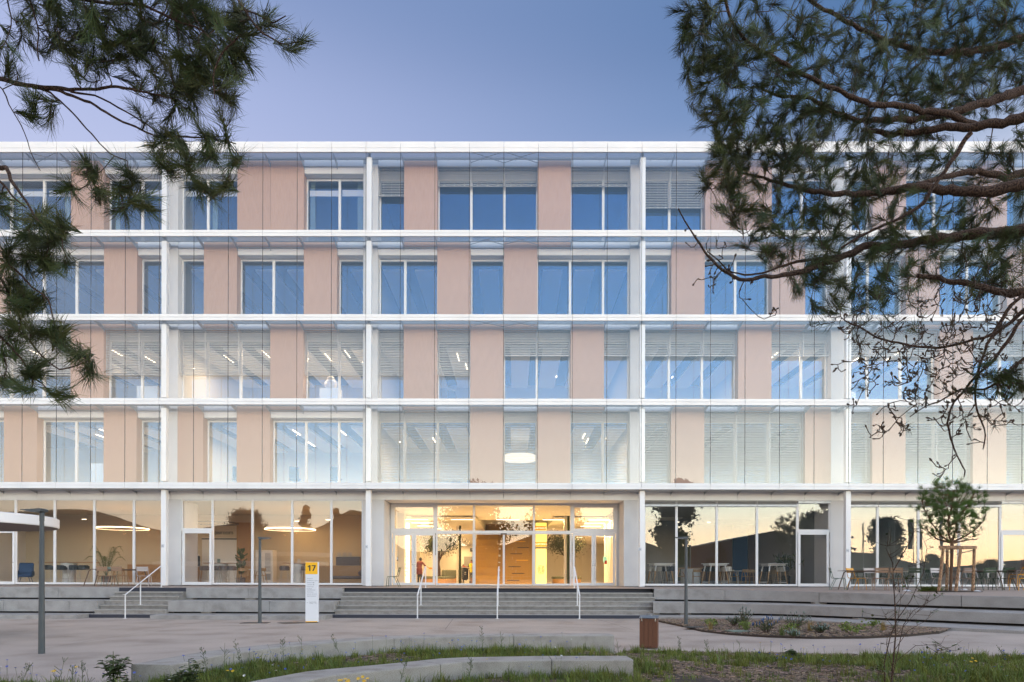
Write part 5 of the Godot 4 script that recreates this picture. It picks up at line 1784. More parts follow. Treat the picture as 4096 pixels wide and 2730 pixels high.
func outdoors() -> void:
	street_lamp("nearest and tallest looking street lamp, in front of the white canopy", Vector3(px(160, 13.83), 0, EYE.z - 13.83), PI)
	street_lamp("street lamp standing between the glass showroom door and the yellow number sign", Vector3(px(1037, 23.1), -0.02, EYE.z - 23.1), 0.25)
	street_lamp("street lamp at the edge of the mulch bed behind the wooden litter bin", Vector3(px(2744, 21.9), -0.05, EYE.z - 21.9), PI)
	# number sign
	var ds := 23.4
	var s := thing("number_sign", "slim white directory post with a yellow top and the number 17", "sign", Vector3(px(1247.5, ds), 0, EYE.z - ds), 0.13)
	part(s, "post_body", bx(Vector3(0.435, 2.06, 0.13), 0.004), mat.sign_white, Vector3(0, 1.06, 0))
	part(s, "yellow_panel", bx(Vector3(0.40, 0.41, 0.006)), mat.sign_yellow, Vector3(-0.015, 1.875, 0.067))
	part(s, "yellow_strip", bx(Vector3(0.40, 0.028, 0.006)), mat.sign_yellow, Vector3(-0.015, 0.045, 0.067))
	part(s, "foot", bx(Vector3(0.40, 0.03, 0.11)), mat.dark, Vector3(0, 0.015, 0))
	words(s, "number", "17", 0.27, mat.ink, Vector3(-0.01, 1.875, 0.072), Vector3.ZERO, true, "Droid Sans", HORIZONTAL_ALIGNMENT_CENTER, 0.012)
	var lines := [["Direction", 1.52], ["Conference Center", 1.45], ["Restaurant", 1.38], ["Cafeteria", 1.31], ["Showroom", 1.24], ["Product", 1.172], ["Development", 1.128], ["Marketing", 1.06], ["Sales & Services", 0.99], ["Administration", 0.92]]
	for l in lines:
		words(s, "line_of_text", l[0], 0.047, mat.ink_grey, Vector3(-0.17, l[1], 0.066), Vector3.ZERO, false, "Droid Sans", HORIZONTAL_ALIGNMENT_LEFT, 0.002)
	words(s, "line_of_text", "Application", 0.047, mat.ink_grey, Vector3(-0.09, 0.715, 0.066), Vector3.ZERO, false, "Droid Sans", HORIZONTAL_ALIGNMENT_LEFT, 0.002)
	words(s, "line_of_text", "Center | P21", 0.047, mat.ink_grey, Vector3(-0.09, 0.672, 0.066), Vector3.ZERO, false, "Droid Sans", HORIZONTAL_ALIGNMENT_LEFT, 0.002)
	var ar := MB.new()
	ar.box(Vector3(-0.15, 0.695, 0.066), Vector3(0.04, 0.005, 0.002))
	ar.box(Vector3(-0.136, 0.702, 0.066), Vector3(0.018, 0.005, 0.002), Basis(Vector3(0, 0, 1), -0.8))
	ar.box(Vector3(-0.136, 0.688, 0.066), Vector3(0.018, 0.005, 0.002), Basis(Vector3(0, 0, 1), 0.8))
	part(s, "arrow", ar.mesh(), mat.ink_grey)
	var ic := MB.new()
	for x in [-0.008, 0.0, 0.008]:
		ic.box(Vector3(0.055 + x, 1.39, 0.066), Vector3(0.004, 0.022, 0.002))
	ic.box(Vector3(0.055, 1.37, 0.066), Vector3(0.008, 0.026, 0.002))
	ic.box(Vector3(0.074, 1.38, 0.066), Vector3(0.006, 0.044, 0.002))
	part(s, "cutlery_symbol", ic.mesh(), mat.ink_grey)
	var ic2 := MB.new()
	ic2.box(Vector3(0.058, 1.305, 0.066), Vector3(0.028, 0.022, 0.002))
	ic2.box(Vector3(0.058, 1.325, 0.066), Vector3(0.012, 0.012, 0.002))
	part(s, "cup_symbol", ic2.mesh(), mat.ink_grey)
	# access covers
	var cov := [[1020, 2491.5, 23.3, 0.9, 0.55, 0.1, "dark access cover in the paving at the foot of the second street lamp", 0.0], [1166, 2491, 23.3, 0.75, 0.7, 0.75, "dark slanting access cover in the paving beside the number sign", 0.0], [2985, 2530, 18.8, 1.0, 0.55, 0.1, "green plastic access cover sunk in the mulch bed", 0.055], [2800, 2508, 20.6, 0.9, 0.5, 0.0, "dark flat access cover in the mulch bed behind the lamp post", 0.06]]
	for c in cov:
		single("access_cover", bx(Vector3(c[3], 0.03, c[4]), 0.006), mat.chair_sage if c[0] == 2985 else mat.dark, c[6], "access cover", Vector3(px(c[0], c[2]), rise(px(c[0], c[2])) + c[7] - 0.004, EYE.z - c[2]), c[5], "access covers in the ground")
	# litter bin
	var db := 15.3
	var b := thing("litter_bin", "square brown slatted wooden litter bin with a steel lid", "litter bin", Vector3(px(2597, db), 0.0, EYE.z - db), -0.27)
	for side in 4:
		var bb := Basis(Vector3.UP, side * PI / 2)
		for i in 4:
			var sl := part(b, "slat", bx(Vector3(0.094, 0.64, 0.02), 0.003), mat.bin_wood)
			sl.transform = Transform3D(bb, bb * Vector3(-0.147 + i * 0.098, 0.345, 0.185))
			var sc := MB.new()
			for y in [-0.29, 0.28]:
				sc.ball(Vector3(0.0, y, 0.011), Vector3(0.007, 0.007, 0.003), 6, 4)
			part(sl, "screw", sc.mesh(), mat.chrome)
	part(b, "inner_bin", bx(Vector3(0.35, 0.60, 0.35)), mat.dark, Vector3(0, 0.34, 0))
	part(b, "lid", bx(Vector3(0.42, 0.014, 0.42), 0.004), mat.bin_lid, Vector3(0, 0.70, 0), Vector3(0.10, 0, 0))
	var lh := MB.new()
	lh.tube([Vector3(-0.05, 0.715, -0.05), Vector3(-0.05, 0.755, -0.05), Vector3(0.05, 0.755, -0.05), Vector3(0.05, 0.715, -0.05)], [0.005], 5)
	part(b, "lid_handle", lh.mesh(), mat.chrome)
	for x in [-0.15, 0.15]:
		part(b, "latch", bx(Vector3(0.025, 0.09, 0.02), 0.004), mat.chrome, Vector3(x, 0.65, 0.20))
	# benches
	bench("rear curved concrete bench bordering the paved forecourt", [[-4.36, 8.63], [-4.18, 9.95], [-3.74, 10.9], [-3.1, 11.73], [-2.14, 12.6], [-0.71, 13.08], [0.6, 13.2], [1.93, 13.27]], [0.52, 0.78], 0.55, 0.45)
	bench("front curved concrete bench in the grass closest to the camera", [[-3.1, 4.2], [-2.8, 5.6], [-2.38, 7.1], [-2.05, 7.84], [-1.28, 8.5], [-0.68, 9.09], [0.4, 9.28], [1.62, 9.33]], [0.66, 0.86], 0.5, 0.45)
	# canopy
	var c := thing("round_canopy", "white round canopy with a brown underside reaching in behind the nearest lamp", "canopy", Vector3(-14.35, 0, EYE.z - 17.3))
	var r := MB.new()
	r.lathe([Vector2(2.28, 2.86), Vector2(2.30, 2.88), Vector2(2.30, 3.10), Vector2(2.26, 3.12), Vector2(0, 3.16)], 64)
	part(c, "white_rim", r.mesh(), mat.white)
	var u := MB.new()
	u.lathe([Vector2(0, 2.865), Vector2(2.275, 2.865)], 64)
	part(c, "underside", u.mesh(), solid("canopy_brown", lin(0.16, 0.11, 0.085), 0.7))
	var cp := MB.new()
	cp.lathe([Vector2(0.08, 0), Vector2(0.08, 2.87)], 16)
	part(c, "post", cp.mesh(), mat.frame)
	terrace_furniture()
	# plaques on the columns
	var k := 0
	for q in [[645.5, 2191, "first"], [1464.5, 2192.5, "second"], [2560.5, 2195.5, "third"], [3389, 2199, "fourth"]]:
		var d := EYE.z + 0.21
		var o := thing("no_smoking_plaque", "grey no smoking plaque on the %s white column counted from the canopy end" % q[2], "plaque", Vector3(px(q[0], d), yy(q[1], d) + (0.03 if k < 2 else -0.02), -0.217), 0.0, "no smoking plaques on the columns")
		k += 1
		part(o, "plate", bx(Vector3(0.135, 0.15, 0.006), 0.002), mat.lintel)
		var m := MB.new()
		m.box(Vector3(-0.005, -0.012, 0.004), Vector3(0.075, 0.014, 0.002))
		m.box(Vector3(0, 0, 0.0045), Vector3(0.11, 0.012, 0.002), Basis(Vector3(0, 0, 1), -0.75))
		m.box(Vector3(0.03, 0.02, 0.004), Vector3(0.035, 0.008, 0.002), Basis(Vector3(0, 0, 1), 0.6))
		part(o, "cigarette_symbol", m.mesh(), mat.ink_grey)


func terrace_y(x: float, z: float) -> float:
	var e := EYE.z - edge_depth(x)
	return lerpf(1.13 - 0.06 * smoothstep(6.0, 14.0, x), FLOOR - 0.012, clampf((e - z) / (e + 3.2), 0, 1))


func terrace_furniture() -> void:
	var put := func(p: float, d: float) -> Vector3:
		var x := px(p, d)
		return Vector3(x, terrace_y(x, EYE.z - d), EYE.z - d)
	var g := "metal chairs on the terrace"
	cafe_chair("terrace_chair", mat.chair_tan, "brown metal terrace chair, left of two with their backs to the forecourt", put.call(418, 29.3), PI, g)
	cafe_chair("terrace_chair", mat.chair_tan, "brown metal terrace chair, right of two with their backs to the forecourt", put.call(476, 29.3), PI, g)
	cafe_chair("terrace_chair", mat.chair_grey, "pale grey metal terrace chair behind the lone handrail", put.call(572, 29.6), PI + 0.25, g)
	cafe_chair("terrace_chair", mat.chair_sage, "green metal chair facing the window behind the long brown table", put.call(432, 30.3), 0.1, g)
	long_table("long brown terrace table before the showroom left of the first column", put.call(463, 29.8), 2.5, 0.8, 0.0, mat.table_brown, "long tables on the terrace")
	cafe_chair("terrace_chair", mat.chair_green, "lone green metal chair turned sideways before the left entrance doors", put.call(1571, 29.9), -PI / 2, g)
	# the cafe terrace
	long_table("long brown table on the cafe terrace left of the staked pine", put.call(3486, 26.4), 2.3, 0.8, 0.0, mat.table_brown, "long tables on the terrace")
	long_table("long brown table on the cafe terrace right of the staked pine", put.call(3905, 26.4), 2.6, 0.8, 0.0, mat.table_brown, "long tables on the terrace")
	var ch := [
		[3352, 26.3, PI / 2 - 0.3, "chair_sage", "sage green metal chair at the left end of the cafe terrace tables"],
		[3425, 26.6, 0.5, "chair_yellow", "yellow metal chair at the left cafe terrace table"],
		[3492, 27.0, 0.1, "chair_grey", "pale metal chair on the far side of the left cafe terrace table"],
		[3520, 25.8, PI - 0.35, "chair_tan", "brown metal chair on the near side of the left cafe terrace table, left of two"],
		[3572, 25.8, PI - 0.2, "chair_tan", "brown metal chair on the near side of the left cafe terrace table, right of two"],
		[3645, 26.2, -PI / 2 + 0.7, "chair_dark", "dark green metal chair between the sapling and the staked pine"],
		[3762, 26.9, 0.2, "chair_grey", "pale metal chair half hidden behind the left stake of the young pine"],
		[3845, 25.9, PI + 0.15, "chair_brown", "brown metal chair close to the right stake of the young pine"],
		[3898, 27.0, 0.0, "chair_grey", "pale metal chair behind the right cafe terrace table"],
		[3938, 25.9, PI - 0.1, "chair_dark", "dark green metal chair on the near side of the right cafe table, left of two"],
		[4008, 25.9, PI, "chair_dark", "dark green metal chair on the near side of the right cafe table, right of two"],
		[3985, 27.0, 0.1, "chair_grey", "pale metal chair on the far side of the right cafe table near the glass door"]]
	for q in ch:
		cafe_chair("terrace_chair", mat[q[3]], q[4], put.call(q[0], q[1]), q[2], g)
	var at: Vector3 = put.call(4078, 25.4)
	var cols := ["chair_yellow", "chair_taupe", "chair_yellow", "chair_taupe", "chair_taupe"]
	for i in 5:
		cafe_chair("stacked_chair", mat[cols[i]], "%s metal chair in the cafe terrace stack, %s" % [["yellow", "taupe", "yellow", "taupe", "taupe"][i], ["lowest of the stack", "second from below", "in the middle of the stack", "fourth from below", "on top of the stack"][i]], at + Vector3(-0.035 * i, 0.075 * i, 0.01 * i), PI / 2 + PI, "stacked metal chairs")
	# floor lights
	for q in [[3625, 24.6, "white domed floor light on the terrace left of the staked pine"], [3905, 23.6, "white domed floor light on the terrace right of the staked pine"], [3852, 26.0, "white domed floor light behind the staked pine"]]:
		var m := MB.new()
		m.lathe([Vector2(0.13, 0), Vector2(0.12, 0.02), Vector2(0.05, 0.05), Vector2(0, 0.052)], 16)
		single("floor_light", m.mesh(), mat.sign_white, q[2], "floor light", put.call(q[0], q[1]) + Vector3(0, 0.005, 0), 0.0, "domed floor lights on the terrace")


# ---------------------------------------------------------------- people
# a body from tapered limbs, meshed as one skin: bones are [from, to, radius, radius]
func skin_mesh(bones: Array, cell: float, blend: float) -> MB:
	var lo := Vector3.INF
	var hi := -Vector3.INF
	for b in bones:
		for i in 2:
			lo = lo.min(b[i] - Vector3.ONE * (b[2 + i] + cell * 2.0))
			hi = hi.max(b[i] + Vector3.ONE * (b[2 + i] + cell * 2.0))
	var nx := int((hi.x - lo.x) / cell) + 2
	var ny := int((hi.y - lo.y) / cell) + 2
	var nz := int((hi.z - lo.z) / cell) + 2
	var f := PackedFloat32Array()
	f.resize(nx * ny * nz)
	f.fill(1.0)
	for b in bones:
		var a: Vector3 = b[0]
		var ab: Vector3 = b[1] - a
		var l2 := maxf(ab.length_squared(), 1e-8)
		var ra: float = b[2]
		var rb: float = b[3]
		var m := maxf(ra, rb) + blend + cell * 2.0
		var p0: Vector3 = ((a.min(b[1]) - Vector3.ONE * m - lo) / cell).floor().max(Vector3.ZERO)
		var p1: Vector3 = ((a.max(b[1]) + Vector3.ONE * m - lo) / cell).ceil()
		for z in range(int(p0.z), mini(int(p1.z) + 1, nz)):
			for y in range(int(p0.y), mini(int(p1.y) + 1, ny)):
				for x in range(int(p0.x), mini(int(p1.x) + 1, nx)):
					var p := lo + Vector3(x, y, z) * cell
					var t := clampf((p - a).dot(ab) / l2, 0.0, 1.0)
					var d := p.distance_to(a + ab * t) - lerpf(ra, rb, t)
					var i := (z * ny + y) * nx + x
					var h := maxf(blend - absf(f[i] - d), 0.0) / blend
					f[i] = minf(f[i], d) - h * h * blend * 0.25
	var out := MB.new()
	var vid := {}
	var vs := PackedVector3Array()
	for z in nz - 1:
		for y in ny - 1:
			for x in nx - 1:
				var base := (z * ny + y) * nx + x
				var sum := Vector3.ZERO
				var n := 0
				var neg := 0
				for c in 8:
					if f[base + (c & 1) + ((c >> 1) & 1) * nx + (c >> 2) * nx * ny] < 0.0:
						neg += 1
				if neg == 0 or neg == 8:
					continue
				for e in [[0, 1], [2, 3], [4, 5], [6, 7], [0, 2], [1, 3], [4, 6], [5, 7], [0, 4], [1, 5], [2, 6], [3, 7]]:
					var a0: int = e[0]
					var b0: int = e[1]
					var fa := f[base + (a0 & 1) + ((a0 >> 1) & 1) * nx + (a0 >> 2) * nx * ny]
					var fb := f[base + (b0 & 1) + ((b0 >> 1) & 1) * nx + (b0 >> 2) * nx * ny]
					if (fa < 0.0) != (fb < 0.0):
						var t := fa / (fa - fb)
						sum += Vector3(a0 & 1, (a0 >> 1) & 1, a0 >> 2).lerp(Vector3(b0 & 1, (b0 >> 1) & 1, b0 >> 2), t)
						n += 1
				vid[base] = vs.size()
				vs.append(lo + (Vector3(x, y, z) + sum / n) * cell)
	var nrm := PackedVector3Array()
	nrm.resize(vs.size())
	var quads := []
	for base in vid:
		var x: int = base % nx
		var y: int = (base / nx) % ny
		var z: int = base / (nx * ny)
		for ax in 3:
			var st: int = [1, nx, nx * ny][ax]
			var s1: int = [nx, nx * ny, 1][ax]
			var s2: int = [nx * ny, 1, nx][ax]
			if base + st >= f.size() or (f[base] < 0.0) == (f[base + st] < 0.0):
				continue
			if not (vid.has(base - s1) and vid.has(base - s2) and vid.has(base - s1 - s2)):
				continue
			var q := [vid[base], vid[base - s1], vid[base - s1 - s2], vid[base - s2]]
			var nn: Vector3 = (vs[q[2]] - vs[q[0]]).cross(vs[q[1]] - vs[q[3]])
			var o := Vector3.ZERO
			o[ax] = 1.0 if f[base] < 0.0 else -1.0
			if nn.dot(o) < 0.0:
				nn = -nn
			for k in q:
				nrm[k] += nn
			quads.append([q, o])
	for w in quads:
		var q: Array = w[0]
		for t in [[0, 1, 2], [0, 2, 3]]:
			var i0: int = q[t[0]]
			var i1: int = q[t[1]]
			var i2: int = q[t[2]]
			if (vs[i2] - vs[i0]).cross(vs[i1] - vs[i0]).dot(nrm[i0] + nrm[i1] + nrm[i2]) < 0.0:
				var tmp := i1
				i1 = i2
				i2 = tmp
			for i in [i0, i1, i2]:
				out.v.append(vs[i])
				out.n.append(nrm[i].normalized())
				out.u.append(Vector2(vs[i].x, vs[i].y))
				out.c.append(Color.WHITE)
	return out


# palm, four fingers of different length and a thumb that leaves the side of the palm
func hand_bones(wrist: Vector3, dir: Vector3, side: Vector3, curl: float) -> Array:
	var nrm := dir.cross(side).normalized()
	var out := [[wrist, wrist + dir * 0.05, 0.024, 0.026], [wrist + dir * 0.03 + side * 0.018, wrist + dir * 0.078 + side * 0.026, 0.018, 0.013], [wrist + dir * 0.03 - side * 0.018, wrist + dir * 0.07 - side * 0.026, 0.018, 0.012]]
	for i in 4:
		var s := (1.5 - i) * 0.019
		var l: float = [0.068, 0.078, 0.072, 0.055][i]
		var p := wrist + dir * 0.08 + side * s
		var d1 := (dir + nrm * curl * 0.6).normalized()
		var d2 := (dir + nrm * curl * 1.8).normalized()
		var q := p + d1 * l * 0.5
		out.append([p - dir * 0.012, q, 0.0088, 0.0082])
		out.append([q, q + d2 * l * 0.5, 0.0082, 0.0066])
	var t := wrist + dir * 0.028 + side * 0.03
	var t1 := t + (dir * 0.6 + side * 0.75 + nrm * 0.3).normalized() * 0.034
	out.append([t - side * 0.012, t1, 0.012, 0.0098])
	out.append([t1, t1 + (dir + side * 0.25 + nrm * 0.4 * curl).normalized() * 0.03, 0.0098, 0.0078])
	return out


func figure(label: String, at: Vector3, turn: float, tall: float, pose: Dictionary, top: Material, legs: Material, tunic_low: float) -> Node3D:
	var o := thing("person", label, "person", at, turn)
	var s := tall / 1.65
	var v := func(x, y, z): return Vector3(x, y, z) * s
	var hip: Vector3 = pose.get("hip", Vector3(0, 0.88, 0)) * s
	var chest: Vector3 = pose.get("chest", Vector3(0, 1.24, 0)) * s
	var neck: Vector3 = pose.get("neck", Vector3(0, 1.40, 0.0)) * s
	var head: Vector3 = pose.get("head", Vector3(0, 1.53, 0.02)) * s
	var body := []
	var feet: Array = pose.feet
	for i in 2:
		var g := -1.0 if i == 0 else 1.0
		var hj: Vector3 = hip + Vector3(g * 0.085, -0.03, 0) * s
		var f: Vector3 = feet[i] * s
		var kn := hj.lerp(f + Vector3(0, 0.07, 0) * s, 0.5) + Vector3(0, 0, 0.03) * s
		body.append([hj, kn, 0.082 * s, 0.056 * s])
		body.append([kn, f + Vector3(0, 0.08, 0) * s, 0.055 * s, 0.036 * s])
		body.append([f + Vector3(0, 0.045, -0.03) * s, f + Vector3(0, 0.03, 0.15) * s, 0.038 * s, 0.028 * s])
	body.append([hip + Vector3(-0.06, 0, 0) * s, hip + Vector3(0.06, 0, 0) * s, 0.105 * s, 0.105 * s])
	body.append([hip, chest, 0.115 * s, 0.125 * s])
	body.append([chest + Vector3(-0.09, 0.06, 0) * s, chest + Vector3(0.09, 0.06, 0) * s, 0.085 * s, 0.085 * s])
	body.append([chest + Vector3(0, 0.1, 0) * s, neck, 0.07 * s, 0.05 * s])
	body.append([neck, head + Vector3(0, -0.06, 0) * s, 0.046 * s, 0.05 * s])
	var arms := []
	for i in 2:
		var g := -1.0 if i == 0 else 1.0
		var sh: Vector3 = chest + Vector3(g * 0.165, 0.10, 0) * s
		var el: Vector3 = pose.elbow[i] * s
		var wr: Vector3 = pose.wrist[i] * s
		body.append([sh, el, 0.05 * s, 0.036 * s])
		body.append([el, wr, 0.036 * s, 0.025 * s])
		arms.append([sh, el, wr])
	var skin := skin_mesh(body, 0.024, 0.05)
	# head and face on a finer grid, added to the same skin
	var hd: MB = skin_mesh([[head + Vector3(0, 0.03, -0.012) * s, head + Vector3(0, 0.02, 0.012) * s, 0.082 * s, 0.080 * s], [head + Vector3(0, -0.05, 0.025) * s, head + Vector3(0, -0.075, 0.045) * s, 0.052 * s, 0.034 * s], [head + Vector3(0, 0.0, 0.085) * s, head + Vector3(0, -0.022, 0.105) * s, 0.010 * s, 0.014 * s], [head + Vector3(-0.078, 0, 0) * s, head + Vector3(-0.084, -0.02, -0.004) * s, 0.014 * s, 0.010 * s], [head + Vector3(0.078, 0, 0) * s, head + Vector3(0.084, -0.02, -0.004) * s, 0.014 * s, 0.010 * s], [head + Vector3(-0.03, -0.05, 0.075) * s, head + Vector3(0.03, -0.05, 0.075) * s, 0.012 * s, 0.012 * s], [head + Vector3(0, -0.06, 0) * s, neck, 0.045 * s, 0.046 * s]], 0.008, 0.02)
	skin.v.append_array(hd.v)
	skin.n.append_array(hd.n)
	skin.u.append_array(hd.u)
	skin.c.append_array(hd.c)
	for i in 2:
		var dirv: Vector3 = (arms[i][2] - arms[i][1]).normalized()
		var sd: Vector3 = dirv.cross(Vector3(0, 0, 1) if absf(dirv.z) < 0.8 else Vector3.UP).normalized() * (1.0 if i == 0 else -1.0)
		var hm := skin_mesh(hand_bones(arms[i][2] - dirv * 0.01, dirv, sd, 0.5), 0.006, 0.008)
		skin.v.append_array(hm.v)
		skin.n.append_array(hm.n)
		skin.u.append_array(hm.u)
		skin.c.append_array(hm.c)
	part(o, "body", skin.mesh(), mat.skin)
	# eyes, brows and mouth
	var ey := MB.new()
	for g in [-1, 1]:
		ey.ball(head + Vector3(g * 0.031, 0.012, 0.082) * s, Vector3(0.010, 0.007, 0.006) * s, 8, 5)
		ey.box(head + Vector3(g * 0.032, 0.034, 0.085) * s, Vector3(0.026, 0.005, 0.006) * s)
	part(o, "eyes", ey.mesh(), mat.hair)
	# clothes: a slightly larger skin over the same bones
	var tb := []
	for b in body.slice(6, 9):
		tb.append([b[0], b[1], b[2] + 0.022, b[3] + 0.022])
	tb.append([chest + Vector3(0, 0.1, 0) * s, neck + Vector3(0, -0.015, 0) * s, 0.085 * s, 0.062 * s])
	if tunic_low < 0.8:
		tb.append([hip + Vector3(-0.07, 0, 0) * s, Vector3(-0.085, tunic_low, 0.0) * s, 0.125 * s, 0.125 * s])
		tb.append([hip + Vector3(0.07, 0, 0) * s, Vector3(0.085, tunic_low, 0.0) * s, 0.125 * s, 0.125 * s])
	for a in arms:
		tb.append([a[0], a[1], 0.064 * s, 0.052 * s])
	part(o, "top", skin_mesh(tb, 0.024, 0.05).mesh(), top)
	var lb := []
	for i in 6:
		if i % 3 != 2:
			lb.append([body[i][0], body[i][1], body[i][2] + 0.016, body[i][3] + 0.016])
	lb.append([body[6][0], body[6][1], body[6][2] + 0.012, body[6][3] + 0.012])
	part(o, "trousers", skin_mesh(lb, 0.024, 0.03).mesh(), legs)
	var sb := []
	for i in [2, 5]:
		sb.append([body[i][0], body[i][1], body[i][2] + 0.010, body[i][3] + 0.010])
	part(o, "shoes", skin_mesh(sb, 0.016, 0.02).mesh(), mat.seat_black)
	var hb := [[head + Vector3(0, 0.05, -0.02) * s, head + Vector3(0, 0.045, -0.005) * s, 0.090 * s, 0.080 * s], [head + Vector3(0, -0.01, -0.035) * s, head + Vector3(0, 0.03, -0.03) * s, 0.078 * s, 0.085 * s]]
	if pose.get("long_hair", false):
		hb.append([head + Vector3(0, 0.0, -0.05) * s, head + Vector3(0, -0.13, -0.06) * s, 0.07 * s, 0.05 * s])
	part(o, "hair", skin_mesh(hb, 0.014, 0.02).mesh(), mat.hair)
	return o


func people() -> void:
	var b := FLOOR
	var d := 41.5
	var p := figure("person in a dark red tunic seen from behind, wiping with an orange cloth", Vector3(px(1677, d), b, EYE.z - d), PI - 0.5, 1.60, {
		"feet": [Vector3(-0.15, 0, -0.02), Vector3(0.13, 0, 0.06)], "chest": Vector3(0.0, 1.22, 0.05), "neck": Vector3(0.0, 1.37, 0.08), "head": Vector3(-0.01, 1.50, 0.13),
		"elbow": [Vector3(-0.36, 1.10, 0.14), Vector3(0.24, 1.06, 0.06)], "wrist": [Vector3(-0.52, 0.98, 0.32), Vector3(0.20, 0.95, 0.25)]}, mat.tunic, mat.trousers, 0.66)
	var cl := MB.new()
	cl.bev(Vector3.ZERO, Vector3(0.20, 0.10, 0.12), 0.03)
	single("cloth", cl.mesh(), solid("orange_cloth", lin(0.8, 0.24, 0.02), 0.9), "orange cleaning cloth held out by the person in the red tunic", "cloth", p.to_global(Vector3(-0.545, 0.92, 0.38)), 0.4)
	d = 49.5
	var q := figure("smiling person in a yellow safety vest with tied dark hair beside the cleaning cart", Vector3(px(1886, d), b, EYE.z - d), -0.25, 1.62, {
		"feet": [Vector3(-0.10, 0, 0.0), Vector3(0.10, 0, 0.03)], "elbow": [Vector3(-0.26, 1.06, 0.10), Vector3(0.27, 1.05, 0.04)], "wrist": [Vector3(-0.34, 1.06, 0.32), Vector3(0.30, 0.86, 0.16)]}, mat.trousers, mat.trousers, 0.9)
	var vb := [[Vector3(0, 0.86, 0), Vector3(0, 1.22, 0), 0.158, 0.168], [Vector3(-0.08, 1.27, 0), Vector3(0.08, 1.27, 0), 0.122, 0.122]]
	part(q, "safety_vest", skin_mesh(vb, 0.022, 0.05).mesh(), mat.vest)
	var ln := MB.new()
	for g in [-1, 1]:
		ln.box(Vector3(g * 0.05, 1.27, 0.165), Vector3(0.018, 0.20, 0.006), Basis(Vector3(0, 0, 1), g * 0.35))
	part(q, "lanyard", ln.mesh(), mat.alarm_red)
	d = 52.0
	figure("person with dark hair and black clothes leaning behind the cleaning cart", Vector3(px(1848, d), b, EYE.z - d), 0.5, 1.56, {
		"feet": [Vector3(-0.12, 0, 0.0), Vector3(0.12, 0, 0.0)], "chest": Vector3(0, 1.10, 0.14), "neck": Vector3(0, 1.20, 0.22), "head": Vector3(0, 1.30, 0.30), "hip": Vector3(0, 0.86, -0.05),
		"elbow": [Vector3(-0.24, 0.96, 0.28), Vector3(0.26, 0.98, 0.26)], "wrist": [Vector3(-0.14, 1.0, 0.46), Vector3(0.16, 1.0, 0.46)], "long_hair": true}, mat.trousers, mat.trousers, 0.9)


# ---------------------------------------------------------------- planting
func blade_tuft(n: int, h0: float, h1: float, lean: float, w: float, sd: int) -> Mesh:
	rng.seed = sd
	var m := MB.new()
	for i in n:
		var a := rng.randf() * TAU
		var h := rng.randf_range(h0, h1)
		var l := lean * rng.randf_range(0.2, 1.0) * h
		var p := Vector3(rng.randfn() * 0.03, 0, rng.randfn() * 0.03)
		var d := Vector3(sin(a), 0, cos(a))
		var sd2 := Vector3(cos(a), 0, -sin(a)) * w
		var q := p + d * l * 0.35 + Vector3(0, h * 0.6, 0)
		var e := p + d * l + Vector3(0, h * rng.randf_range(0.8, 1.0), 0)
		var k := rng.randf_range(0.75, 1.25)
		m.tint = Color(k * rng.randf_range(0.9, 1.3), k, k * 0.9)
		m.poly([p - sd2, p + sd2, q + sd2 * 0.7, q - sd2 * 0.7])
		m.tri(q - sd2 * 0.7, q + sd2 * 0.7, e)
	return m.mesh(true)


func patchy(x: float, z: float) -> float:
	return 0.5 + 0.25 * sin(x * 1.3 + z * 0.7) + 0.25 * sin(x * 0.55 - z * 1.9 + 2.0) + 0.18 * sin(x * 3.1 + z * 2.7)


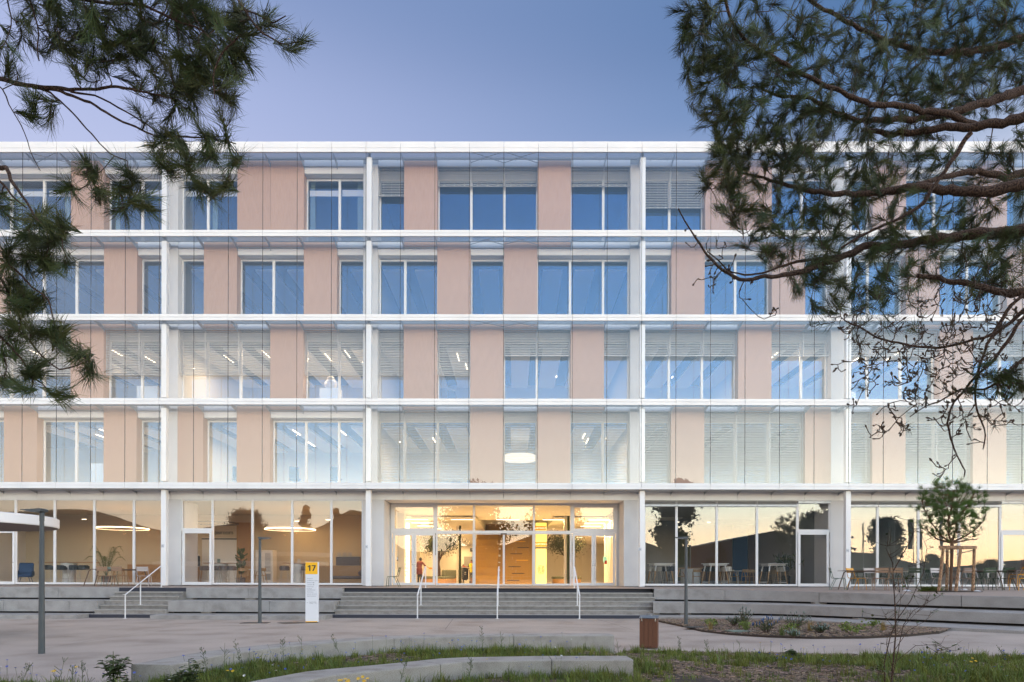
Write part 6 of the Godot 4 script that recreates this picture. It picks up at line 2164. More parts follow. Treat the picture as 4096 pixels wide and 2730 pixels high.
func planting() -> void:
	# grass
	rng.seed = 31
	var tufts := [blade_tuft(16, 0.05, 0.13, 0.6, 0.004, 1), blade_tuft(14, 0.08, 0.22, 0.7, 0.004, 2), blade_tuft(12, 0.03, 0.08, 1.0, 0.006, 3)]
	rng.seed = 32
	var xf := [[], [], []]
	var cs := [[], [], []]
	var chips := []
	var ccol := []
	var tries := 0
	while tries < 26000:
		tries += 1
		var x := rng.randf_range(-9.0, 11.5)
		var d := rng.randf_range(7.4, 15.0)
		var inn := lawn_depth(x) - d
		if inn < 0.0 or absf(x) > d * 0.80 + 0.4:
			continue
		var right := smoothstep(1.2, 2.6, x) * smoothstep(7.0, 4.0, x)   # the barer strip of mulch
		var cover := clampf(patchy(x, d) + 0.22 - right * 0.60 - smoothstep(0.9, 0.0, inn) * 0.25 * float(x > 2.0), 0.04, 1.0)
		if x < -4.5:
			cover *= 0.85
		var at := Vector3(x, lawn_y(x, d) - 0.005, EYE.z - d)
		if rng.randf() < cover:
			var k := 1 if rng.randf() < 0.2 else (2 if rng.randf() < 0.35 else 0)
			var s := rng.randf_range(0.7, 1.25) * (0.75 if inn < 0.4 else 1.0)
			xf[k].append(Transform3D(Basis(Vector3.UP, rng.randf() * TAU) * Basis.from_scale(Vector3(s * 1.1, s, s * 1.1)), at))
			var g := rng.randf_range(0.7, 1.3)
			cs[k].append(Color(g * rng.randf_range(0.85, 1.25), g, g * rng.randf_range(0.6, 1.0)))
		elif rng.randf() < 0.8:
			for j in 5:
				chips.append(Transform3D(Basis(Vector3.UP, rng.randf() * TAU) * Basis(Vector3.RIGHT, rng.randfn() * 0.35) * Basis.from_scale(Vector3(rng.randf_range(0.03, 0.10), 0.008, rng.randf_range(0.008, 0.022))), at + Vector3(rng.randfn() * 0.07, 0.012, rng.randfn() * 0.07)))
				var c := rng.randf_range(0.15, 1.5)
				ccol.append(Color(c, c * rng.randf_range(0.85, 1.05), c * rng.randf_range(0.7, 1.1)))
	for k in 3:
		var o := many(self, numbered("grass"), tufts[k], mat.grass, xf[k], cs[k])
		metas(o, ["short green grass in the foreground lawn", "tall green grass standing among the lawn", "low spreading weeds between the grass"][k], "grass")
	# bark mulch
	rng.seed = 33
	var bed := [[5.0, 24.9], [5.30, 21.5], [5.36, 19.6], [5.8, 18.3], [6.4, 17.3], [7.2, 16.5], [8.2, 16.05], [9.26, 16.1], [10.3, 16.6], [11.0, 17.4]]
	var bm := MB.new()
	var back := [[5.7, 25.0], [6.6, 24.4], [7.4, 23.8], [8.1, 23.1], [8.8, 22.3], [9.4, 21.4], [10.0, 20.4], [10.6, 19.2], [10.9, 18.3], [11.1, 17.5]]
	var top := func(p): return Vector3(p[0], rise(p[0]) + 0.05, EYE.z - p[1])
	for i in bed.size() - 1:
		bm.poly([top.call(bed[i]), top.call(bed[i + 1]), top.call(back[i + 1]), top.call(back[i])], Vector3.UP)
		var a: Vector3 = top.call(bed[i])
		var b: Vector3 = top.call(bed[i + 1])
		bm.poly([a, b, b - Vector3(0, 0.06, 0), a - Vector3(0, 0.06, 0)], Vector3(0, 0, 1))
	ground_piece("mulch_bed", bm.mesh(), mat.soil)
	for n in 15000:
		var i := rng.randi() % (bed.size() - 1)
		var t := rng.randf()
		var s := pow(rng.randf(), 0.8)
		var p0 := Vector2(lerpf(bed[i][0], bed[i + 1][0], t), lerpf(bed[i][1], bed[i + 1][1], t))
		var p1 := Vector2(lerpf(back[i][0], back[i + 1][0], t), lerpf(back[i][1], back[i + 1][1], t))
		var p := p0.lerp(p1, s)
		chips.append(Transform3D(Basis(Vector3.UP, rng.randf() * TAU) * Basis(Vector3.RIGHT, rng.randfn() * 0.3) * Basis.from_scale(Vector3(rng.randf_range(0.03, 0.12), 0.010, rng.randf_range(0.01, 0.035))), Vector3(p.x, rise(p.x) + 0.06, EYE.z - p.y)))
		var c := rng.randf_range(0.15, 1.6)
		ccol.append(Color(c, c * rng.randf_range(0.85, 1.05), c * rng.randf_range(0.75, 1.1)))
	var mo := many(self, numbered("bark_mulch"), bx(Vector3.ONE), mat.chip, chips, ccol)
	metas(mo, "brown wood chip mulch on the planted ground", "mulch")
	# flowers
	rng.seed = 34
	var fl := MB.new()
	for i in 7:
		var a := TAU * i / 7.0
		fl.tri(Vector3.ZERO, Vector3(sin(a - 0.35), 0.35, cos(a - 0.35)), Vector3(sin(a + 0.35), 0.35, cos(a + 0.35)))
	var fm := fl.mesh()
	var fx := []
	var fc := []
	var sx := MB.new()
	for n in 330:
		var x := 0.0
		var d := 0.0
		var r := rng.randf()
		if r < 0.45:
			x = rng.randf_range(3.2, 9.5)
			d = rng.randf_range(8.2, 11.3)
		elif r < 0.72:
			x = rng.randf_range(-3.9, 1.2)
			d = rng.randf_range(9.0, 12.6)
		else:
			x = rng.randf_range(-8.2, -2.6)
			d = rng.randf_range(7.6, 9.8)
		if lawn_depth(x) - d < 0.1:
			continue
		var h := rng.randf_range(0.16, 0.36)
		var at := Vector3(x, lawn_y(x, d), EYE.z - d)
		var e := at + Vector3(rng.randfn() * 0.04, h, rng.randfn() * 0.04)
		sx.rod(at, e, 0.0016, 3)
		var s := rng.randf_range(0.010, 0.018)
		fx.append(Transform3D(Basis(Vector3.UP, rng.randf() * TAU) * Basis(Vector3.RIGHT, rng.randfn() * 0.5) * Basis.from_scale(Vector3.ONE * s), e))
		var w := rng.randf()
		fc.append(Color(0.05, 0.10, 0.5) if w < 0.84 else (Color(0.75, 0.75, 0.75) if w < 0.92 else Color(0.8, 0.5, 0.02)))
	for q in [[8.55, 10.6, 5], [8.2, 10.3, 3], [-1.85, 7.35, 6], [-1.6, 7.3, 5], [-5.4, 8.3, 3], [6.3, 9.4, 3], [-3.5, 8.4, 2]]:
		for j in q[2]:
			var at := Vector3(q[0] + rng.randfn() * 0.06, lawn_y(q[0], q[1]) + 0.2, EYE.z - q[1])
			var e := at + Vector3(rng.randfn() * 0.05, rng.randf_range(-0.02, 0.08), 0)
			sx.rod(at - Vector3(0, 0.2, 0), e, 0.002, 3)
			fx.append(Transform3D(Basis(Vector3.RIGHT, 0.5 + rng.randfn() * 0.3) * Basis.from_scale(Vector3.ONE * 0.019), e))
			fc.append(Color(0.85, 0.52, 0.02))
	var fo := many(self, numbered("wild_flowers"), fm, mat.petal, fx, fc)
	metas(fo, "small blue, white and yellow wild flowers in the grass", "flowers")
	var so := part(self, numbered("flower_stems"), sx.mesh(), mat.leaf)
	metas(so, "thin green flower stems in the grass", "flower stems", "", "stuff")
	weeds()
	bushes()
	sapling()
	staked_pine()


# a weed with lobed leaves up a stalk
func leafy_weed(label: String, at: Vector3, h: float, sd: int) -> void:
	rng.seed = sd
	var o := thing("leafy_weed", label, "weed", at, 0.0, "dark leafy weeds at the edge of the grass")
	var st := MB.new()
	var ends := []
	for i in 3 + int(h * 8):
		var a := rng.randf() * TAU
		var s := h * rng.randf_range(0.0, 0.5)
		var l := (h - s) * rng.randf_range(0.5, 0.9)
		var p0 := Vector3(0, s, 0)
		var p1 := p0 + Vector3(sin(a) * l * 0.35, l * 0.6, cos(a) * l * 0.35)
		var p2 := p0 + Vector3(sin(a) * l * 0.55, l, cos(a) * l * 0.55)
		st.tube([p0, p1, p2], [0.006, 0.005, 0.003], 5)
		ends.append([p0, p1, p2])
	st.tube([Vector3.ZERO, Vector3(0.01, h * 0.5, 0), Vector3(0, h, 0)], [0.009, 0.007, 0.003], 5)
	ends.append([Vector3.ZERO, Vector3(0.01, h * 0.5, 0), Vector3(0, h, 0)])
	part(o, "stalks", st.mesh(), mat.leaf)
	var m := MB.new()
	for e in ends:
		for k in 22:
			var t := rng.randf_range(0.25, 1.0)
			var p: Vector3 = e[0].lerp(e[1], t * 2.0) if t < 0.5 else e[1].lerp(e[2], t * 2.0 - 1.0)
			var a := rng.randf() * TAU
			var d := Vector3(sin(a), rng.randf_range(-0.3, 0.5), cos(a)).normalized()
			var sd2 := d.cross(Vector3.UP).normalized()
			var l := rng.randf_range(0.08, 0.15) * (1.2 - t * 0.5)
			var g := rng.randf_range(0.7, 1.3)
			m.tint = Color(g * 1.0, g * 1.15, g * 0.8)
			for s in [-1, 1]:   # lobed blade in two halves
				m.poly([p, p + d * l * 0.25 + sd2 * s * l * 0.30, p + d * l * 0.42 + sd2 * s * l * 0.16, p + d * l * 0.6])
				m.poly([p + d * l * 0.4, p + d * l * 0.55 + sd2 * s * l * 0.36, p + d * l * 0.72 + sd2 * s * l * 0.14, p + d * l * 1.05 - Vector3(0, l * 0.2, 0)])
	part(o, "leaves", m.mesh(true), mat.leaf)


func dry_stalk(label: String, at: Vector3, h: float, sd: int, seeds: bool) -> void:
	rng.seed = sd
	var o := thing("seed_stalk", label, "weed", at, 0.0, "thin seed stalks in the grass")
	var m := MB.new()
	var b := Vector3(rng.randfn() * 0.08, h, rng.randfn() * 0.05)
	m.tube([Vector3.ZERO, b * 0.5 + Vector3(0.01, 0, 0), b], [0.003, 0.0025, 0.0015], 4)
	part(o, "stalk", m.mesh(), mat.leaf)
	var l := MB.new()
	for i in (26 if seeds else 6):
		var t := rng.randf_range(0.4, 1.0) if seeds else rng.randf_range(0.1, 0.9)
		var a := rng.randf() * TAU
		var p := b * t
		var e := p + Vector3(sin(a) * 0.035, 0.035, cos(a) * 0.035) * (1.0 if seeds else 2.0)
		l.rod(p, e, 0.0016 if seeds else 0.003, 3)
		if seeds:
			l.ball(e, Vector3(0.004, 0.010, 0.004), 4, 3)
	part(o, "seed_heads" if seeds else "blades", l.mesh(), mat.leaf)


func weeds() -> void:
	var at := func(p: float, d: float) -> Vector3:
		var x := px(p, d)
		return Vector3(x, lawn_y(x, d) - 0.02, EYE.z - d)
	leafy_weed("tallest dark leafy weed in front of the paving left of the rear bench end", at.call(448, 8.5), 0.56, 201)
	leafy_weed("short dark leafy weed right beside the tallest weed", at.call(505, 8.3), 0.22, 202)
	leafy_weed("dark leafy weed leaning in front of the rear bench end", at.call(752, 8.0), 0.42, 203)
	leafy_weed("small round leafy weed at the corner of the rear bench", at.call(690, 8.1), 0.22, 204)
	leafy_weed("small dark weed growing at the lawn edge below the mulch bed", at.call(3170, 12.2), 0.22, 205)
	var st := [[215, 8.6, 0.42, "tall single seed stalk near the nearest lamp"], [60, 8.3, 0.3, "seed stalk closest to the left frame edge"], [322, 8.4, 0.36, "seed stalk left of the tallest leafy weed"], [360, 8.6, 0.36, "bent seed stalk touching the tallest leafy weed"], [280, 8.2, 0.30, "wispy seed stalk between lamp and leafy weed"], [830, 9.2, 0.40, "feathery seed stalk before the rear bench, leftmost"], [890, 9.3, 0.46, "feathery seed stalk before the rear bench, second"], [965, 9.6, 0.46, "feathery seed stalk before the rear bench, third"], [1130, 10.2, 0.42, "feathery seed stalk before the rear bench, fourth"], [1195, 10.4, 0.46, "tall feathery seed stalk left of the rear bench joint"], [1370, 11.0, 0.42, "feathery seed stalk near the rear bench joint"], [1930, 12.0, 0.5, "yellow tipped stalk in front of the middle of the rear bench"], [2010, 12.2, 0.4, "stalk in front of the rear bench below the middle handrail"], [1870, 8.7, 0.34, "feathery seed stalk against the front bench joint"], [1590, 8.2, 0.36, "bare stalk before the front bench left of its joint"], [2475, 13.9, 0.34, "stalk at the right end of the rear bench"], [2725, 13.6, 0.36, "thin stalk at the lawn edge under the lamp post"], [2830, 13.4, 0.32, "thin stalk at the lawn edge below the mulch bed"], [2960, 13.0, 0.34, "yellow tipped stalk at the lawn edge below the bed"], [4020, 11.2, 0.3, "thin stalk at the lawn edge near the right frame edge"]]
	for i in st.size():
		dry_stalk(st[i][3], at.call(st[i][0], st[i][1]), st[i][2], 220 + i, i % 3 != 0)


func bushes() -> void:
	var at := func(p: float, d: float) -> Vector3:
		var x := px(p, d)
		return Vector3(x, rise(x) + 0.05, EYE.z - d)
	# lavender and rosemary
	var la := [[2975, 20.2, 0.70, 0.30, "tall spiky lavender bush at the back of the mulch bed"], [3067, 18.0, 0.52, 0.42, "broad dark lavender bush with purple spikes in the mulch bed"], [3180, 18.8, 0.56, 0.46, "wide green lavender bush beside the concrete tiers"], [2935, 20.6, 0.36, 0.24, "pale twiggy bush at the back edge of the mulch bed"], [3280, 17.3, 0.30, 0.24, "small grey green bush in the middle of the mulch bed"], [3170, 16.6, 0.22, 0.2, "low grey green bush at the front edge of the mulch bed"]]
	for i in la.size():
		var q: Array = la[i]
		rng.seed = 300 + i
		var o := thing("lavender_bush", q[4], "bush", at.call(q[0], q[1]), 0.0, "low bushes in the mulch bed")
		var m := MB.new()
		var l := MB.new()
		var f := MB.new()
		for k in 46:
			var a := rng.randf() * TAU
			var r: float = sqrt(rng.randf()) * q[3]
			var h: float = q[2] * rng.randf_range(0.55, 1.0) * (1.0 - 0.35 * r / q[3])
			var e := Vector3(sin(a) * r, h, cos(a) * r)
			m.tube([Vector3(sin(a) * 0.04, 0, cos(a) * 0.04), e * 0.55 + Vector3(0, 0.02, 0), e], [0.005, 0.004, 0.002], 3, false)
			for j in 9:
				var t := rng.randf_range(0.25, 0.8)
				var p := e * t
				var g := rng.randf_range(0.7, 1.4)
				l.tint = Color(g, g * 1.05, g * 1.0)
				var b := rng.randf() * TAU
				var d := Vector3(sin(b), rng.randf_range(0.4, 1.2), cos(b)).normalized() * 0.06
				l.tri(p, p + d * 0.5 + Vector3(0.012, 0, 0), p + d)
			if rng.randf() < 0.6:
				f.ball(e, Vector3(0.012, 0.045, 0.012), 5, 4)
		part(o, "stems", m.mesh(), mat.twig)
		part(o, "foliage", l.mesh(true), mat.leaf)
		part(o, "flower_spikes", f.mesh(), mat.cafe_blue if i == 1 else mat.chair_sage)
	# tufts of feather grass
	var fg := [[2843, 19.6, "straw coloured feather grass tuft behind the lamp post"], [3125, 17.2, "green feather grass tuft at the front of the mulch bed"], [3240, 18.0, "straw coloured feather grass tuft by the wide lavender"], [3530, 17.2, "orange straw feather grass tuft behind the sapling"], [2985, 19.0, "green feather grass tuft under the tall spiky lavender"]]
	for i in fg.size():
		var q: Array = fg[i]
		var o := thing("feather_grass", q[2], "grass tuft", at.call(q[0], q[1]), 0.0, "feather grass tufts in the mulch bed")
		part(o, "blades", blade_tuft(70, 0.16, 0.36, 0.55, 0.004, 320 + i), solid("straw_%d" % i, lin(0.28, 0.19, 0.06) if i in [0, 2, 3] else lin(0.12, 0.15, 0.035), 0.8))
	var gl := [[2842, 20.8, 0.22, "bright green seedling by the lamp post"], [2980, 19.4, 0.18, "yellow green seedling in the mulch bed near the tall lavender"], [3165, 17.9, 0.2, "yellow green seedling in the middle of the mulch bed"], [3380, 17.0, 0.26, "green seedling at the right of the mulch bed"], [3425, 16.7, 0.2, "dark green seedling near the end of the mulch bed"], [3490, 17.9, 0.22, "seedling beside the orange feather grass"], [2850, 20.9, 0.16, "small seedling close to the concrete tiers"]]
	for i in gl.size():
		var q: Array = gl[i]
		rng.seed = 340 + i
		var o := thing("seedling", q[3], "plant", at.call(q[0], q[1]), 0.0, "small green seedlings in the mulch bed")
		var spots := []
		for k in 60:
			spots.append(Vector3(rng.randfn() * 0.09, q[2] * rng.randf_range(0.2, 1.0), rng.randfn() * 0.09))
		leaf_cloud(o, "foliage", spots, mat.grass, 0.07, 0.05, 0.7, 1.3)
		var s := MB.new()
		s.rod(Vector3.ZERO, Vector3(0, q[2], 0), 0.004, 4)
		part(o, "stem", s.mesh(), mat.leaf)
	# green round the foot of the staked pine
	rng.seed = 360
	var tx := px(3720, 24.0)
	var tc := thing("ground_cover_plant", "low green plants round the foot of the staked pine", "plant", Vector3(tx, terrace_y(tx, EYE.z - 24.0), EYE.z - 24.0))
	part(tc, "blades", blade_tuft(160, 0.08, 0.26, 1.0, 0.006, 361), mat.grass).scale = Vector3(5.0, 1.0, 3.0)
	var ds := MB.new()
	ds.lathe([Vector2(1.0, -0.004), Vector2(0.98, 0.02), Vector2(0, 0.035)], 28, Transform3D(Basis.from_scale(Vector3(1, 1, 0.8)), Vector3.ZERO))
	ground_piece("tree_pit", ds.mesh(), mat.soil).position = Vector3(px(3800, 24.0), terrace_y(px(3790, 24.0), EYE.z - 24.0) + 0.002, EYE.z - 24.0)


func sapling() -> void:
	rng.seed = 41
	var d0 := 8.0
	var at := Vector3(px(3562, d0), 0, EYE.z - d0)
	at.y = lawn_y(at.x, d0)
	var o := thing("bare_sapling", "thin bare sapling with a few leaves in the grass before the cafe terrace", "sapling", at)
	var p := func(a: float, b: float, dz: float) -> Vector3:
		return Vector3(px(a, d0 + dz), yy(b, d0 + dz), EYE.z - d0 - dz) - at
	var stems := [
		[[[3560, 2760], [3572, 2640], [3580, 2540], [3578, 2420], [3572, 2340], [3568, 2250], [3548, 2210]], 0.013, 0.0],
		[[[3572, 2280], [3610, 2210], [3640, 2160], [3652, 2120], [3635, 2080], [3590, 2070]], 0.007, 0.0],
		[[[3540, 2760], [3535, 2650], [3560, 2540], [3590, 2470], [3640, 2400], [3690, 2290], [3705, 2190], [3680, 2130]], 0.009, 0.1],
		[[[3570, 2700], [3590, 2600], [3610, 2500], [3650, 2440], [3720, 2400], [3775, 2370]], 0.007, -0.1],
		[[[3575, 2600], [3630, 2520], [3700, 2480], [3730, 2440]], 0.005, 0.1],
		[[[3585, 2640], [3660, 2580], [3740, 2575], [3800, 2600]], 0.005, 0.0],
		[[[3740, 2575], [3748, 2600], [3742, 2610]], 0.003, 0.0],
		[[[3570, 2500], [3548, 2480], [3540, 2455]], 0.004, 0.05],
		[[[3578, 2420], [3625, 2360], [3640, 2320], [3630, 2260]], 0.005, -0.1],
		[[[3560, 2230], [3540, 2190], [3560, 2170]], 0.004, 0.0],
		[[[3550, 2760], [3520, 2680], [3510, 2700]], 0.005, 0.1],
		[[[3580, 2540], [3660, 2450], [3740, 2380]], 0.004, 0.2],
		[[[3590, 2470], [3600, 2400], [3595, 2330]], 0.004, -0.05],
		[[[3565, 2660], [3545, 2580], [3552, 2520]], 0.005, -0.1]]
	var tips := []
	for s in stems:
		var pts := []
		for q in s[0]:
			pts.append(p.call(q[0], q[1], s[2]))
		var rs := []
		for i in pts.size():
			rs.append(0.8 * lerpf(s[1], s[1] * 0.25, i / float(pts.size() - 1)))
		var m := MB.new()
		m.tube(pts, rs, 6)
		part(o, "stem", m.mesh(), mat.bark)
		tips.append([pts, s[1]])
	var tw := MB.new()
	var lf := MB.new()
	for t in tips:
		var pts: Array = t[0]
		for k in 8:
			var i := rng.randi_range(pts.size() / 3, pts.size() - 2)
			var a: Vector3 = pts[i].lerp(pts[i + 1], rng.randf())
			var dr := Vector3(rng.randfn() * 0.7, rng.randf_range(0.1, 1.0), rng.randfn() * 0.7).normalized()
			var l := rng.randf_range(0.06, 0.28)
			var e := a + dr * l
			tw.tube([a, a.lerp(e, 0.5) + Vector3(0, -0.01, 0), e], [0.0028, 0.002, 0.001], 4, false)
			var low := a.y < 0.55
			for j in (4 if low else rng.randi_range(0, 2)):
				var c := a.lerp(e, rng.randf_range(0.4, 1.05))
				var b := Vector3(rng.randfn(), rng.randfn() * 0.6, rng.randfn()).normalized()
				var sd := b.cross(Vector3(0.3, 1, 0.2)).normalized()
				var s := rng.randf_range(0.025, 0.055)
				var g := rng.randf_range(0.6, 2.0)
				lf.tint = Color(g * rng.randf_range(0.9, 1.9), g, g * 0.7)
				lf.poly([c, c + b * s * 0.5 + sd * s * 0.4, c + b * s, c + b * s * 0.5 - sd * s * 0.4])
	part(o, "twigs", tw.mesh(), mat.bark).set_meta("kind", "stuff")
	part(o, "leaves", lf.mesh(true), mat.leaf)


func needle_tuft(n: int, long: float, w: float, spread0: float, spread1: float, sd: int, along := 0.08) -> Mesh:
	rng.seed = sd
	var m := MB.new()
	for i in n:
		var a := rng.randf() * TAU
		var th := rng.randf_range(spread0, spread1)
		var p := Vector3(0, rng.randf_range(-along, 0.02), 0)
		var d := Vector3(sin(a) * sin(th), cos(th), cos(a) * sin(th))
		var l := long * rng.randf_range(0.75, 1.1)
		var sd2 := d.cross(Vector3(0.2, 0.3, 1.0).normalized()).normalized() * w * 0.5
		var bend := Vector3(rng.randfn(), rng.randfn(), rng.randfn()) * l * 0.05
		var q := p + d * l * 0.5 + bend
		var e := p + d * l
		var g := rng.randf_range(0.6, 1.45)
		m.tint = Color(g * rng.randf_range(0.85, 1.2), g, g * rng.randf_range(0.7, 1.1))
		m.poly([p - sd2 * 0.7, p + sd2 * 0.7, q + sd2, q - sd2])
		m.tri(q - sd2, q + sd2, e)
	return m.mesh(true)


func aim(dir: Vector3, at: Vector3, s: float) -> Transform3D:
	var y := dir.normalized()
	var x := y.cross(Vector3(0.31, 0.2, 0.93)).normalized()
	return Transform3D(Basis(x, y, x.cross(y)) * Basis(Vector3.UP, rng.randf() * TAU) * Basis.from_scale(Vector3.ONE * s), at)


func staked_pine() -> void:
	rng.seed = 51
	var d0 := 24.0
	var x := px(3796, d0)
	var at := Vector3(x, terrace_y(x, EYE.z - d0), EYE.z - d0)
	var o := thing("young_pine", "young pine tree held by timber stakes on the cafe terrace", "tree", at)
	var sc := d0 / 2731.0
	var p := func(a: float, b: float, dz: float) -> Vector3: return Vector3((a - 3800) * sc, (2362 - b) * sc, dz)
	var t := MB.new()
	t.tube([p.call(3802, 2362, 0), p.call(3806, 2280, 0), p.call(3808, 2166, 0)], [0.05, 0.045, 0.06], 8)
	part(o, "trunk", t.mesh(), mat.bark_pale)
	var limbs := [[[3808, 2170], [3790, 2130], [3788, 2080], [3778, 2020], [3745, 1960]], [[3808, 2168], [3828, 2110], [3838, 2050], [3842, 1980], [3846, 1930]], [[3806, 2168], [3770, 2140], [3735, 2090], [3712, 2040], [3700, 2000]], [[3810, 2165], [3860, 2140], [3905, 2110], [3935, 2070], [3940, 2030]], [[3806, 2168], [3750, 2150], [3725, 2120]], [[3812, 2168], [3880, 2155], [3935, 2150]], [[3790, 2090], [3810, 2020], [3818, 1960]], [[3838, 2060], [3880, 2010], [3900, 1960]]]
	var nodes := []
	for i in limbs.size():
		var pts := []
		var dz := rng.randf_range(-0.35, 0.35)
		for k in limbs[i].size():
			pts.append(p.call(limbs[i][k][0], limbs[i][k][1], dz * k / (limbs[i].size() - 1.0)))
		var m := MB.new()
		m.tube(pts, [0.035, 0.026, 0.02, 0.014, 0.008], 6)
		part(o, "limb", m.mesh(), mat.bark_pale)
		for k in range(1, pts.size()):
			nodes.append(pts[k])
			nodes.append(pts[k - 1].lerp(pts[k], 0.5))
	var tw := MB.new()
	var xf := []
	var cs := []
	for n in 520:
		var a := rng.randf() * TAU
		var c := Vector3(rng.randfn() * 0.66, 3.0 + rng.randfn() * 0.60, rng.randfn() * 0.5)
		if n % 5 == 0:
			c.y = rng.randf_range(1.75, 2.4)
			c.x = sin(a) * rng.randf_range(0.3, 1.25)
			c.z = cos(a) * rng.randf_range(0.2, 0.8)
		var e := Vector3((c.x) / 1.25, (c.y - 2.85) / 1.12, c.z / 1.0)
		if e.length() > 1.05:
			continue
		var best: Vector3 = nodes[0]
		for q in nodes:
			if q.distance_squared_to(c) - (0.4 if q.y < c.y else 0.0) < best.distance_squared_to(c) - (0.4 if best.y < c.y else 0.0):
				best = q
		tw.tube([best, best.lerp(c, 0.5) + Vector3(0, -0.05, 0), c], [0.010, 0.007, 0.004], 4, false)
		if n % 4 == 0:
			nodes.append(best.lerp(c, 0.5))
		var low := c.y < 2.4
		xf.append(aim((c - best).normalized() + Vector3(0, 0.9, 0), c, 0.7 if low else rng.randf_range(0.9, 1.25)))
		var g := rng.randf_range(0.7, 1.3) * (0.75 if low else 1.0)
		cs.append(Color(g, g, g * 0.9))
	part(o, "twigs", tw.mesh(), mat.bark_pale).set_meta("kind", "stuff")
	many(o, "needles", needle_tuft(50, 0.18, 0.0065, 0.15, 1.1, 52), mat.young_needle, xf, cs)
	# stakes
	var s := thing("tree_stakes", "three peeled timber stakes with a square timber frame round the young pine", "tree stakes", at)
	for q in [[3730, 2358, 3750, 2195, 0.35], [3783, 2364, 3805, 2192, 0.55], [3812, 2366, 3812, 2194, -0.35], [3868, 2366, 3876, 2192, 0.30]]:
		var m := MB.new()
		var a: Vector3 = p.call(q[0], q[1], q[4])
		var b: Vector3 = p.call(q[2], q[3], q[4] * 0.9)
		a.y = 0.0
		m.tube([a, a.lerp(b, 0.5) + Vector3(0.01, 0, 0), b], [0.052, 0.05, 0.047], 9)
		part(s, "stake", m.mesh(), mat.stake)
	var fr := [[Vector3(-0.60, 1.52, 0.38), Vector3(0.06, 1.55, 0.56)], [Vector3(0.06, 1.55, 0.58), Vector3(0.72, 1.52, 0.32)], [Vector3(-0.60, 1.54, 0.36), Vector3(0.12, 1.54, -0.36)], [Vector3(0.12, 1.54, -0.36), Vector3(0.72, 1.53, 0.30)]]
	for f in fr:
		var v: Vector3 = f[1] - f[0]
		part(s, "rail", bx(Vector3(v.length(), 0.10, 0.035), 0.006), mat.stake, (f[0] + f[1]) * 0.5, Vector3(0, -atan2(v.z, v.x), 0))
	for f in [[Vector3(-0.58, 1.46, 0.36), Vector3(0.05, 1.36, 0.05)], [Vector3(0.1, 1.30, 0.2), Vector3(0.66, 1.46, 0.3)]]:
		var m := MB.new()
		m.rod(f[0], f[1], 0.016, 5)
		part(s, "strap", m.mesh(), mat.dark)


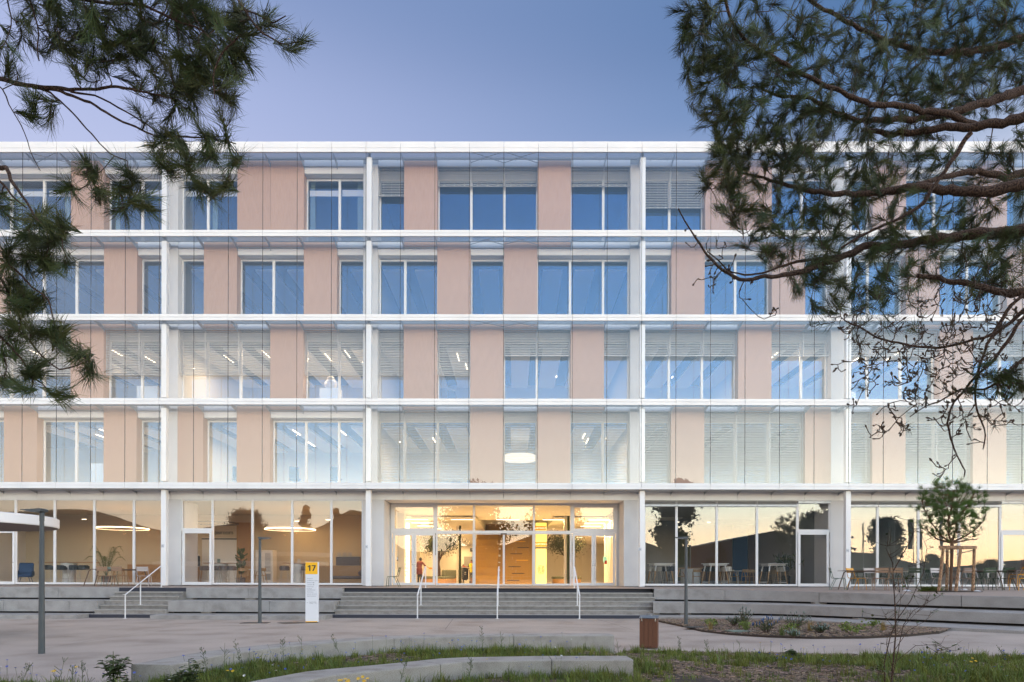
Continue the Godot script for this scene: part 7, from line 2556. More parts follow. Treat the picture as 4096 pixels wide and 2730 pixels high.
# ---------------------------------------------------------------- the two near pines
const RIGHT_LIMBS := [
	["bough", [Vector3(4.30, 5.21, 24.43), Vector3(3.91, 5.12, 24.38), Vector3(3.76, 5.11, 24.33), Vector3(3.61, 5.12, 24.28), Vector3(3.46, 5.14, 24.24), Vector3(3.33, 5.15, 24.19), Vector3(3.20, 5.16, 24.14), Vector3(3.01, 5.18, 24.09), Vector3(2.84, 5.25, 24.04)], 0.0500, 0.0180],
	["limb", [Vector3(3.68, 5.19, 24.18), Vector3(3.54, 5.22, 24.21), Vector3(3.39, 5.25, 24.25), Vector3(3.18, 5.25, 24.28), Vector3(2.96, 5.26, 24.31), Vector3(2.75, 5.26, 24.34), Vector3(2.55, 5.31, 24.37), Vector3(2.37, 5.36, 24.40), Vector3(2.21, 5.41, 24.43), Vector3(2.07, 5.46, 24.46), Vector3(1.93, 5.51, 24.49), Vector3(1.78, 5.56, 24.52), Vector3(1.66, 5.65, 24.55), Vector3(1.58, 5.74, 24.58), Vector3(1.54, 5.83, 24.61), Vector3(1.51, 5.95, 24.64)], 0.0280, 0.0100],
	["bough", [Vector3(4.88, 5.98, 23.73), Vector3(4.37, 5.78, 23.76), Vector3(4.18, 5.69, 23.80), Vector3(3.95, 5.61, 23.83), Vector3(3.76, 5.53, 23.87), Vector3(3.53, 5.46, 23.90), Vector3(3.25, 5.41, 23.94), Vector3(3.03, 5.38, 23.97), Vector3(2.82, 5.36, 24.00), Vector3(2.60, 5.40, 24.04), Vector3(2.39, 5.50, 24.07), Vector3(2.16, 5.47, 24.11), Vector3(1.98, 5.51, 24.14)], 0.0500, 0.0100],
	["bough", [Vector3(4.13, 4.55, 24.63), Vector3(3.75, 4.49, 24.60), Vector3(3.65, 4.47, 24.57), Vector3(3.50, 4.46, 24.54), Vector3(3.34, 4.48, 24.51), Vector3(3.18, 4.52, 24.48), Vector3(3.02, 4.55, 24.45), Vector3(2.85, 4.54, 24.42), Vector3(2.66, 4.52, 24.39), Vector3(2.45, 4.55, 24.36), Vector3(2.26, 4.59, 24.33), Vector3(2.11, 4.65, 24.30), Vector3(1.93, 4.73, 24.27), Vector3(1.77, 4.78, 24.24)], 0.0560, 0.0080],
	["limb", [Vector3(4.55, 4.90, 24.13), Vector3(4.06, 4.82, 24.18), Vector3(3.90, 4.75, 24.23), Vector3(3.74, 4.75, 24.28), Vector3(3.52, 4.73, 24.33), Vector3(3.30, 4.66, 24.39), Vector3(3.06, 4.57, 24.44)], 0.0400, 0.0160],
	["bough", [Vector3(4.05, 4.10, 24.73), Vector3(3.68, 4.10, 24.69), Vector3(3.60, 4.11, 24.65), Vector3(3.45, 4.11, 24.61), Vector3(3.31, 4.11, 24.56), Vector3(3.16, 4.12, 24.52), Vector3(2.94, 4.10, 24.48), Vector3(2.72, 4.10, 24.44), Vector3(2.69, 4.12, 24.44), Vector3(2.55, 4.04, 24.45), Vector3(2.34, 3.96, 24.47), Vector3(2.21, 3.90, 24.49), Vector3(2.04, 3.85, 24.50), Vector3(1.86, 3.83, 24.52), Vector3(1.70, 3.80, 24.53), Vector3(1.59, 3.84, 24.55), Vector3(1.49, 3.90, 24.57), Vector3(1.42, 3.97, 24.58), Vector3(1.36, 4.04, 24.60), Vector3(1.30, 4.12, 24.61), Vector3(1.24, 4.20, 24.63), Vector3(1.19, 4.28, 24.64)], 0.0520, 0.0040],
	["limb", [Vector3(2.56, 4.05, 24.44), Vector3(2.35, 4.00, 24.45), Vector3(2.08, 3.96, 24.47), Vector3(1.88, 3.88, 24.48), Vector3(1.74, 3.85, 24.50), Vector3(1.60, 3.88, 24.51), Vector3(1.51, 3.96, 24.53), Vector3(1.44, 4.01, 24.54)], 0.0160, 0.0040],
	["limb", [Vector3(3.26, 4.77, 24.74), Vector3(3.16, 4.60, 24.70), Vector3(3.04, 4.43, 24.67), Vector3(2.97, 4.30, 24.64), Vector3(2.75, 4.19, 24.60), Vector3(2.59, 4.13, 24.57), Vector3(2.43, 4.04, 24.54)], 0.0180, 0.0080],
	["broken_bough", [Vector3(3.88, 3.44, 24.93), Vector3(3.52, 3.54, 24.90), Vector3(3.39, 3.57, 24.87), Vector3(3.26, 3.62, 24.84), Vector3(3.12, 3.67, 24.80), Vector3(3.00, 3.71, 24.77), Vector3(2.87, 3.75, 24.74)], 0.0400, 0.0140],
	["limb", [Vector3(3.74, 3.44, 25.03), Vector3(3.44, 3.39, 25.01), Vector3(3.38, 3.32, 24.98), Vector3(3.30, 3.25, 24.95), Vector3(3.20, 3.23, 24.93), Vector3(3.07, 3.20, 24.90), Vector3(2.95, 3.18, 24.87), Vector3(2.79, 3.20, 24.85), Vector3(2.68, 3.24, 24.82), Vector3(2.57, 3.28, 24.79), Vector3(2.46, 3.36, 24.77), Vector3(2.37, 3.42, 24.74)], 0.0180, 0.0050],
	["limb", [Vector3(3.66, 3.47, 25.13), Vector3(3.38, 3.32, 25.10), Vector3(3.31, 3.18, 25.06), Vector3(3.22, 3.04, 25.03), Vector3(3.12, 2.93, 24.99), Vector3(3.08, 2.86, 24.95), Vector3(3.02, 2.78, 24.92), Vector3(3.01, 2.66, 24.88), Vector3(3.06, 2.52, 24.85), Vector3(3.14, 2.41, 24.81), Vector3(3.21, 2.34, 24.77), Vector3(3.22, 2.30, 24.74)], 0.0160, 0.0040],
	["limb", [Vector3(3.42, 3.48, 25.04), Vector3(3.35, 3.42, 25.02), Vector3(3.28, 3.30, 25.01), Vector3(3.21, 3.17, 25.00), Vector3(3.16, 3.03, 24.99), Vector3(3.14, 2.87, 24.97), Vector3(3.16, 2.73, 24.96), Vector3(3.23, 2.58, 24.95), Vector3(3.22, 2.46, 24.94)], 0.0140, 0.0040],
	["limb", [Vector3(3.66, 3.17, 25.13), Vector3(3.39, 3.04, 25.08), Vector3(3.28, 2.90, 25.02), Vector3(3.20, 2.86, 24.96), Vector3(3.09, 2.89, 24.91), Vector3(2.97, 2.81, 24.85), Vector3(2.90, 2.79, 24.79), Vector3(2.83, 2.73, 24.74)], 0.0140, 0.0040],
	["bough", [Vector3(5.21, 6.74, 23.33), Vector3(4.64, 6.52, 23.40), Vector3(4.29, 6.36, 23.48), Vector3(3.89, 6.25, 23.56), Vector3(3.49, 6.24, 23.63), Vector3(3.10, 6.29, 23.71), Vector3(2.78, 6.37, 23.79), Vector3(2.48, 6.47, 23.86), Vector3(2.31, 6.52, 23.94)], 0.0450, 0.0120],
]
const LEFT_LIMBS := [
	["bough", [Vector3(-3.55, 4.82, 25.37), Vector3(-3.22, 4.68, 25.40), Vector3(-3.09, 4.62, 25.44), Vector3(-2.95, 4.57, 25.48), Vector3(-2.81, 4.54, 25.52), Vector3(-2.68, 4.50, 25.56), Vector3(-2.50, 4.47, 25.60), Vector3(-2.36, 4.46, 25.64), Vector3(-2.27, 4.42, 25.68), Vector3(-2.10, 4.36, 25.72), Vector3(-1.96, 4.30, 25.76)], 0.0180, 0.0040],
	["limb", [Vector3(-2.93, 4.58, 25.46), Vector3(-2.82, 4.54, 25.51), Vector3(-2.68, 4.47, 25.55), Vector3(-2.51, 4.38, 25.59), Vector3(-2.36, 4.27, 25.64), Vector3(-2.19, 4.18, 25.68), Vector3(-2.07, 4.10, 25.73), Vector3(-1.93, 4.08, 25.77), Vector3(-1.69, 4.04, 25.81), Vector3(-1.56, 3.98, 25.86)], 0.0110, 0.0030],
	["limb", [Vector3(-2.98, 4.58, 25.46), Vector3(-2.86, 4.54, 25.49), Vector3(-2.76, 4.45, 25.52), Vector3(-2.66, 4.35, 25.55), Vector3(-2.55, 4.23, 25.58), Vector3(-2.48, 4.15, 25.60), Vector3(-2.39, 4.06, 25.63), Vector3(-2.28, 4.01, 25.66)], 0.0070, 0.0030],
	["limb", [Vector3(-2.68, 4.48, 25.56), Vector3(-2.53, 4.47, 25.55), Vector3(-2.43, 4.42, 25.53), Vector3(-2.33, 4.37, 25.52), Vector3(-2.22, 4.31, 25.50), Vector3(-2.16, 4.23, 25.49), Vector3(-2.07, 4.17, 25.47), Vector3(-1.94, 4.13, 25.46)], 0.0060, 0.0030],
	["limb", [Vector3(-1.52, 4.74, 26.06), Vector3(-1.46, 4.59, 26.08), Vector3(-1.41, 4.52, 26.11), Vector3(-1.37, 4.44, 26.14), Vector3(-1.30, 4.35, 26.17), Vector3(-1.24, 4.30, 26.20), Vector3(-1.17, 4.24, 26.23), Vector3(-1.10, 4.24, 26.25)], 0.0080, 0.0030],
	["limb", [Vector3(-3.21, 5.02, 25.66), Vector3(-2.90, 4.97, 25.71), Vector3(-2.59, 4.90, 25.75), Vector3(-2.30, 4.82, 25.79), Vector3(-2.09, 4.78, 25.83), Vector3(-1.90, 4.66, 25.87), Vector3(-1.73, 4.58, 25.91), Vector3(-1.60, 4.41, 25.96)], 0.0140, 0.0040],
	["limb", [Vector3(-1.43, 4.51, 26.06), Vector3(-1.44, 4.44, 26.06), Vector3(-1.49, 4.39, 26.06), Vector3(-1.55, 4.34, 26.06), Vector3(-1.60, 4.22, 26.06), Vector3(-1.59, 4.09, 26.06)], 0.0060, 0.0030],
	["limb", [Vector3(-1.42, 4.52, 26.11), Vector3(-1.33, 4.47, 26.14), Vector3(-1.25, 4.39, 26.18), Vector3(-1.20, 4.37, 26.22), Vector3(-1.15, 4.37, 26.25)], 0.0050, 0.0030],
	["bough", [Vector3(-2.92, 3.76, 26.06), Vector3(-2.70, 3.71, 26.09), Vector3(-2.64, 3.69, 26.12), Vector3(-2.60, 3.61, 26.15), Vector3(-2.54, 3.54, 26.18), Vector3(-2.48, 3.47, 26.20), Vector3(-2.42, 3.38, 26.23), Vector3(-2.32, 3.30, 26.26)], 0.0160, 0.0030],
	["limb", [Vector3(-2.84, 3.65, 26.06), Vector3(-2.70, 3.64, 26.09), Vector3(-2.65, 3.59, 26.11), Vector3(-2.59, 3.52, 26.14), Vector3(-2.51, 3.46, 26.16)], 0.0080, 0.0030],
	["limb", [Vector3(-2.80, 3.28, 26.16), Vector3(-2.63, 3.19, 26.18), Vector3(-2.56, 3.14, 26.19), Vector3(-2.50, 3.09, 26.20), Vector3(-2.44, 3.03, 26.22), Vector3(-2.35, 2.97, 26.23), Vector3(-2.32, 2.90, 26.25), Vector3(-2.30, 2.84, 26.26)], 0.0090, 0.0030],
	["limb", [Vector3(-2.80, 3.16, 26.16), Vector3(-2.66, 3.12, 26.16), Vector3(-2.60, 3.03, 26.16), Vector3(-2.56, 2.95, 26.16), Vector3(-2.53, 2.86, 26.16), Vector3(-2.56, 2.84, 26.16), Vector3(-2.48, 2.78, 26.19), Vector3(-2.40, 2.70, 26.23), Vector3(-2.32, 2.63, 26.26), Vector3(-2.25, 2.59, 26.29), Vector3(-2.14, 2.60, 26.33), Vector3(-2.07, 2.61, 26.36)], 0.0080, 0.0030],
	["limb", [Vector3(-2.72, 2.86, 26.16), Vector3(-2.63, 2.80, 26.18), Vector3(-2.56, 2.73, 26.19), Vector3(-2.49, 2.66, 26.21), Vector3(-2.43, 2.57, 26.23), Vector3(-2.36, 2.53, 26.24), Vector3(-2.31, 2.47, 26.26)], 0.0070, 0.0030],
	["limb", [Vector3(-2.93, 4.96, 25.76), Vector3(-2.91, 4.86, 25.76), Vector3(-2.89, 4.77, 25.76), Vector3(-2.89, 4.71, 25.76), Vector3(-2.93, 4.61, 25.76), Vector3(-2.95, 4.59, 25.76)], 0.0050, 0.0020],
	["limb", [Vector3(-2.78, 4.86, 25.76), Vector3(-2.75, 4.77, 25.76), Vector3(-2.73, 4.68, 25.76), Vector3(-2.74, 4.59, 25.76), Vector3(-2.73, 4.52, 25.76)], 0.0050, 0.0030],
	["limb", [Vector3(-3.08, 4.50, 25.66), Vector3(-3.00, 4.41, 25.66), Vector3(-2.97, 4.32, 25.66), Vector3(-2.94, 4.28, 25.66), Vector3(-2.90, 4.21, 25.66), Vector3(-2.87, 4.14, 25.66), Vector3(-2.85, 4.06, 25.66), Vector3(-2.79, 3.95, 25.66)], 0.0040, 0.0020],
]
const LEFT_CLUMPS := [
	[-2.66, 4.86, 25.66, 0.22, 75, 0], [-2.37, 4.79, 25.66, 0.25, 110, 0], [-2.02, 4.74, 25.76, 0.24, 130, 0], [-1.69, 4.69, 25.86, 0.19, 100, 0], [-2.20, 4.58, 25.66, 0.19, 70, 0], [-1.92, 4.41, 25.76, 0.14, 60, 0],
	[-1.58, 4.40, 25.96, 0.12, 55, 0], [-1.60, 4.16, 25.96, 0.12, 34, 0], [-2.85, 4.77, 25.66, 0.13, 26, 0], [-2.95, 4.57, 25.66, 0.10, 16, 0], [-2.54, 4.61, 25.66, 0.16, 45, 0], [-2.86, 4.37, 25.56, 0.09, 10, 0],
	[-2.12, 4.26, 25.66, 0.12, 18, 0], [-1.63, 3.97, 25.96, 0.08, 14, 0], [-1.89, 4.32, 25.76, 0.09, 20, 0], [-1.76, 4.41, 25.86, 0.11, 40, 0], [-1.40, 4.47, 26.06, 0.08, 10, 0], [-2.44, 3.87, 25.76, 0.06, 7, 0],
	[-2.22, 3.85, 25.76, 0.06, 7, 0], [-2.54, 3.77, 25.76, 0.06, 7, 0], [-2.37, 3.76, 25.76, 0.06, 6, 0], [-2.21, 3.75, 25.76, 0.06, 8, 0], [-2.11, 3.71, 25.76, 0.04, 5, 0], [-2.25, 3.65, 25.76, 0.04, 4, 0],
	[-1.83, 3.89, 25.86, 0.06, 6, 0], [-2.00, 3.91, 25.76, 0.06, 6, 0], [-1.77, 3.77, 25.86, 0.06, 6, 0], [-1.69, 3.70, 25.86, 0.04, 4, 0], [-1.56, 3.70, 25.96, 0.04, 4, 0], [-1.50, 3.82, 25.96, 0.04, 4, 0],
	[-2.03, 4.01, 25.76, 0.09, 8, 0], [-1.66, 3.86, 25.96, 0.07, 8, 0], [-1.95, 4.10, 25.76, 0.07, 6, 0], [-1.24, 4.41, 26.16, 0.03, 2, 0], [-1.09, 4.25, 26.25, 0.02, 2, 0], [-1.14, 4.18, 26.25, 0.03, 2, 0],
	[-1.19, 4.27, 26.21, 0.03, 1, 0], [-1.29, 4.45, 26.16, 0.03, 2, 0], [-2.67, 3.52, 26.06, 0.08, 14, 0], [-2.45, 3.42, 26.16, 0.06, 14, 0], [-2.50, 3.30, 26.16, 0.08, 14, 0], [-2.35, 3.28, 26.21, 0.06, 10, 0],
	[-2.25, 3.30, 26.26, 0.04, 5, 0], [-2.57, 3.21, 26.16, 0.08, 12, 0], [-2.41, 3.19, 26.16, 0.06, 12, 0], [-2.23, 3.12, 26.26, 0.03, 4, 0], [-2.59, 3.05, 26.16, 0.06, 10, 0], [-2.48, 2.99, 26.16, 0.06, 10, 0],
	[-2.53, 2.95, 26.16, 0.05, 8, 0], [-2.29, 2.82, 26.26, 0.04, 6, 0], [-2.27, 2.73, 26.26, 0.04, 6, 0], [-2.12, 2.65, 26.36, 0.03, 4, 0], [-2.07, 2.57, 26.36, 0.03, 4, 0], [-2.39, 2.59, 26.26, 0.05, 8, 0],
	[-2.45, 2.50, 26.26, 0.03, 3, 0], [-2.27, 2.47, 26.26, 0.03, 4, 0], [-2.60, 2.73, 26.16, 0.06, 8, 0], [-2.57, 2.85, 26.16, 0.06, 8, 0], [-2.63, 2.57, 26.16, 0.05, 5, 0], [-2.39, 2.77, 26.26, 0.05, 6, 0],
]

const RIGHT_CLUMPS := [
	[1.33, 5.70, 24.64, 0.16, 34, 0], [1.44, 5.53, 24.64, 0.24, 70, 0], [1.35, 5.31, 24.64, 0.13, 26, 0], [1.67, 5.44, 24.54, 0.26, 80, 0], [1.52, 5.14, 24.54, 0.21, 60, 0], [1.71, 4.95, 24.44, 0.25, 80, 0],
	[1.52, 4.77, 24.54, 0.13, 26, 0], [1.56, 4.58, 24.54, 0.17, 44, 0], [1.62, 4.40, 24.54, 0.17, 40, 0], [1.80, 4.26, 24.44, 0.17, 44, 0], [1.97, 4.82, 24.34, 0.25, 80, 0], [2.03, 5.85, 24.34, 0.31, 100, 0],
	[2.11, 5.40, 24.34, 0.29, 100, 0], [2.23, 5.12, 24.24, 0.28, 90, 0], [2.24, 4.63, 24.34, 0.29, 95, 0], [2.01, 4.11, 24.44, 0.17, 44, 0], [2.46, 4.32, 24.34, 0.25, 70, 0], [2.79, 6.15, 23.94, 0.40, 130, 0],
	[2.78, 5.54, 24.04, 0.35, 120, 0], [2.90, 5.09, 24.04, 0.29, 90, 0], [2.80, 4.61, 24.24, 0.26, 70, 0], [3.36, 6.23, 23.74, 0.41, 140, 0], [3.43, 5.60, 23.84, 0.32, 95, 0], [3.94, 6.51, 23.43, 0.48, 170, 0],
	[4.49, 6.66, 23.33, 0.44, 190, 0], [4.46, 6.10, 23.43, 0.34, 110, 0], [3.94, 5.93, 23.63, 0.29, 90, 0], [3.35, 4.99, 24.04, 0.25, 55, 0], [3.49, 4.42, 24.33, 0.21, 55, 0], [3.08, 4.30, 24.44, 0.25, 55, 0],
	[2.77, 4.11, 24.44, 0.23, 50, 0], [2.36, 3.96, 24.44, 0.17, 40, 0], [2.17, 3.85, 24.44, 0.11, 16, 0], [2.37, 3.69, 24.54, 0.15, 30, 0], [2.65, 3.78, 24.54, 0.19, 34, 0], [3.00, 3.89, 24.64, 0.20, 36, 0],
	[3.36, 3.94, 24.64, 0.20, 44, 0], [3.62, 4.05, 24.63, 0.18, 40, 0], [3.39, 3.70, 24.74, 0.13, 16, 0], [3.23, 2.95, 25.04, 0.12, 14, 0], [3.35, 2.88, 25.04, 0.12, 18, 0], [3.10, 2.88, 25.04, 0.07, 5, 0],
	[3.95, 4.93, 24.23, 0.18, 30, 0], [3.80, 4.87, 24.13, 0.18, 34, 0], [3.91, 4.59, 24.33, 0.14, 20, 0], [1.29, 4.09, 24.59, 0.09, 6, 1], [1.47, 4.02, 24.54, 0.11, 8, 1], [1.43, 3.78, 24.54, 0.13, 10, 1],
	[1.60, 3.87, 24.54, 0.11, 8, 1], [1.75, 3.74, 24.54, 0.09, 5, 1], [1.90, 3.60, 24.54, 0.07, 4, 1], [2.40, 3.34, 24.74, 0.14, 16, 1], [2.49, 3.12, 24.74, 0.20, 30, 1], [2.69, 3.25, 24.74, 0.20, 30, 1],
	[2.63, 2.95, 24.84, 0.19, 34, 1], [2.84, 3.11, 24.84, 0.23, 44, 1], [2.82, 2.80, 24.94, 0.22, 44, 1], [2.62, 2.62, 24.84, 0.14, 22, 1], [3.04, 2.98, 24.94, 0.22, 50, 1], [3.08, 2.67, 24.94, 0.21, 36, 1],
	[3.20, 3.11, 25.04, 0.22, 44, 1], [3.32, 2.74, 25.04, 0.17, 28, 1], [3.03, 3.41, 24.74, 0.25, 44, 1], [3.23, 3.44, 24.84, 0.23, 44, 1], [3.39, 3.41, 24.94, 0.17, 34, 1], [3.02, 2.39, 24.84, 0.11, 8, 1],
	[2.44, 2.87, 24.74, 0.11, 6, 1], [2.81, 3.58, 24.64, 0.22, 34, 2], [2.54, 3.56, 24.64, 0.18, 30, 2], [2.27, 3.48, 24.64, 0.11, 8, 2], [3.21, 3.72, 24.74, 0.22, 30, 2], [2.78, 3.88, 24.54, 0.26, 44, 2],
	[2.26, 4.07, 24.44, 0.23, 30, 2], [3.49, 3.71, 24.83, 0.14, 24, 2],
]

func pines() -> void:
	pine("long_needled_pine", "large dark pine whose heavy boughs and bare budded twigs hang in from the right", RIGHT_LIMBS, RIGHT_CLUMPS, Vector3(5.6, 0, 24.3), 6.4, 61, 0.105, 0.9, 1.0, 0.74)
	pine("overhanging_pine", "pine branch with long needle tufts hanging in over the upper left of the facade", LEFT_LIMBS, LEFT_CLUMPS, Vector3(-4.9, 0, 25.3), 5.2, 62, 0.115, 0.6, 1.1, 0.5)


func pine(nm: String, label: String, limbs: Array, clumps: Array, foot: Vector3, high: float, sd: int, long: float, droop: float, tint: float, thick: float) -> void:
	rng.seed = sd
	var o := thing(nm, label, "pine tree", foot)
	var tr := MB.new()
	tr.tube([Vector3(0, -0.3, 0), Vector3(0.05, high * 0.3, 0.0), Vector3(-0.05, high * 0.65, 0.05), Vector3(0.02, high, 0)], [0.24, 0.19, 0.16, 0.10], 12)
	part(o, "trunk", tr.mesh(), mat.bark)
	var nodes := PackedVector3Array()
	var rad := PackedFloat32Array()
	for l in limbs:
		var cv := Curve3D.new()
		var pts: Array = l[1]
		for i in pts.size():
			var tg: Vector3 = (pts[mini(i + 1, pts.size() - 1)] - pts[maxi(i - 1, 0)]) * 0.17
			cv.add_point(pts[i] - foot, -tg, tg)
		var n := int(cv.get_baked_length() / 0.05) + 2
		var q := []
		var r := []
		for i in n:
			var t := i / float(n - 1)
			var k: float = lerpf(l[2], l[3], pow(t, 0.8))
			q.append(cv.sample_baked(t * cv.get_baked_length()) + Vector3(rng.randfn(), rng.randfn(), rng.randfn()) * minf(0.006, k * 0.25))
			r.append(k * rng.randf_range(0.9, 1.1))
			nodes.append(q[-1])
			rad.append(k)
		# join the bough to the trunk
		if l[2] >= 0.03 or (l[2] >= 0.014 and nm == "overhanging_pine"):
			var s: Vector3 = q[0]
			var j := Vector3(0, clampf(s.y - 0.3, 1.0, high - 0.1), 0)
			q.push_front(j.lerp(s, 0.5) + Vector3(0, -0.05, 0))
			q.push_front(j)
			r.push_front(l[2] * 1.1)
			r.push_front(l[2] * 1.3)
		var m := MB.new()
		m.tube(q, r, 9 if l[2] > 0.02 else 6)
		part(o, l[0], m.mesh(), mat.bark)
	# twigs reach from the nearest wood to every needle tuft
	var tips := []
	for c in clumps:
		var ctr := Vector3(c[0], c[1], c[2]) - foot
		for i in int(ceil(c[4] * (thick if c[5] == 0 and c[4] > 12 else 1.0))):
			var d := Vector3(rng.randfn(), rng.randfn(), rng.randfn())
			d = d.normalized() * pow(rng.randf(), 0.4) * c[3]
			d.z *= 1.1
			tips.append([0.0, ctr + d, c[5]])
	for t in tips:
		var bd := 1e9
		for i in range(0, nodes.size(), 3):
			bd = minf(bd, nodes[i].distance_squared_to(t[1]))
		t[0] = bd
	tips.sort_custom(func(a, b): return a[0] < b[0])
	var tw := MB.new()
	var xf := [[], [], []]
	var cs := [[], [], []]
	var buds := []
	for t in tips:
		var p: Vector3 = t[1]
		var kind: int = t[2]
		var best := 0
		var bd := 1e9
		for i in nodes.size():
			var e := nodes[i].distance_squared_to(p)
			if e < bd:
				bd = e
				best = i
		var a := nodes[best]
		var len := sqrt(bd)
		var side := Vector3(rng.randfn(), rng.randfn(), rng.randfn()) * len * (0.26 if kind == 1 else 0.16)
		var c1 := a.lerp(p, 0.35) + side + Vector3(0, -len * 0.12, 0)
		var c2 := a.lerp(p, 0.75) + side * 0.7 + Vector3(0, -len * (0.30 if kind == 1 else 0.14), 0)
		var pts := []
		var rs := []
		var n := clampi(int(len / 0.07) + 2, 3, 7)
		var r0 := clampf(minf(rad[best] * 0.75, 0.0036 + len * 0.010), 0.0030, 0.012)
		for i in n + 1:
			var s := i / float(n)
			pts.append(a.bezier_interpolate(c1, c2, p, s) + (Vector3(rng.randfn(), rng.randfn(), rng.randfn()) * 0.004 if i > 0 and i < n else Vector3.ZERO))
			rs.append(lerpf(r0, 0.0032 if kind == 1 else 0.0026, s))
			if i > 0 and i < n:
				nodes.append(pts[-1])
				rad.append(rs[-1])
		tw.tube(pts, rs, 5, false)
		var dir: Vector3 = (pts[n] - pts[n - 1]).normalized()
		if kind == 1:
			buds.append(aim(dir, p, rng.randf_range(0.45, 0.8)))
			if rng.randf() < 0.16:
				xf[2].append(aim(dir + Vector3(0, -0.6, 0), p, 0.8))
				cs[2].append(Color(0.9, 0.7, 0.5) * rng.randf_range(0.6, 1.0))
			continue
		var k := 0 if rng.randf() < 0.6 else 1
		dir = (dir + Vector3(0, -droop * 0.35 + rng.randfn() * 0.25, 0) + Vector3(rng.randfn(), 0, rng.randfn()) * 0.2).normalized()
		if kind == 2:
			k = 2
		var g := rng.randf_range(0.55, 1.3) * tint
		if rng.randf() < 0.08:
			g *= 1.5
		xf[k].append(aim(dir, p, rng.randf_range(0.8, 1.15)))
		cs[k].append(Color(g * rng.randf_range(0.85, 1.25), g, g * rng.randf_range(0.7, 1.15)))
		if rng.randf() < 0.35 and kind == 0:   # older needles further back on the shoot
			xf[2].append(aim(dir + Vector3(rng.randfn(), rng.randfn(), rng.randfn()) * 0.3, pts[n - 1].lerp(p, 0.3), rng.randf_range(0.75, 1.0)))
			cs[2].append(Color(g, g, g) * 0.85)
	part(o, "twigs", tw.mesh(), mat.twig).set_meta("kind", "stuff")
	many(o, "needles", needle_tuft(46, long, 0.0029, 0.15, 0.95, sd * 7 + 1), mat.needle, xf[0], cs[0])
	many(o, "needles", needle_tuft(40, long * 1.1, 0.0029, 0.10, 0.65, sd * 7 + 2), mat.needle, xf[1], cs[1])
	many(o, "needles", needle_tuft(18, long * 0.95, 0.0027, 0.3, 1.3, sd * 7 + 3), mat.needle, xf[2], cs[2])
	if buds.size():
		var b := MB.new()
		b.lathe([Vector2(0.003, -0.012), Vector2(0.008, 0.0), Vector2(0.010, 0.012), Vector2(0.007, 0.024), Vector2(0, 0.034)], 7)
		for i in 7:
			var w := TAU * i / 7.0
			b.tri(Vector3(sin(w) * 0.009, 0.004, cos(w) * 0.009), Vector3(sin(w + 0.5) * 0.009, 0.004, cos(w + 0.5) * 0.009), Vector3(sin(w + 0.25) * 0.017, 0.02, cos(w + 0.25) * 0.017))
		many(o, "buds", b.mesh(), mat.twig, buds)
	rng.seed = 7


# ---------------------------------------------------------------- what the glass reflects: the place behind the camera
func mirrored(p: float, far: float) -> Vector3:
	# a point seen in the glazing: the picture's column and the length of the path from the camera by way of the glass
	return Vector3(px(p, far), 0, far - EYE.z - 2.1)


func far_tree(nm: String, label: String, at: Vector3, h: float, w: float, shape: int, sd: int, group: String) -> void:
	rng.seed = sd
	var o := thing(nm, label, "tree", at, 0.0, group)
	var t := MB.new()
	t.tube([Vector3(0, -0.2, 0), Vector3(0.1, h * 0.5, 0), Vector3(0, h * 0.9, 0)], [h * 0.03, h * 0.02, h * 0.006], 7)
	part(o, "trunk", t.mesh(), mat.bark)
	var spots := []
	var blobs := []
	for i in 26:
		var y := rng.randf()
		var r := 0.0
		match shape:
			0: r = (1.0 - y) * 0.5 + 0.06             # cypress: pointed
			1: r = sqrt(maxf(0.0, 1.0 - pow(y * 2.0 - 1.0, 2.0))) * 0.5   # round
			2: r = 0.5 * (1.0 - y * 0.3)                # spreading top
		var a := rng.randf() * TAU
		var yy2 := lerpf(0.06, 0.97, y) if shape == 0 else (lerpf(0.25, 0.95, y) if shape == 1 else lerpf(0.62, 0.95, y))
		blobs.append([Vector3(sin(a) * r * w * 0.6, yy2 * h, cos(a) * r * w * 0.6), maxf(r, 0.12) * w * (0.42 if shape else 0.5)])
	for i in 9000:
		var b: Array = blobs[rng.randi() % blobs.size()]
		var d := Vector3(rng.randfn(), rng.randfn() * 0.8, rng.randfn())
		spots.append(b[0] + d * b[1] * 0.5)
	var s := h / 12.0
	leaf_cloud(o, "foliage", spots, mat.far_leaf, 0.30 * s + 0.08, 0.2 * s + 0.06, 0.5, 1.5)


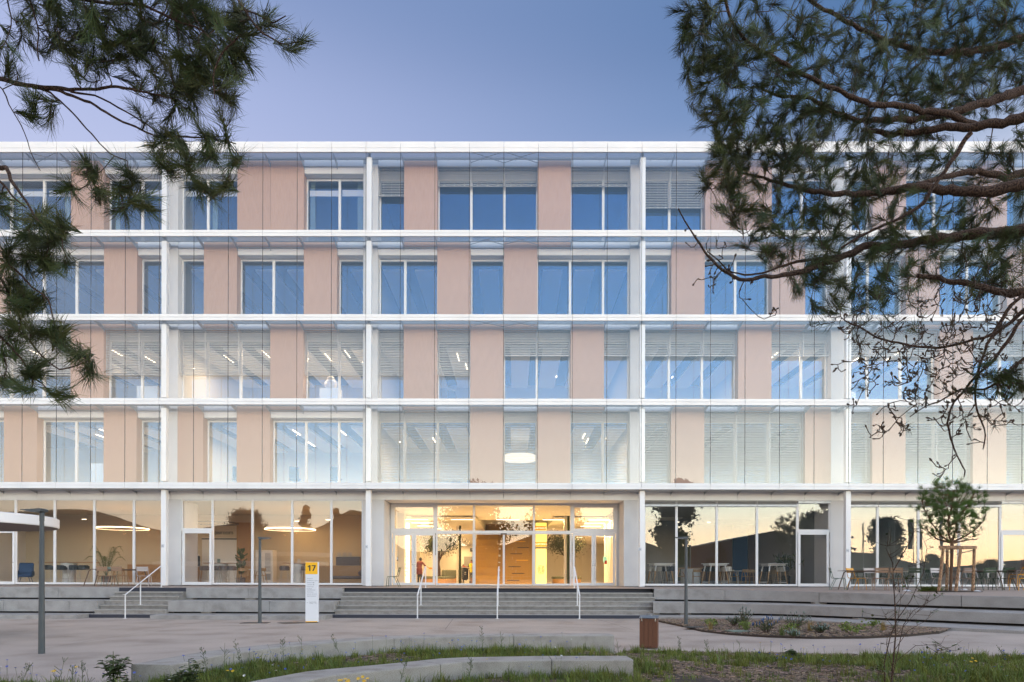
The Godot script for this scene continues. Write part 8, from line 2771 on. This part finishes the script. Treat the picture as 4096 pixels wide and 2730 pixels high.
func beyond() -> void:
	# hills round the plain
	var m := MB.new()
	var n := 120
	var far := 620.0
	var prof := func(i: int) -> float:
		var a := -1.15 + 2.3 * i / n      # direction, 0 is straight behind the camera
		var h := 0.045 + 0.016 * sin(a * 7.0 + 1.0) + 0.010 * sin(a * 17.0) + 0.004 * sin(a * 41.0)
		h += 0.048 * exp(-pow((a + 0.40) / 0.13, 2.0)) + 0.05 * exp(-pow((a + 0.235) / 0.045, 2.0)) + 0.03 * exp(-pow((a + 0.60) / 0.12, 2.0)) - 0.004 * smoothstep(0.15, 0.3, a)
		return h * far
	for i in n:
		var q := []
		for k in [i, i + 1]:
			var a: float = -1.15 + 2.3 * k / n
			var h: float = prof.call(k)
			q.append([Vector3(sin(a) * far * 0.72, 0, cos(a) * far * 0.72), Vector3(sin(a) * far * 0.88, h * 0.55, cos(a) * far * 0.88), Vector3(sin(a) * far, h, cos(a) * far), Vector3(sin(a) * far * 1.3, 0, cos(a) * far * 1.3)])
		for k in 3:
			m.poly([q[0][k], q[1][k], q[1][k + 1], q[0][k + 1]], Vector3(0, 1, -0.4))
	ground_piece("hills", m.mesh(), cover(solid("hill", lin(0.045, 0.04, 0.028), 1.0), mat.concrete.albedo_texture, Vector3.ONE * 0.01))
	# trees
	var g := "trees on the far side of the forecourt"
	far_tree("cypress", "pointed cypress reflected right of the second ring lamp", mirrored(1218, 96), 11.6, 4.4, 0, 401, g)
	far_tree("cypress", "pointed cypress reflected beside the reception desk", mirrored(1345, 96), 11.2, 3.8, 0, 402, g)
	far_tree("cypress", "slim cypress reflected in the left entrance transom", mirrored(1716, 100), 10.2, 2.4, 0, 403, g)
	far_tree("spreading_pine", "umbrella shaped pine reflected above the fig plant", mirrored(985, 150), 16.0, 9.0, 2, 404, g)
	far_tree("round_tree", "broad round tree reflected from the left door to the sliding doors", mirrored(1895, 66), 10.6, 7.4, 1, 405, g)
	far_tree("round_tree", "tall round tree reflected above the yellow pillar", mirrored(2230, 66), 10.2, 6.0, 1, 407, g)
	far_tree("tall_conifer", "broad conifer reflected in the cafe window nearest the lobby", mirrored(2702, 76), 12.6, 4.6, 1, 409, g)
	far_tree("small_tree", "slender young tree reflected in the middle of the cafe glazing", mirrored(2868, 70), 5.2, 1.9, 1, 410, g)
	far_tree("round_tree", "pine reflected in the cafe glass door", mirrored(3295, 58), 8.3, 3.6, 1, 411, g)
	far_tree("round_tree", "leafy tree reflected behind the terrace flags", mirrored(3530, 76), 8.6, 4.6, 1, 412, g)
	far_tree("small_tree", "small dark tree reflected beside the stakes of the young pine", mirrored(3720, 90), 4.8, 3.4, 1, 413, g)
	far_tree("round_tree", "low round tree reflected near the end of the terrace", mirrored(3960, 96), 4.2, 5.0, 1, 414, g)
	# shed with a low gable
	var at := mirrored(3090, 100)
	var w := thing("gabled_shed", "long low gabled shed reflected in the cafe windows", "building", at, PI)
	var fr := MB.new()
	fr.prism(PackedVector2Array([Vector2(-11.5, -0.2), Vector2(-11.5, 5.9), Vector2(0.0, 8.3), Vector2(12.5, 5.7), Vector2(12.5, -0.2)]), -30.0, 0.0)
	part(w, "gable_wall", fr.mesh(), solid("shed_blue", lin(0.07, 0.09, 0.13), 0.6))
	for s in [[-12.0, 5.85, 0.0, 8.36], [0.0, 8.36, 13.0, 5.66]]:
		var a := Vector2(s[0], s[1])
		var b := Vector2(s[2], s[3])
		part(w, "roof", bx(Vector3(a.distance_to(b), 0.14, 31.0)), mat.lamp_grey, Vector3((a.x + b.x) / 2, (a.y + b.y) / 2 + 0.05, -15.0), Vector3(0, 0, atan2(b.y - a.y, b.x - a.x)))
	for i in 3:
		part(w, "shed_door", bx(Vector3(2.6, 3.4, 0.06)), mat.lamp_grey, Vector3(-7 + i * 6.5, 1.7, 0.04))
	for q in [[2610, 130, 7.0, "low house with a pale roof reflected at the left end of the cafe glazing"], [1460, 140, 9.0, "low house reflected low behind the third white column"]]:
		var h := thing("low_house", q[3], "house", mirrored(q[0], q[1]), PI, "low houses beyond the forecourt")
		part(h, "wall", bx(Vector3(q[2], 2.8, 7)), mat.chair_taupe, Vector3(0, 1.4, 0))
		var rf := MB.new()
		rf.prism(PackedVector2Array([Vector2(-q[2] / 2 - 0.4, 2.8), Vector2(0, 4.4), Vector2(q[2] / 2 + 0.4, 2.8)]), -3.8, 3.8)
		part(h, "roof", rf.mesh(), mat.concrete_warm)
		part(h, "door", bx(Vector3(1.0, 2.1, 0.06)), mat.dark, Vector3(0.5, 1.05, 3.53))
		for s in [-1, 1]:
			part(h, "window", bx(Vector3(1.0, 1.1, 0.06)), mat.inside_dark, Vector3(s * q[2] * 0.3, 1.6, 3.53))
	# tall flags
	for q in [[3452, 0.10, 7.6, 0], [3575, 0.62, 7.9, 1], [3652, 0.55, 8.1, 2], [3685, 0.5, 8.1, 3], [3768, 0.3, 8.3, 4]]:
		var f := thing("flag", "%s tall hanging banner flag reflected in the second cafe room windows" % ["first, thin", "second", "third", "fourth", "last, narrow"][q[3]], "flag", mirrored(q[0], 74), PI, "tall banner flags beyond the terrace")
		var p := MB.new()
		p.lathe([Vector2(0.05, 0), Vector2(0.035, q[2]), Vector2(0, q[2] + 0.05)], 8)
		part(f, "pole", p.mesh(), mat.lintel)
		var c := MB.new()
		for i in 12:
			var y0: float = q[2] - 0.1 - i * 0.27
			var wv := func(y): return 0.10 * sin(y * 1.9 + q[0])
			for k in 3:
				var x0: float = 0.06 + q[1] * k / 3.0
				var x1: float = 0.06 + q[1] * (k + 1) / 3.0
				c.poly([Vector3(x0, y0, wv.call(y0 + x0)), Vector3(x1, y0, wv.call(y0 + x1)), Vector3(x1, y0 - 0.27, wv.call(y0 - 0.27 + x1)), Vector3(x0, y0 - 0.27, wv.call(y0 - 0.27 + x0))])
		part(f, "banner", c.mesh(), mat.chair_sage)
	# second canopy, across the forecourt
	var cc := thing("long_canopy", "long white rounded canopy reflected low in the showroom glazing", "canopy", mirrored(960, 74), 0.0)
	var rm := MB.new()
	rm.lathe([Vector2(0, 2.75), Vector2(9.4, 2.78), Vector2(9.5, 2.85), Vector2(9.5, 3.15), Vector2(9.3, 3.2), Vector2(0, 3.3)], 48, Transform3D(Basis.from_scale(Vector3(1, 1, 0.35)), Vector3.ZERO))
	part(cc, "roof_disc", rm.mesh(), mat.white)
	for i in 5:
		part(cc, "post", bx(Vector3(0.14, 2.8, 0.14), 0.02), mat.frame, Vector3(-7.0 + i * 3.5, 1.4, 0))
